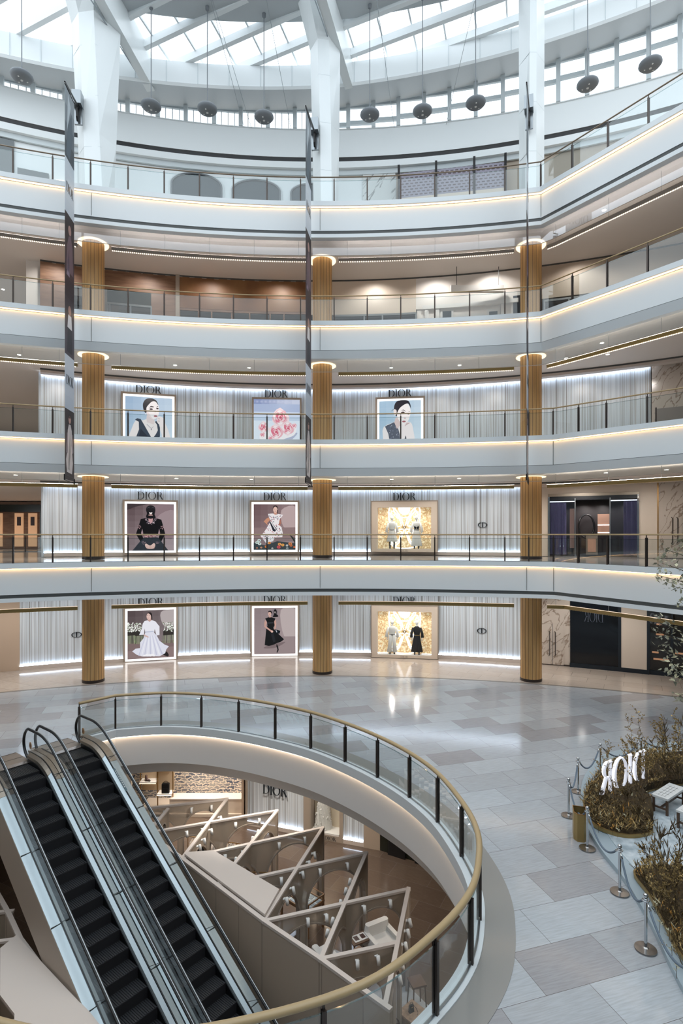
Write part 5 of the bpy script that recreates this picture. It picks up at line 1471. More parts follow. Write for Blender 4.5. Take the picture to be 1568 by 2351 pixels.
# ------------------------------------------------------------------ escalators
SLP = .661
def escal(vc, label):
    o = UV(-18.15, vc)
    t = empty('escalator', (o[0], o[1], 0), math.atan2(-.627, .779), label=label, cat='escalator', group='escalators in the oval well')
    U0 = .91      # flat run before the slope
    UB = U0 + 5.95 / SLP
    def zn(u): return 0 if u < U0 else (-SLP * (u - U0) if u < UB else -5.95)
    def soft(u0, u1, n, dz=0.0, k=.45):
        """nosing line, eased at its two bends"""
        out = []
        for i in range(n + 1):
            u = u0 + (u1 - u0) * i / n
            z = sum(zn(u + k * (j - 3) / 3) for j in range(7)) / 7
            out.append((u, z + dz))
        return out
    # steps
    step_me = None; n = 0
    u = .04; first = None
    while u < UB + .35 and n < 40:
        z = zn(u + .2)
        if first is None:
            m = MB()
            for j in range(20):
                y0 = -.49 + j * .049; m.box((.0, y0, -.035), (.40, y0 + .036, 0))
            m.box((0, -.49, -.06), (.40, .49, -.03))
            m.box((.385, -.49, -.30), (.405, .49, -.01)); m.box((.33, -.49, -.33), (.395, .49, -.28))
            first = m.build('step', 'tread', t); s = first
        else:
            s = first.copy(); COL.objects.link(s); s.parent = t
        s.location = (u, 0, z - .01 if n else -.012)
        u += .40; n += 1
    m = MB(); m.box((-1.15, -.62, -.16), (.03, .62, .006)); lp = m.build('landing_plate', 'stainless', t)
    m = MB(); m.box((-.16, -.5, .006), (.06, .5, .018)); m.build('comb_plate', mat('comb_metal', 'b9b2ad', .25, .8) if 'comb_metal' not in MATS else 'comb_metal', lp)
    for u1 in (-1.13, -.62):
        m = MB(); m.box((u1, -.6, .006), (u1 + .02, .6, .009)); m.build('plate_seam', 'dark_metal', lp)
    m = MB(); m.box((UB + .3, -.62, -6.0), (UB + 1.5, .62, -5.93)); m.build('landing_plate', 'stainless', t)
    line = soft(-.02, UB + .35, 60)
    gl = soft(-.55, UB + .9, 64)
    for s in (-1, 1):
        yv = .65 * s
        # skirt
        m = MB(); m.rings([[(u, .5 * s, z - .32), (u, .5 * s, z + .10), (u, .53 * s, z + .10), (u, .53 * s, z - .32)] for u, z in line]); m.build('skirt_panel', 'skirt', t)
        # inner deck, bent stainless then silver
        inner = soft(-.12, UB + .4, 60)
        m = MB(); m.rings([[(u, .515 * s, z + .07), (u, .535 * s, z + .17), (u, .625 * s, z + .24), (u, .625 * s, z + .05)] for u, z in inner]); m.build('inner_deck', 'deck', t)
        m = MB(); m.rings([[(u, .51 * s, z), (u, .53 * s, z + .182), (u, .625 * s, z + .252), (u, .625 * s, z)] for u, z in inner if u < 1.35]); m.build('newel_base', 'stainless', t)
        # glass with round head
        G = [(u, z) for u, z in gl if u > -.3]
        top = [(u, z + .86) for u, z in G]; bot = [(u, z + .22) for u, z in G]
        cz = .50; cu = top[0][0]
        head = [(cu - .40 * math.sin(a) * 1.0, cz - .04 + .40 * math.cos(a)) for a in [PI * k / 14 for k in range(1, 14)]]
        m = MB()
        ids = []
        for (a, b2) in zip(top, bot): ids.append((m.pt((a[0], yv, a[1])), m.pt((b2[0], yv, b2[1]))))
        for p, q in zip(ids[:-1], ids[1:]): m.face([p[0], q[0], q[1], p[1]])
        hp = [m.pt((a, yv, b2)) for a, b2 in head]
        m.face([ids[0][0]] + hp + [ids[0][1]])
        g = m.build('glass_balustrade', 'glass', t)
        for uu in (1.6, 3.2, 4.8, 6.4, 8.0):
            m = MB(); z = zn(uu); m.tube([(uu - .14, yv, z + .28 + .08), (uu + .3, yv, z + .86 - .2 + .0)], .006, 4)
            m.build('glass_joint', 'dark_slot', g)
        # handrail loop
        R = [(a, b2 + .05) for a, b2 in top[::-1]]
        hd = [(cu - .46 * math.sin(a), cz - .04 + .46 * math.cos(a)) for a in [PI * k / 16 for k in range(1, 17)]]
        path = [(a, yv, b2) for a, b2 in R] + [(a, yv, b2) for a, b2 in hd]
        def belt(path, hw, hh, dz=0):
            m = MB(); RR = []
            Pv = [Vector(p) for p in path]
            for i, p in enumerate(Pv):
                tt = (Pv[min(i + 1, len(Pv) - 1)] - Pv[max(i - 1, 0)]).normalized(); up = Vector((0, 1, 0)).cross(tt).normalized()
                if i == 0 and up.z < 0: pass
                side = Vector((0, 1, 0))
                up = tt.cross(side)
                RR.append([p + side * hw * math.cos(a) + up * (hh * math.sin(a) + dz) for a in [2 * PI * k / 12 for k in range(12)]])
            m.rings(RR); return m
        belt(path, .044, .03).build('handrail', 'rubber', t, smooth=True)
        belt(path, .016, .014, -.042).build('handrail_guide', 'steel', t, smooth=True)
        m = MB(); m.rings([[(u, yv - .014, z + .2), (u, yv - .014, z + .255), (u, yv + .014, z + .255), (u, yv + .014, z + .2)] for u, z in G]); m.build('glass_gasket', 'rubber', t)
        # outer deck and cladding
        ow = .24 if (s > 0) == (vc > 8) else .155
        m = MB(); m.rings([[(u, .66 * s, z + .10), (u, .66 * s, z + .235), (u, (.65 + ow) * s, z + .215), (u, (.65 + ow) * s, z + .10)] for u, z in soft(-.35, UB + .5, 62)]); od = m.build('outer_deck', 'deck', t)
        for uu in (1.35, 3.0, 4.65, 6.3, 7.95):
            m = MB(); z = zn(uu); m.box((uu, min(.66 * s, (.65 + ow) * s), z + .215 - .02), (uu + .012, max(.66 * s, (.65 + ow) * s), z + .242))
            m.build('deck_joint', 'dark_slot', od)
        m = MB(); m.rings([[(u, (.652) * s, z + .20), (u, (.652) * s, z + .243), (u, (.656 + ow) * s, z + .224), (u, (.656 + ow) * s, z)] for u, z in soft(-.36, 1.5, 20)]); m.build('newel_plinth', 'stainless', t)
        if ow > .2:
            cl = soft(-.3, UB + .5, 62)
            m = MB()
            R3 = []
            for u, z in cl:
                R3.append([(u, (.66 + ow) * s, z + .2), (u, (.67 + ow) * s, max(-5.98, z - .98)), (u, (.6 + ow) * s, max(-5.98, z - .98)), (u, (.6 + ow) * s, z + .19)])
            m.rings(R3); m.build('side_cladding', 'truss_panel', t)
    # underside
    m = MB(); m.rings([[(u, -.6, max(-5.99, z - .5)), (u, .6, max(-5.99, z - .5)), (u, .6, max(-5.995, z - .98)), (u, -.6, max(-5.995, z - .98))] for u, z in soft(-.1, UB + .5, 40)]); m.build('truss', 'dark_metal', t)
    return t
eL = escal(6.90, 'left one of the two parallel dark-stepped escalators rising to the ground floor')
eR = escal(8.54, 'right one of the two parallel escalators, beside the oval railing')
# round notices on the balustrade glass
for vv, which in ((7.55, 'the left escalator'), (9.19, 'the right escalator')):
    x, y = UV(-18.15 - .12, vv - .02)
    m = MB(); m.T = Matrix.Translation((x, y, .46)) @ Matrix.Rotation(math.atan2(-.627, .779), 4, 'Z')
    P = [(.085 * math.cos(a), .10 * math.sin(a)) for a in [2 * PI * k / 20 for k in range(20)]]
    m.rings([[(a, -.008, c) for a, c in P], [(a, .0, c) for a, c in P]])
    m.mi = 1; m.box((-.03, -.011, -.05), (-.012, -.008, .04)); m.box((.012, -.011, -.05), (.03, -.008, .04))
    o = m.build('round_notice', [mat('notice_orange', 'b98a5a', .5) if 'notice_orange' not in MATS else 'notice_orange', 'leather_brown']); tag(o, 'small tan oval safety sticker on the balustrade glass of ' + which, 'sticker')
x, y = UV(-15.95, 9.04 + .07); 
m = MB(); m.T = Matrix.Translation((x, y, -.56)) @ Matrix.Rotation(math.atan2(-.627, .779), 4, 'Z') @ Matrix.Rotation(math.atan(SLP), 4, 'Y')
P = [(.42 * math.cos(a) if abs(math.cos(a)) > .9 else .42 * (1 if math.cos(a) > 0 else -1) * .96, .035 * math.sin(a)) for a in [2 * PI * k / 16 for k in range(16)]]
m.prism([(-.42, -.03), (.42, -.03), (.45, 0), (.42, .03), (-.42, .03), (-.45, 0)], .10, .115)
m.mi = 1
for k in range(9): m.box((-.34 + k * .075, -.014, .115), (-.30 + k * .075, .014, .118))
o = m.build('deck_label', [mat('label_grey', '5c7078', .4), 'paper']); tag(o, 'slim grey warning label with pale marks on the right escalator deck', 'sticker')
# ------------------------------------------------------------------ basement pop-up: zigzag screens with arches
ZT = -3.25
TP = [(-6.44, 20.98), (-4.41, 21.77), (-2.38, 20.85), (-.65, 19.64), (.79, 18.1), (1.92, 16.25)]
VP = {-2: (-8.1, 20.8), -1: (-6.6, 19.3), 0: (-5.0, 17.76), 1: (-3.6, 16.4), 2: (-2.05, 14.9), 3: (-.5, 13.55), 4: (.95, 12.25)}
def screen(A, B, arches, label, h=ZT - ZB, part_of=None, thick=.07):
    ang = math.atan2(B[1] - A[1], B[0] - A[0]); L = math.hypot(B[0] - A[0], B[1] - A[1])
    t = empty('arched_screen', (A[0], A[1], ZB), ang, label=label, cat='screen', group='zigzag screens of the basement pop-up')
    h = h - .002 * (len(KIDS) % 9) - .006
    out = [(0, 0)]
    arcs = []
    for s0, s1, crown in arches:
        r = (s1 - s0) / 2; c = (s0 + s1) / 2; ry = min(r * 1.0, crown * .62); zs = crown - ry
        a = [(c - r * math.cos(PI * k / 16), zs + ry * math.sin(PI * k / 16)) for k in range(17)]
        arcs.append([(s0, 0)] + a + [(s1, 0)]); out += arcs[-1]
    out += [(L, 0), (L, h), (0, h)]
    P = [Vector((x, y, 0)) for x, y in out]; tris = tessellate_polygon([P])
    m = MB()
    for y in (-thick / 2, thick / 2):
        ids = [m.pt((p.x, y, p.y)) for p in P]
        for q in tris: m.face([ids[k] for k in (q if y < 0 else q[::-1])])
    m.build('mesh_cloth', 'scrim', t)
    m = MB(); m.box((-.05, -.055, h - .03), (L + .05, .055, h + .03)); m.build('top_rail', 'cap', t)
    for a in arcs:
        m = MB(); R = []
        for i, (x, z) in enumerate(a):
            c = (a[0][0] + a[-1][0]) / 2
            d = Vector((x - c, z * .3 if 0 < i < len(a) - 1 else 0)); d = d.normalized() * .045 if d.length else Vector((0, 0))
            if 1 < i < len(a) - 2:
                tx, tz = a[i + 1][0] - a[i - 1][0], a[i + 1][1] - a[i - 1][1]; l = math.hypot(tx, tz); d = Vector((-tz / l, tx / l)) * .045
            R.append([(x, -.05, z), (x + d.x, -.05, z + d.y), (x + d.x, .05, z + d.y), (x, .05, z)])
        m.rings(R, caps=True); m.build('arch_reveal', 'taupe', t)
    for s in (0, L):
        m = MB(); m.box((s - .04, -.045, 0), (s + .04, .045, h - .03)); m.build('end_post', 'taupe', t)
    return t, ang, L
def track_spot(x, y, z, rz, label, tilt=.35, n=[0]):
    t = empty('track_spotlight', (x, y, z), rz, label=label, cat='spotlight', group='small white spotlights on the pop-up screens')
    if 'proto' not in KIDS: 
        m = MB(); m.box((-.045, -.012, -.012), (.045, .03, .012)); m.tube([(0, 0, 0), (0, -.07, -.02)], .01, 6); b2 = m.build('mount', 'fabric_white', t)
        m = MB(); m.tube([(0, -.07, .05), (0, -.11, -.15)], .046, 12); c = m.build('lamp_barrel', 'fabric_white', t, smooth=True)
        KIDS['proto'] = [b2, c]
    else:
        for o in KIDS['proto']:
            c = o.copy(); COL.objects.link(c); c.parent = t
    return t
def seg_spots(A, ang, L, ss, side, label):
    for s in ss:
        x = A[0] + math.cos(ang) * s - math.sin(ang) * side * .1; y = A[1] + math.sin(ang) * s + math.cos(ang) * side * .1
        track_spot(x, y, ZT - .14, ang + (0 if side < 0 else PI) + random.uniform(-.2, .2), label)
ordn = ['farthest', 'second farthest', 'third farthest', 'third nearest', 'second nearest', 'nearest']
for k in range(6):
    A = TP[k]
    # long shallow screen: tip to the outer wall three corners back
    V = VP.get(k - 3)
    if V:
        L = math.hypot(V[0] - A[0], V[1] - A[1]); c = L * .44 if k else L * .6
        t, ang, L = screen(A, V, [(.22, c - .1, 2.42), (c + .15, L - .22, 2.4)] if L > 3 else [(.3, L - .3, 2.2)], 'taupe arched mesh screen running left from the %s pop-up point' % ordn[k])
        seg_spots(A, ang, L, [L * .15, L * .34, L * .6, L * .72], 1, 'small white spotlight on a shallow screen of the basement pop-up')
    V = VP.get(k - 1)
    if V:
        L = math.hypot(V[0] - A[0], V[1] - A[1]); c = L * .46
        t, ang, L = screen(A, V, [(.28, c - .1, 2.42), (c + .15, L - .2, 2.4)], 'taupe arched mesh screen running to the escalators from the %s pop-up point' % ordn[k])
        seg_spots(A, ang, L, [L * .28, L * .38, L * .5, L * .66, L * .76], 1 if k % 2 else -1, 'small white spotlight on a steep screen of the basement pop-up')
t, ang, L = screen((1.31, 14.07), VP[3], [(.3, 1.6, 2.1)], 'short arched screen nearest the oval railing, inside the pop-up')
seg_spots((1.31, 14.07), ang, L, [.5, 1.0], 1, 'small white spotlight on the short screen nearest the railing')
# long solid back wall and the flat roof panel
def solid_wall(P, label, z1=ZT, name='partition_panel'):
    t = empty(name, (P[0][0], P[0][1], ZB), label=label, cat='partition')
    m = MB(); Q = [(x - P[0][0], y - P[0][1]) for x, y in P]
    m.sweep(Q, [(.05, .0), (.05, z1 - ZB - .04), (-.05, z1 - ZB - .04), (-.05, 0)]); m.build('panel', 'beige_panel', t)
    m = MB(); m.sweep(Q, [(.06, z1 - ZB - .04), (.06, z1 - ZB + .03), (-.06, z1 - ZB + .03), (-.06, z1 - ZB - .04)]); m.build('top_rail', 'cap', t)
    for f in (.2, .42, .68, .88):
        i = f * (len(Q) - 1); a = Q[int(i)]; b2 = Q[min(int(i) + 1, len(Q) - 1)]; g = i - int(i)
        x, y = lerp(a[0], b2[0], g), lerp(a[1], b2[1], g); dx, dy = b2[0] - a[0], b2[1] - a[1]; l = math.hypot(dx, dy) or 1
        m = MB(); x += dy / l * .052; y -= dx / l * .052; m.box((x - .008, y - .008, .02), (x + .008, y + .008, z1 - ZB - .05)); m.build('panel_joint', 'taupe', t)
    return t
solid_wall([(-6.9, 19.55), VP[0], VP[1], VP[2], VP[3], (.3, 12.8), (1.06, 12.1)], 'long solid beige panel wall of the pop-up beside the right escalator')
def roof_panel(pts, label):
    x0, y0 = pts[0]; t = empty('canopy_panel', (x0, y0, ZT), label=label, cat='canopy')
    m = MB(); m.prism([(x - x0, y - y0) for x, y in pts], .035, .10); m.build('panel', 'cap', t)
    m = MB(); m.prism([(x - x0, y - y0) for x, y in pts], .0, .034); m.build('edge_band', 'taupe', t)
    return t
roof_panel([(-4.95, 17.85), (-2.03, 15.0), (-1.77, 16.07), (-4.08, 18.05), (-4.9, 17.95)], 'flat pale canopy panel roofing the pop-up beside the right escalator')
# second pop-up, seen left of the escalators
solid_wall([(-10.2, 16.5), (-8.9, 15.15), (-8.05, 14.2), (-6.9, 13.15), (-5.38, 11.97), (-4.2, 10.9)], 'beige panel wall of the left pop-up, under the left escalator')
roof_panel([(-8.17, 14.23), (-5.38, 11.97), (-4.4, 11.0), (-6.4, 11.0), (-6.86, 11.88), (-7.46, 12.37), (-8.3, 13.77)][::-1], 'large pale canopy panel in the lower left corner, beside the left escalator')
screen((-8.17, 14.23), (-11.2, 13.6), [(.4, 2.7, 2.2)], 'arched screen of the left pop-up, above its canopy panel')
screen((-8.9, 15.3), (-11.5, 14.9), [(.4, 2.2, 2.2)], 'arched screen of the left pop-up, farthest from the canopy panel')
screen((-6.9, 11.8), (-9.5, 11.2), [(.4, 2.2, 2.2)], 'arched screen of the left pop-up, in the very corner')
def simple_shelf(x, y, rz, label):
    t = empty('display_rack', (x, y, ZB), rz, label=label, cat='shelf')
    m = MB(); m.box((-.6, -.3, .35), (.6, .3, .42)); m.build('board', 'plaster', t)
    m = MB(); m.box((-.6, -.3, .7), (.6, .3, .74)); m.build('board', 'plaster', t)
    for sx in (-.57, .57):
        for sy in (-.27, .27):
            m = MB(); m.box((sx - .025, sy - .025, 0), (sx + .025, sy + .025, .72)); m.build('leg', 'oak', t)
    for k in range(6):
        m = MB(); m.box((-.5 + k * .17, -.22, .742), (-.44 + k * .17, .22, .752)); m.build('dark_slat', 'dark_metal', t)
    return t
simple_shelf(-9.6, 15.1, .7, 'low white table with dark slats beside the left escalator')
simple_shelf(-10.4, 16.9, .3, 'low white table at the left edge, behind the left escalator')
# pale carpet of the pop-up
m = MB(); tess([(-3.4, 16.5), (-.4, 13.8), (1.1, 12.5), (3.2, 13.2), (2.6, 15.2), (1.6, 16.6), (-.2, 17.6)], [], ZB + .012, m); o = m.build('carpet', mat('pale_carpet', 'a9adb3', .9)); tag(o, 'pale grey carpet on the floor inside the basement pop-up', 'carpet')
# rack of clothes
def rack(A, B, label, n, cols, seed, hb=1.62):
    ang = math.atan2(B[1] - A[1], B[0] - A[0]); L = math.hypot(B[0] - A[0], B[1] - A[1])
    t = empty('clothes_rack', (A[0], A[1], ZB), ang, label=label, cat='clothes rack')
    m = MB(); m.tube([(0, 0, 0), (0, 0, hb), (L, 0, hb), (L, 0, 0)], .018, 8); m.build('rail', 'brass', t)
    for s in (0, L):
        m = MB(); m.box((s - .03, -.25, 0), (s + .03, .25, .03)); m.build('foot', 'brass', t)
    rr = random.Random(seed)
    for k in range(n):
        s = .12 + (L - .24) * (k + .5) / n; col = cols[k % len(cols)]; ln = rr.uniform(.7, 1.15)
        g = empty('garment_on_hanger', (A[0] + math.cos(ang) * s, A[1] + math.sin(ang) * s, ZB + hb), ang + rr.uniform(-.15, .15), label='garment on a hanger in the ' + label, cat='garment', group='garments on the ' + label)
        m = MB(); m.tube([(0, 0, .03), (.0, .02, .0), (0, 0, -.05), (0, -.19, -.13), (0, .19, -.13), (0, 0, -.05)], .006, 5); m.build('hanger', 'fabric_white', g)
        m = MB(); R = []
        for j in range(6):
            f = j / 5; z = -.10 - f * ln; hw = .17 + .05 * math.sin(f * 2); th = .022 + .02 * f
            R.append([(th * math.cos(a) * (1 + .3 * math.cos(5 * a)), hw * math.sin(a), z - .06 * abs(math.sin(a)) * (1 - f)) for a in [2 * PI * q / 18 for q in range(18)]])
        m.rings(R)
        for sd in (-1, 1): m.tube([(0, sd * .17, -.17), (0, sd * .215, -.42), (0, sd * .21, -.62)], [.032, .03, .026], 7)
        m.build('cloth', col, g, smooth=True)
    return t
rack((-5.75, 21.2), (-3.45, 20.6), 'brass clothes rack behind the far screens', 13, ['fabric_tan', 'taupe', 'fabric_black', 'fabric_black', 'fabric_grey', 'cap', 'fabric_grey', 'beige_panel', 'fabric_tan', 'fabric_grey', 'fabric_tan', 'cap', 'fabric_grey'], 4)
rack((-3.9, 18.75), (-2.2, 18.7), 'short brass clothes rack left of the vitrine', 5, ['fabric_black', 'fabric_tan', 'fabric_grey', 'taupe', 'fabric_tan'], 6, 1.75)
# vitrine
t = empty('display_case', (-1.3, 18.75, ZB), math.atan2(-.85, 1.0), label='wooden glazed display case with small white cards, between the pop-up screens', cat='display case')
m = MB(); m.box((-.62, -.38, .78), (.62, .38, .84)); m.build('base', 'oak', t)
for lo, hi in (((-.64, -.4, .84), (.64, -.36, .90)), ((-.64, .36, .84), (.64, .4, .90)), ((-.64, -.4, .84), (-.6, .4, .90)), ((.6, -.4, .84), (.64, .4, .90)), ((-.64, -.4, 1.05), (.64, -.37, 1.09)), ((-.64, .37, 1.05), (.64, .4, 1.09)), ((-.64, -.4, 1.05), (-.61, .4, 1.09)), ((.61, -.4, 1.05), (.64, .4, 1.09))):
    m = MB(); m.box(lo, hi); m.build('rim', 'oak', t)
for sx in (-.6, .6):
    for sy in (-.36, .36):
        m = MB(); m.box((sx - .03, sy - .03, 0), (sx + .03, sy + .03, 1.06)); m.build('leg', 'oak', t)
m = MB(); m.box((-.6, -.36, .84), (.6, .36, .86)); m.build('tray', 'paper', t)
rr = random.Random(1)
for i in range(4):
    for j in range(3):
        x = -.45 + i * .3; y = -.23 + j * .23
        m = MB(); m.box((x - .11, y - .08, .861), (x + .11, y + .08, .875)); c = m.build('card', mat('card_blue', 'aeb9c4', .5) if 'card_blue' not in MATS else 'card_blue', t)
        for q in range(2):
            m = MB(); m.tube([(x - .04 + q * .08 + .014 * math.cos(a), y + .014 * math.sin(a), .879) for a in [2 * PI * k / 8 for k in range(8)]], .004, 4, loop=True); m.build('ring', 'gold', c)
m = MB(); m.box((-.6, -.36, 1.085), (.6, .36, 1.09)); m.build('glass_top', 'glass', t)
# lounge: armchairs, stone tables with bags, book
def armchair(x, y, rz, label):
    t = empty('armchair', (x, y, ZB), rz, label=label, cat='armchair')
    def cush(nm_, pts, w, z0, z1):
        m = MB(); m.rings([[(a, b2, z0) for a, b2 in pts], [(a * 1.02, b2 * 1.02, (z0 + z1) / 2) for a, b2 in pts], [(a * .94, b2 * .94, z1) for a, b2 in pts]]); m.build(nm_, 'fabric_white', t, smooth=False)
    rect = lambda x0, y0, x1, y1: [(x0 + .05, y0), (x1 - .05, y0), (x1, y0 + .05), (x1, y1 - .05), (x1 - .05, y1), (x0 + .05, y1), (x0, y1 - .05), (x0, y0 + .05)]
    cush('seat', rect(-.36, -.36, .36, .34), 0, .18, .43); cush('backrest', rect(-.42, .22, .42, .42), 0, .2, .78)
    cush('armrest', rect(-.48, -.36, -.34, .4), 0, .18, .58); cush('armrest', rect(.34, -.36, .48, .4), 0, .18, .58)
    for sx in (-.35, .35):
        for sy in (-.3, .34):
            m = MB(); m.tube([(sx, sy, 0), (sx, sy, .19)], [.015, .025], 8); m.build('leg', 'oak', t)
    return t
armchair(1.25, 17.5, .5, 'white armchair farthest inside the nearest pop-up bay')
armchair(-.35, 16.6, 2.2, 'white armchair left of the stone block table')
def block(x, y, rz, sx, sy, h, label, matn='stone_top'):
    t = empty('stone_block_table', (x, y, ZB), rz, label=label, cat='table')
    m = MB(); m.box((-sx / 2, -sy / 2, 0), (sx / 2, sy / 2, h - .02)); m.build('body', matn, t); m = MB(); m.box((-sx / 2 + .01, -sy / 2 + .01, h - .02), (sx / 2 - .01, sy / 2 - .01, h)); m.build('top', matn, t)
    return t
block(.45, 16.35, .75, .95, .8, .62, 'brown stone block table carrying two small handbags')
block(1.85, 14.6, .75, .6, .6, .6, 'brown stone block table seen through the railing glass, lower right of the pop-up')
def handbag(x, y, z, rz, matn, label, s=1.0):
    t = empty('handbag', (x, y, z), rz, label=label, cat='handbag')
    m = MB(); m.rings([[(a * s, b2 * s, 0) for a, b2 in ((-.1, -.05), (.1, -.05), (.1, .05), (-.1, .05))], [(a * s, b2 * s, .26 * s) for a, b2 in ((-.085, -.035), (.085, -.035), (.085, .035), (-.085, .035))]]); m.build('body', matn, t)
    m = MB(); m.tube([(.075 * s * math.cos(a), 0, .26 * s + .10 * s * math.sin(a)) for a in [PI * k / 10 for k in range(11)]], .007 * s, 6); m.build('handle', matn, t)
    m = MB(); m.box((-.02 * s, -.055 * s, .18 * s), (.02 * s, -.045 * s, .21 * s)); m.build('clasp', 'gold', t)
    m = MB(); m.tube([(.08 * s, 0, .24 * s), (.17 * s, -.04, .12 * s), (.2 * s, -.1, .01), (.12 * s, -.16, .008)], .006, 5); m.build('strap', matn, t)
    return t
handbag(.2, 16.45, ZB + .62, .3, 'leather_brown', 'small brown bucket handbag on the stone table')
handbag(.68, 16.2, ZB + .62, .3, 'leather_black', 'small black bucket handbag on the stone table')
handbag(1.3, 14.15, ZB + .02, .4, 'leather_brown', 'large dark brown bag on the floor of the nearest bay', 2.2)
t = empty('side_table', (.55, 17.35, ZB), .5, label='low dark side table with an open picture book, behind the stone table', cat='table')
m = MB(); m.box((-.32, -.22, .52), (.32, .22, .56)); m.build('top', 'dark_oak', t)
for sx in (-.28, .28):
    for sy in (-.18, .18):
        m = MB(); m.box((sx - .02, sy - .02, 0), (sx + .02, sy + .02, .52)); m.build('leg', 'dark_oak', t)
t = empty('open_book', (.55, 17.35, ZB + .56), .5, label='open picture book lying on the low dark side table', cat='book')
for s in (-1, 1):
    m = MB(); m.box((min(0, s * .22), -.15, 0), (max(0, s * .22), .15, .012)); p = m.build('page_block', 'paper', t)
    m = MB(); m.box((s * .11 - .07, -.09, .0125), (s * .11 + .07, .10, .0135)); m.build('printed_picture', 'leather_brown', p)
t = empty('wooden_stool', (2.05, 15.4, ZB), .3, label='slim wooden stool behind the railing glass, right of the pop-up', cat='stool')
m = MB(); m.box((-.2, -.2, .72), (.2, .2, .77)); m.build('seat', 'dark_oak', t)
for sx in (-1, 1):
    for sy in (-1, 1):
        m = MB(); m.tube([(sx * .2, sy * .2, 0), (sx * .16, sy * .16, .73)], .018, 6); m.build('leg', 'dark_oak', t)
for px, py in ((900, 2275), (912, 2268)):
    Y = 12.3 * F / (py - 1228); x = (px - 784) * Y / F
handbag(1.8, 14.6, ZB + .6, .5, 'leather_black', 'small black bag on the right stone block, seen through railing glass', .7)
# ------------------------------------------------------------------ basement walls
def flat_wall(x0, y0, x1, y1, z0, z1, matn, name='wall_basement', th=.15, kind='structure', parent=None):
    m = MB(); ang = math.atan2(y1 - y0, x1 - x0); l = math.hypot(x1 - x0, y1 - y0)
    m.T = Matrix.Translation((x0, y0, 0)) @ Matrix.Rotation(ang, 4, 'Z'); m.box((0, 0, z0), (l, th, z1)); return m.build(name, matn, parent, kind=kind)
def wl(px): # point of the basement shop wall on a bearing
    A = (-4.26, 25.26); B = (.94, 23.45); a = (px - 784) / F
    t = (a * A[1] - A[0]) / ((B[0] - A[0]) - a * (B[1] - A[1])); return (A[0] + (B[0] - A[0]) * t, A[1] + (B[1] - A[1]) * t)
def wlseg(p0, p1, z0, z1, matn, dy=0.0, **k):
    a, b2 = wl(p0), wl(p1); return flat_wall(a[0], a[1] + dy, b2[0], b2[1] + dy, z0, z1, matn, **k)
for a, b2 in ((567, 697), (786, 835)):
    w = wlseg(a, b2, ZB + .18, -1.7, 'strand_wall'); wlseg(a, b2, ZB, ZB + .18, 'cap', -.08, th=.2)
    p, q = wl(a), wl(b2); m = MB(); ang = math.atan2(q[1] - p[1], q[0] - p[0]); l = math.hypot(q[0] - p[0], q[1] - p[1]); m.T = Matrix.Translation((p[0], p[1], 0)) @ Matrix.Rotation(ang, 4, 'Z'); m.box((.03, -.07, ZB + .18), (l - .03, -.04, ZB + .2)); m.build('light_strip', 'led_cool', w)
    m = MB(); m.T = Matrix.Translation((p[0], p[1], 0)) @ Matrix.Rotation(ang, 4, 'Z'); m.box((.03, -.2, -1.78), (l - .03, -.1, -1.76)); m.build('light_strip', 'led_cool', w)
wlseg(697, 714, ZB, -1.7, 'frame_beige', -.1, th=.4); wlseg(779, 787, ZB, -1.7, 'frame_beige', -.1, th=.4); wlseg(835, 872, ZB, -1.7, 'beige_panel', -.1, th=.3)
wlseg(564, 568, ZB, -1.7, 'frame_beige', -.1, th=.3)
wlseg(714, 779, ZB, ZB + .25, 'frame_beige', -.1, th=.6); 
t = empty('gown_showcase', (wl(746)[0], wl(746)[1], ZB), math.atan2(-1.81, 5.2), label='bright basement showcase holding a white textured gown', cat='shop window')
m = MB(); m.box((-.66, .5, .2), (.66, .54, 4.2)); m.build('back_panel', mat('showcase_back', 'd8ccb8', .6), t)
m = MB(); m.box((-.66, -.1, .25), (.66, .5, .32)); m.build('stage', 'plaster', t)
m = MB(); m.box((-.6, .0, 3.6), (.6, .4, 3.63)); m.build('lamp_bar', 'led_soft', t)
lm = letters('DIOR', .5, .16); o = lm.build('lettering', 'ink', t); o.location = (.28, -.11, .12); o.rotation_euler = (PI / 2, 0, 0)
m = MB(); m.poly([(-.66, -.1, .3), (.66, -.1, .3), (.66, -.1, 4.2), (-.66, -.1, 4.2)]); m.build('pane', 'glass', t)
gx, gy = wl(742)
t = empty('white_gown', (gx, gy + .25, ZB + .32), label='full white ruffled gown on a stand in the basement showcase', cat='gown')
m = MB(); rr = random.Random(9); R = []
for j in range(16):
    f = j / 15; z = f * 1.75; r = (.36 - .2 * f if f < .62 else (.15 + .1 * math.sin((f - .62) * 8)))
    R.append([(r * (1 + .1 * math.cos(9 * a + j)) * math.cos(a), r * .7 * (1 + .1 * math.cos(9 * a + j)) * math.sin(a), z) for a in [2 * PI * k / 40 for k in range(40)]])
m.rings(R); m.build('dress', 'fabric_white', t, smooth=False)
m = MB()
for k in range(420):
    f = rr.random() ** .8; z = f * 1.6; r = (.38 - .2 * f if f < .62 else .2); a = rr.uniform(0, 2 * PI); x, y = r * math.cos(a), r * .72 * math.sin(a); s = rr.uniform(.03, .06)
    d = [Vector((rr.uniform(-1, 1), rr.uniform(-1, 1), rr.uniform(-1, 1))).normalized() * s for q in range(3)]
    m.poly([(x + q.x, y + q.y, z + q.z) for q in d])
m.build('ruffles', 'skin_white', t, kind='stuff')
x, y = wl(632)
sign_word('DIOR', 60 * y / F, 23 * y / F, (x, y - .1, zat(1811, y)), math.atan2(-1.81, 5.2), 'dark DIOR wordmark on the basement striped wall, partly hidden by the oval slab', depth=.05)
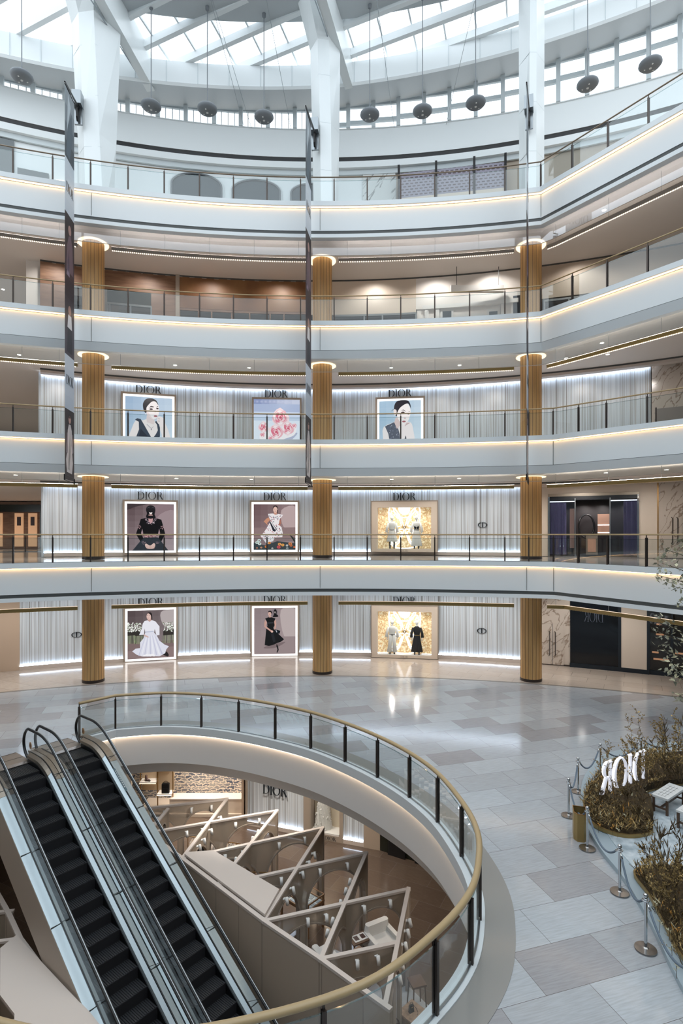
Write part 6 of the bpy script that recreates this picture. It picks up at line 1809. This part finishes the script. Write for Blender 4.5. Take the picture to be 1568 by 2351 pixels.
# doors right of it
flat_wall(1.5, 23.2, 5.2, 21.0, ZB, -1.7, 'dark_marble', th=.2)
for k, (x, y) in enumerate(((1.9, 22.9), (2.9, 22.3), (3.9, 21.7))):
    m = MB(); m.T = Matrix.Translation((x, y, ZB)) @ Matrix.Rotation(math.atan2(-2.2, 3.7), 4, 'Z'); m.box((0, -.06, 0), (.75, 0, 2.5)); d = m.build('door_%d' % (k + 3), 'leather_black', kind='structure')
    m = MB(); m.T = Matrix.Translation((x, y, ZB)) @ Matrix.Rotation(math.atan2(-2.2, 3.7), 4, 'Z'); m.box((.3, -.09, .9), (.33, -.06, 1.4)); m.build('door_handle', 'stainless', d)
# open boutique on the left with tweed patterned wall and product shelves
flat_wall(-10.2, 27.6, -4.3, 27.6, ZB, -1.7, 'tweed', th=.1)
flat_wall(-4.36, 25.26, -4.3, 27.6, ZB, -1.7, 'beige_gloss', th=.1); flat_wall(-10.9, 25.6, -9.5, 25.6, ZB, -1.7, 'cream', th=.1)
flat_wall(-13, 25.4, -9.9, 25.4, ZB, -1.7, 'strand_wall', th=.1)
m = MB(); m.box((-9.4, 25.9, ZB), (-4.35, 27.55, ZB + .12)); m.build('trim_18', 'cream', kind='structure')
t = empty('long_plinth', (-6.6, 26.3, ZB + .12), label='long cream display plinth before the tweed patterned wall, basement', cat='plinth')
m = MB(); m.box((-1.3, -.3, 0), (2.2, .3, .62)); m.build('body', 'cream', t); m = MB(); m.box((-1.3, -.32, .62), (2.2, .3, .66)); m.build('top', 'cap', t)
t = empty('product_shelf', (-8.55, 26.2, ZB), label='open brass shelf unit holding shoes and bags, left end of the basement boutique', cat='shelf')
for sx in (-.75, 0.05, .75):
    m = MB(); m.box((sx - .02, -.02, .1), (sx + .02, .02, 4.2)); m.build('upright', 'brass', t)
shelves = [(-.72, .02, 1.5), (.08, .74, .95), (.08, .74, 2.1), (-.72, .74, 2.75)]
for a, b2, z in shelves:
    m = MB(); m.box((a, -.25, z), (b2, .2, z + .06)); s = m.build('shelf_board', 'plaster', t)
    m = MB(); m.box((a, -.24, z - .015), (b2, -.22, z)); m.build('shelf_light', 'led_warm', s)
m = MB(); m.box((-.75, .2, 1.0), (.75, .23, 4.2)); m.build('back_cloth', mat('quilt', 'cdb99d', .7), t)
def boot(x, y, z, rz, matn, label):
    t = empty('ankle_boot', (x, y, z), rz, label=label, cat='shoe')
    m = MB(); m.tube([(0, 0, .26), (0, 0, .1), (.05, 0, .055), (.16, 0, .04)], [.05, .052, .058, .04], 10); m.build('upper', matn, t, smooth=True)
    m = MB(); m.box((-.05, -.045, 0), (.21, .045, .025)); m.build('sole', 'leather_black', t)
boot(-9.0, 26.1, ZB + 1.56, -.2, 'leather_brown', 'brown ankle boot on the middle shelf of the basement boutique')
def satchel(x, y, z, matn, label, w=.3, h=.3):
    t = empty('bag', (x, y, z), label=label, cat='bag')
    m = MB(); m.rings([[(a * w, b2 * .07, c) for a, b2 in ((-.5, -1), (.5, -1), (.5, 1), (-.5, 1))] for c in (0, h * .9)] + [[(a * w * .86, b2 * .05, h) for a, b2 in ((-.5, -1), (.5, -1), (.5, 1), (-.5, 1))]]); m.build('body', matn, t)
    m = MB(); m.tube([(w * .3 * math.cos(a), 0, h + .08 * math.sin(a)) for a in [PI * k / 10 for k in range(11)]], .01, 6); m.build('handle', matn, t)
    m = MB(); m.box((-w * .36, -.095, h * .1), (w * .36, -.07, h * .5)); m.build('front_pocket', matn, t)
satchel(-8.1, 26.1, ZB + 1.01, 'leather_black', 'black backpack on the lowest shelf of the basement boutique', .34, .46)
satchel(-8.28, 26.1, ZB + 2.16, 'fabric_grey', 'pale grey handbag on the second highest shelf, basement boutique', .3, .2)
satchel(-8.0, 26.1, ZB + 2.16, 'fabric_tan', 'tiny beige bag beside the grey handbag, basement boutique', .16, .12)
for x in (-6.9, -6.55):
    m = MB(); m.tube([(x, 27.2, ZB + 3.9), (x, 27.25, ZB + 2.6), (x + .02, 27.2, ZB + 1.95)], [.10, .08, .06], 10); o = m.build('hanging_trousers_leg', 'fabric_tan'); tag(o, 'tan trouser leg of a display figure against the tweed wall, ' + ('left' if x < -6.7 else 'right') + ' one', 'trousers')
spot(gx - .1, gy + .1, ZB + 3.5, 60, (1, .96, .9), 140, .05)  # extra spot added because the gown showcase was dark
for (x, y) in ((-8, 25.2), (-6.2, 25.4), (-5, 25.4), (-7, 23.5), (-3, 23), (-.5, 22), (2.5, 20.5), (3.8, 16), (-4, 20), (-1.8, 20.6), (3.5, 13), (-7.5, 26.7), (-5.4, 26.9), (-9.5, 9.5), (3.6, 9)):
    spot(x, y, -1.76, 260 if y < 24 else 270, (1, .88, .76), 130)  # unseen ceiling spots added to light the basement
# ------------------------------------------------------------------ winter garden on the ground floor
OUT = catmull([(10.5, 18.6), (8.2, 17.6), (7.0, 16.2), (6.25, 14.8), (5.78, 13.4), (5.62, 12.3), (5.6, 11.2), (5.42, 9.9), (5.2, 8.9), (5.0, 7.6), (4.9, 6.0), (5.2, 4.0)], 5)
back = [(14.5, 3.6), (14.5, 18.8)]
t = empty('garden_platform', (8, 12, 0), label='low pale platform with snowy carpet carrying the dried garden, right side', cat='platform')
m = MB(); m.prism([(x - 8, y - 12) for x, y in OUT + back], .0, .10); m.build('pale_rim', 'ring_pale', t)
N = offs(OUT); INN = [(x - nx * .0 + .0, y) for (x, y), (nx, ny) in zip(OUT, N)]
cxn = [(x + (-nx if -nx > 0 else nx) * .0, y) for (x, y), (nx, ny) in zip(OUT, N)]
INN = []
for (x, y), (nx, ny) in zip(OUT, N):
    s = -1 if nx < 0 else 1
    INN.append((x + s * nx * .36 , y + s * ny * .36))
m = MB(); m.prism([(x - 8, y - 12) for x, y in INN + [(14.3, 3.8), (14.3, 18.6)]], .10, .115); m.build('snowy_carpet', 'snowy', t)
def inpoly(x, y, P):
    c = False; j = len(P) - 1
    for i in range(len(P)):
        if (P[i][1] > y) != (P[j][1] > y) and x < (P[j][0] - P[i][0]) * (y - P[i][1]) / (P[j][1] - P[i][1]) + P[i][0]: c = not c
        j = i
    return c
BED1 = catmull([(5.83, 13.3), (6.1, 12.8), (6.55, 12.66), (7.1, 12.9), (7.3, 13.6), (7.5, 14.5), (8.6, 15.15), (10, 15.5), (12, 16), (12, 17.6), (9.5, 17.3), (7.9, 16.5), (6.75, 15.3), (6.1, 14.3)], 4, loop=True)
BED2 = catmull([(5.85, 11.35), (6.5, 11.5), (7.5, 11.2), (8.6, 10.6), (8.6, 7.4), (5.5, 7.3), (5.42, 8.9), (5.58, 9.8), (5.75, 10.6)], 4, loop=True)
for P, lab in ((BED1, 'dark mossy bed of dried plants around the lit wordmark'), (BED2, 'dark mossy bed of dried plants in the lower right corner')):
    cx = sum(p[0] for p in P) / len(P); cy = sum(p[1] for p in P) / len(P)
    t = empty('planting_bed', (cx, cy, .115), label=lab, cat='planting bed')
    m = MB(); m.prism([(x - cx, y - cy) for x, y in P], 0, .07); m.mi = 0
    m.build('cork_edge', 'gold', t)
    m = MB(); m.rings([[(cx - cx + (x - cx) * k, (y - cy) * k, z) for x, y in P] for k, z in ((.985, .05), (.95, .14), (.8, .22), (.45, .26))]); m.build('soil', 'soil', t)
    rr = random.Random(len(P) + int(cx * 10)); m = MB()
    x0, x1 = min(p[0] for p in P), max(p[0] for p in P); y0, y1 = min(p[1] for p in P), max(p[1] for p in P)
    n = 0
    while n < 5200:
        x, y = rr.uniform(x0, min(x1, 9.9)), rr.uniform(y0, y1)
        if not inpoly(x, y, P): continue
        n += 1; a = rr.uniform(0, 2 * PI); h = rr.uniform(.04, .13) * (1 if rr.random() < .9 else 1.5); w = rr.uniform(.006, .016); z = .14 + .06 * rr.random(); le = rr.uniform(.02, .14)
        m.mi = rr.choices([0, 1, 2, 3, 4], [42, 36, 12, 4, 4])[0]
        bx, by = x - cx, y - cy; dx, dy = math.cos(a), math.sin(a)
        tx, ty = bx + dx * le, by + dy * le
        m.poly([(bx - dy * w, by + dx * w, z), (bx + dy * w, by - dx * w, z), (tx + dy * w * .8, ty - dx * w * .8, z + h * .7), (tx + dx * .03, ty + dy * .03, z + h), (tx - dy * w * .8, ty + dx * w * .8, z + h * .7)])
    m.build('ground_cover', ['foliage_dark', 'foliage_gold', 'gold', 'flower_gold', 'leaf_pale'], t, kind='stuff')
def twig_plant(seed, h, kind):
    rr = random.Random(seed); st = MB(); lf = MB()
    def leaf(p, d, s, wdt):
        d = d.normalized(); a = Vector((rr.uniform(-1, 1), rr.uniform(-1, 1), rr.uniform(-.4, .6))); n = d.cross(a)
        if n.length < 1e-3: return
        n = n.normalized() * s * wdt
        lf.poly([p, p + d * s * .45 + n, p + d * s, p + d * s * .45 - n])
    def branch(p, d, L, r, lev):
        n = 5; P = [p]
        for k in range(n):
            d = (d + Vector((rr.uniform(-1, 1), rr.uniform(-1, 1), rr.uniform(-.3, .6))) * .22).normalized()
            p = p + d * L / n; P.append(p)
            if lev < 2 and k > 0 and rr.random() < (.75 if kind != 'grass' else .15):
                dd = (d + Vector((rr.uniform(-1, 1), rr.uniform(-1, 1), rr.uniform(-.1, .7))) * .9).normalized()
                branch(p, dd, L * rr.uniform(.35, .55), r * .55, lev + 1)
            if kind == 'twig':
                for q in range(3 if lev else 1): leaf(p, Vector((rr.uniform(-1, 1), rr.uniform(-1, 1), rr.uniform(-.3, 1))), rr.uniform(.025, .055), .28)
            elif kind == 'needle':
                for q in range(6): leaf(p - d * rr.random() * L / n, d * .7 + Vector((rr.uniform(-1, 1), rr.uniform(-1, 1), rr.uniform(-.4, .8))), rr.uniform(.05, .11), .09)
            else:
                for q in range(3): leaf(p, d + Vector((rr.uniform(-1, 1), rr.uniform(-1, 1), rr.uniform(.0, .8))) * .7, rr.uniform(.08, .2), .06)
        st.tube(P, [r * (1 - .8 * k / n) for k in range(n + 1)], 4)
    for k in range({'twig': 5, 'needle': 6, 'grass': 7}[kind]):
        a = rr.uniform(0, 2 * PI); branch(Vector((.03 * math.cos(a), .03 * math.sin(a), 0)), Vector((math.cos(a) * .35, math.sin(a) * .35, 1)), h * rr.uniform(.7, 1.05), .009, 0)
    return st, lf
PROT = {}
def plant(x, y, z, h, kind, seed, label, rz=0.0):
    t = empty('dried_shrub', (x, y, z), rz, label=label, cat='shrub')
    key = (kind, seed % 3)
    if key not in PROT:
        st, lf = twig_plant(seed % 3 + len(kind), 1.0, kind)
        a = st.build('stem', 'stem', t); b2 = lf.build('foliage', {'twig': 'foliage_gold', 'needle': 'foliage_dark', 'grass': 'stem'}[kind], t); PROT[key] = (a, b2)
    else:
        for o in PROT[key]: c = o.copy(); COL.objects.link(c); c.parent = t
    t.scale = (h, h, h)
    return t
PL = [(1400, 1815, .78, 'twig', 'thin dried shrub directly behind the first lit letter'), (1413, 1835, 1.0, 'twig', 'tall dried shrub standing before the middle of the lit wordmark'), (1440, 1840, .62, 'needle', 'dark needled shrub in front of the lit wordmark'), (1462, 1820, 1.05, 'twig', 'tallest dried shrub right of the lit wordmark'),
      (1380, 1850, .5, 'needle', 'low dark shrub at the left tip of the wordmark bed'), (1368, 1885, .36, 'needle', 'low dark shrub at the left rim of the wordmark bed'), (1420, 1880, .42, 'needle', 'low dark shrub in the middle of the wordmark bed'), (1465, 1885, .40, 'needle', 'low dark shrub left of the white topped bench'), (1400, 1905, .32, 'twig', 'small gold shrub at the front rim of the wordmark bed'), (1450, 1912, .3, 'twig', 'small gold shrub at the front right rim of the wordmark bed'),
      (1490, 1805, .95, 'twig', 'dried shrub behind the white topped bench, left'), (1515, 1800, 1.2, 'twig', 'tall dried shrub behind the white topped bench, middle'), (1540, 1795, .7, 'needle', 'dark bushy shrub behind the white topped bench, right'), (1562, 1795, 1.15, 'grass', 'tall grassy plant at the right edge behind the bench'), (1505, 1815, .5, 'needle', 'dark low shrub close behind the bench'), (1475, 1850, .55, 'grass', 'grassy tuft at the bench leg'),
      (1515, 2060, .95, 'grass', 'tall bare stems in the lower right bed, leftmost'), (1545, 2040, 1.15, 'grass', 'tall bare stems in the lower right bed, rightmost'), (1530, 2095, .8, 'twig', 'twiggy dried shrub in the middle of the lower right bed'), (1560, 2120, .85, 'twig', 'twiggy dried shrub at the right edge of the lower right bed'), (1490, 2045, .38, 'needle', 'low dark shrub at the upper tip of the lower right bed'), (1525, 2125, .34, 'needle', 'low dark shrub beside the last rope'), (1552, 2180, .32, 'needle', 'lowest dark shrub at the right edge, under the rope'), (1567, 2215, .3, 'twig', 'small gold shrub in the lower right corner')]
for k, (px, py, h, kd, lab) in enumerate(PL):
    Y = (H - .3) * F / (py - 1228); X = (px - 784) * Y / F
    plant(X, Y, .3, h * (.5 if 'before the middle' in lab or 'in front of the lit' in lab else (.72 if kd == 'needle' else 1.12)), kd, k, lab, k * 1.3)
def sprig(px, py, matn, label, k):
    Y = (H - .42) * F / (py - 1228); X = (px - 784) * Y / F
    t = empty('dried_flower', (X, Y, .27), k, label=label, cat='flower')
    m = MB(); m.tube([(0, 0, -.08), (.01, 0, .05), (0, .01, .12)], .004, 4); m.build('stem', 'stem', t)
    m = MB()
    for q in range(7):
        a = q * .9; d = Vector((math.cos(a), math.sin(a), .6)).normalized(); n = d.cross(Vector((0, 0, 1))).normalized() * .014
        p = Vector((0, .01, .04 + q * .012)); m.poly([p, p + d * .03 + n, p + d * .065, p + d * .03 - n])
    m.build('petals', matn, t)
for k, (px, py, c) in enumerate([(1382, 1846, 'flower_gold'), (1397, 1866, 'leaf_pale'), (1449, 1878, 'flower_gold'), (1434, 1868, 'leaf_pale'), (1374, 1888, 'flower_gold'), (1418, 1899, 'leaf_pale'), (1495, 1820, 'flower_gold'), (1483, 1815, 'leaf_pale'), (1407, 1893, 'flower_gold'), (1504, 2068, 'leaf_pale'), (1535, 2084, 'flower_gold'), (1514, 2110, 'leaf_pale'), (1536, 2128, 'leaf_pale'), (1556, 2126, 'flower_gold'), (1543, 2168, 'leaf_pale'), (1554, 2212, 'leaf_pale')]):
    sprig(px, py, c, ('orange gold' if c == 'flower_gold' else 'pale') + ' dried flower sprig, %s in the %s bed' % (['first', 'second', 'third', 'fourth', 'fifth', 'sixth', 'seventh', 'eighth', 'ninth'][k if k < 9 else k - 9] + ' from the left', 'wordmark' if k < 9 else 'lower right'), k)
# lit wordmark turned away from the camera
t = sign_word('DIOR', 1.85, .78, (7.36, 14.72, .72), math.radians(180 + 29.7), 'glowing DIOR letters seen from behind among dried plants', matn='neon_soft', depth=.05, name='lit_wordmark', cat='sign', bold=.8, gap=.12)
for o in list(KIDS[t.name]):
    g = o.copy(); g.data = o.data.copy(); g.name = 'glow_rim'; COL.objects.link(g); g.parent = t
    xs = [v.co.x for v in g.data.vertices]; cx = (min(xs) + max(xs)) / 2
    for v in g.data.vertices: v.co.x = cx + (v.co.x - cx) * 1.09; v.co.z *= 1.05; v.co.y = v.co.y * .3 - .05
    g.data.materials.clear(); g.data.materials.append(MATS['neon'])
# benches
def bench(x, y, rz, l, w, h, label):
    t = empty('low_bench', (x, y, .115), rz, label=label, cat='bench')
    m = MB(); m.box((0, 0, h - .05), (l, w, h)); m.build('woven_seat', 'fabric_white', t)
    for k in range(5):
        m = MB(); m.box((l * .1 + k * l * .17, w * .2, h), (l * .1 + k * l * .17 + .006, w * .85, h + .002)); m.build('seat_line', 'dark_metal', t)
    for k in range(3):
        m = MB(); m.box((l * .1, w * (.3 + .2 * k), h), (l * .85, w * (.3 + .2 * k) + .005, h + .0025)); m.build('seat_line', 'dark_metal', t)
    for sx in (.02, l - .07):
        for sy in (.01, w - .06):
            m = MB(); m.box((sx, sy, 0), (sx + .05, sy + .05, h - .05)); m.build('leg', 'dark_oak', t)
        m = MB(); m.box((sx + .01, .05, .12), (sx + .04, w - .05, .16)); m.build('stretcher', 'dark_oak', t)
    for sy in (.02, w - .05):
        m = MB(); m.box((.05, sy, h - .10), (l - .05, sy + .03, h - .05)); m.build('apron', 'dark_oak', t)
    m = MB(); m.box((.05, w / 2 - .02, .12), (l - .05, w / 2 + .02, .155)); m.build('stretcher', 'dark_oak', t)
bench(7.85, 13.62, math.radians(38), 1.02, .38, .42, 'low bench with white woven top and brown legs beside the wordmark bed')
bench(8.05, 12.72, math.radians(38), 1.0, .5, .42, 'low white topped bench cut off by the right edge of the picture')
# bin
t = empty('gold_bin', (5.43, 12.9, 0), math.radians(-18), label='gold open-topped floor bin between the rope posts', cat='bin')
P = [(-.14, -.10), (-.07, -.2), (.07, -.2), (.14, -.10), (.14, .22), (-.14, .22)]
m = MB(); q = [(x * .9, y * .93) for x, y in P]
m.rings([[(x, y, 0) for x, y in P], [(x, y, .62) for x, y in P], [(x, y, .62) for x, y in q], [(x, y, .06) for x, y in q]]); m.build('shell', 'gold', t)
m = MB(); m.rings([[(x * 1.02, y * 1.02, .605) for x, y in P], [(x * 1.02, y * 1.02, .625) for x, y in P], [(x, y, .625) for x, y in q], [(x, y, .605) for x, y in q]], loop=True); m.build('rim', 'brass', t)
# rope barrier
ST = [(5.0, 7.9, 'out of the picture corner, lowest'), (5.06, 9.42, 'lowest, beside the lower right bed'), (5.36, 10.91, 'second from the bottom, beside the snowy carpet'), (5.4, 12.44, 'standing right of the gold bin'), (5.57, 13.89, 'leftmost, above the gold bin'), (6.34, 15.18, 'behind the leftmost one, left of the wordmark'), (7.4, 16.2, 'behind the wordmark bed, third from the back'), (8.86, 16.75, 'behind the dried shrubs, farthest back in view'), (11.0, 17.6, 'beyond the right edge')]
for k, (x, y, lab) in enumerate(ST):
    if k in (0, 8): gl = lab
    t = empty('rope_post', (x, y, 0), label='chrome rope post ' + lab, cat='rope post', group=None)
    m = MB(); m.lathe([(.172, 0), (.176, .012), (.17, .026), (.05, .04), (.03, .055)], 36); m.build('base', 'satin_steel', t)
    m = MB(); m.lathe([(.025, .04), (.025, .86)], 20); m.build('pole', 'chrome', t, smooth=True, auto=40)
    m = MB(); m.lathe([(.03, .80), (.034, .81), (.034, .84), (.03, .85)], 20); m.tube([(.055 * math.cos(a), .055 * math.sin(a), .825) for a in [2 * PI * q / 16 for q in range(16)]], .008, 6, loop=True); m.build('ring_collar', 'chrome', t, smooth=True)
    m = MB(); m.ell((0, 0, .90), .04, .04, .04, 18, 12); m.build('ball', 'chrome', t, smooth=True)
ORD2 = ['lowest rope, leaving the picture at the corner', 'rope between the two lowest posts', 'rope beside the snowy carpet, sagging right of the gold bin', 'rope behind the gold bin', 'short rope between the two left posts', 'rope sagging behind the wordmark, left', 'rope half hidden behind the wordmark bed', 'rope running out of the picture at the right, behind the shrubs']
for k in range(len(ST) - 1):
    A = Vector((ST[k][0], ST[k][1], .82)); B = Vector((ST[k + 1][0], ST[k + 1][1], .82)); d = (B - A); L = d.length; u = d / L
    A = A + u * .06; B = B - u * .06
    pts = [A + (B - A) * (j / 16) + Vector((0, 0, -.36 * (1 - (2 * j / 16 - 1) ** 2))) for j in range(17)]
    t = empty('barrier_rope', tuple(A), label='grey blue barrier ' + ORD2[k], cat='rope')
    m = MB(); m.tube([p - A for p in pts[1:-1]], .02, 8); m.build('cord', 'rope', t, smooth=True)
    for a, b2 in ((0, 1), (15, 16)):
        m = MB(); m.tube([pts[a] - A, pts[b2] - A], [.012, .024] if a == 0 else [.024, .012], 8); m.build('end_hook', 'chrome', t, smooth=True)
# leafy tree just outside the right edge, its branches reaching in
t = empty('leafy_tree', (7.6, 10.6, .3), label='pale sage-leaved artificial tree reaching in at the right edge', cat='tree')
rr = random.Random(11)
TR = Vector((7.6, 10.6, .3))
m = MB(); m.tube([(0, 0, 0), (.05, .02, 1.5), (-.03, .03, 3.2), (.05, 0, 4.8), (0, .05, 6.6), (.05, .1, 7.6)], [.09, .08, .07, .055, .04, .02], 10); m.build('trunk', 'stem', t, smooth=True)
ends = [((1512, 1290), 10.3, 5.2), ((1530, 1262), 10.5, 5.5), ((1508, 1320), 10.1, 5.1), ((1540, 1345), 10.4, 5.0), ((1516, 1420), 10.2, 3.6), ((1510, 1450), 10.4, 3.8), ((1520, 1490), 10.5, 3.5), ((1545, 1530), 10.2, 3.4), ((1532, 1548), 10.3, 3.2), ((1555, 1240), 10.8, 5.8), ((1560, 1380), 10.6, 4.2), ((1560, 1600), 10.2, 3.0)]
for (px, py), Y, zb in ends:
    e = at(px, py, Y) - TR; b0 = Vector((0, 0, zb)); mid = (b0 + e) / 2 + Vector((0, 0, .12))
    P = catmull([tuple(b0), tuple(mid), tuple(e)], 5)
    m = MB(); m.tube(P, [.02 * (1 - .85 * k / (len(P) - 1)) for k in range(len(P))], 5); br = m.build('branch', 'stem', t)
    m = MB()
    for k, p in enumerate(P):
        if k < 3: continue
        p = Vector(p)
        for q in range(9):
            d = Vector((rr.uniform(-1, .5), rr.uniform(-1, 1), rr.uniform(-.8, .8))).normalized(); o = p + Vector((rr.uniform(-.09, .09), rr.uniform(-.09, .09), rr.uniform(-.10, .10)))
            s = rr.uniform(.06, .125); n = d.cross(Vector((rr.uniform(-.5, .5), rr.uniform(-.5, .5), 1))).normalized() * s * .27; up = n.cross(d).normalized() * s * .08
            m.mi = rr.choice([0, 0, 1])
            a, b2, c, e2 = o, o + d * s * .35 + n, o + d * s, o + d * s * .35 - n
            mid2 = o + d * s * .5 - up
            m.poly([a, b2 + d * s * .0, mid2]); m.poly([a, mid2, e2]); m.poly([b2, c, mid2]); m.poly([mid2, c, e2])
    m.build('leaves', ['leaf_sage', 'leaf_pale'], br)
# more crown above and behind, outside the frame
for k in range(10):
    a = rr.uniform(-.9, 1.6); L = rr.uniform(.8, 1.5); zb = rr.uniform(2.6, 7.2); e = Vector((L * math.cos(a), L * math.sin(a), zb + rr.uniform(.1, .6)))
    P = [Vector((0, 0, zb)), (Vector((0, 0, zb)) + e) / 2 + Vector((0, 0, .1)), e]
    m = MB(); m.tube(P, [.02, .014, .006], 5); br = m.build('branch', 'stem', t)
    m = MB()
    for q in range(60):
        p = P[0].lerp(e, rr.uniform(.4, 1.05)); d = Vector((rr.uniform(-1, 1), rr.uniform(-1, 1), rr.uniform(-.8, .8))).normalized(); o = p + Vector((rr.uniform(-.15, .15),) * 3); s = rr.uniform(.06, .12); n = d.cross(Vector((0, 0, 1))).normalized() * s * .27
        m.mi = rr.choice([0, 0, 1]); m.poly([o, o + d * s * .4 + n, o + d * s, o + d * s * .4 - n])
    m.build('leaves', ['leaf_sage', 'leaf_pale'], br)
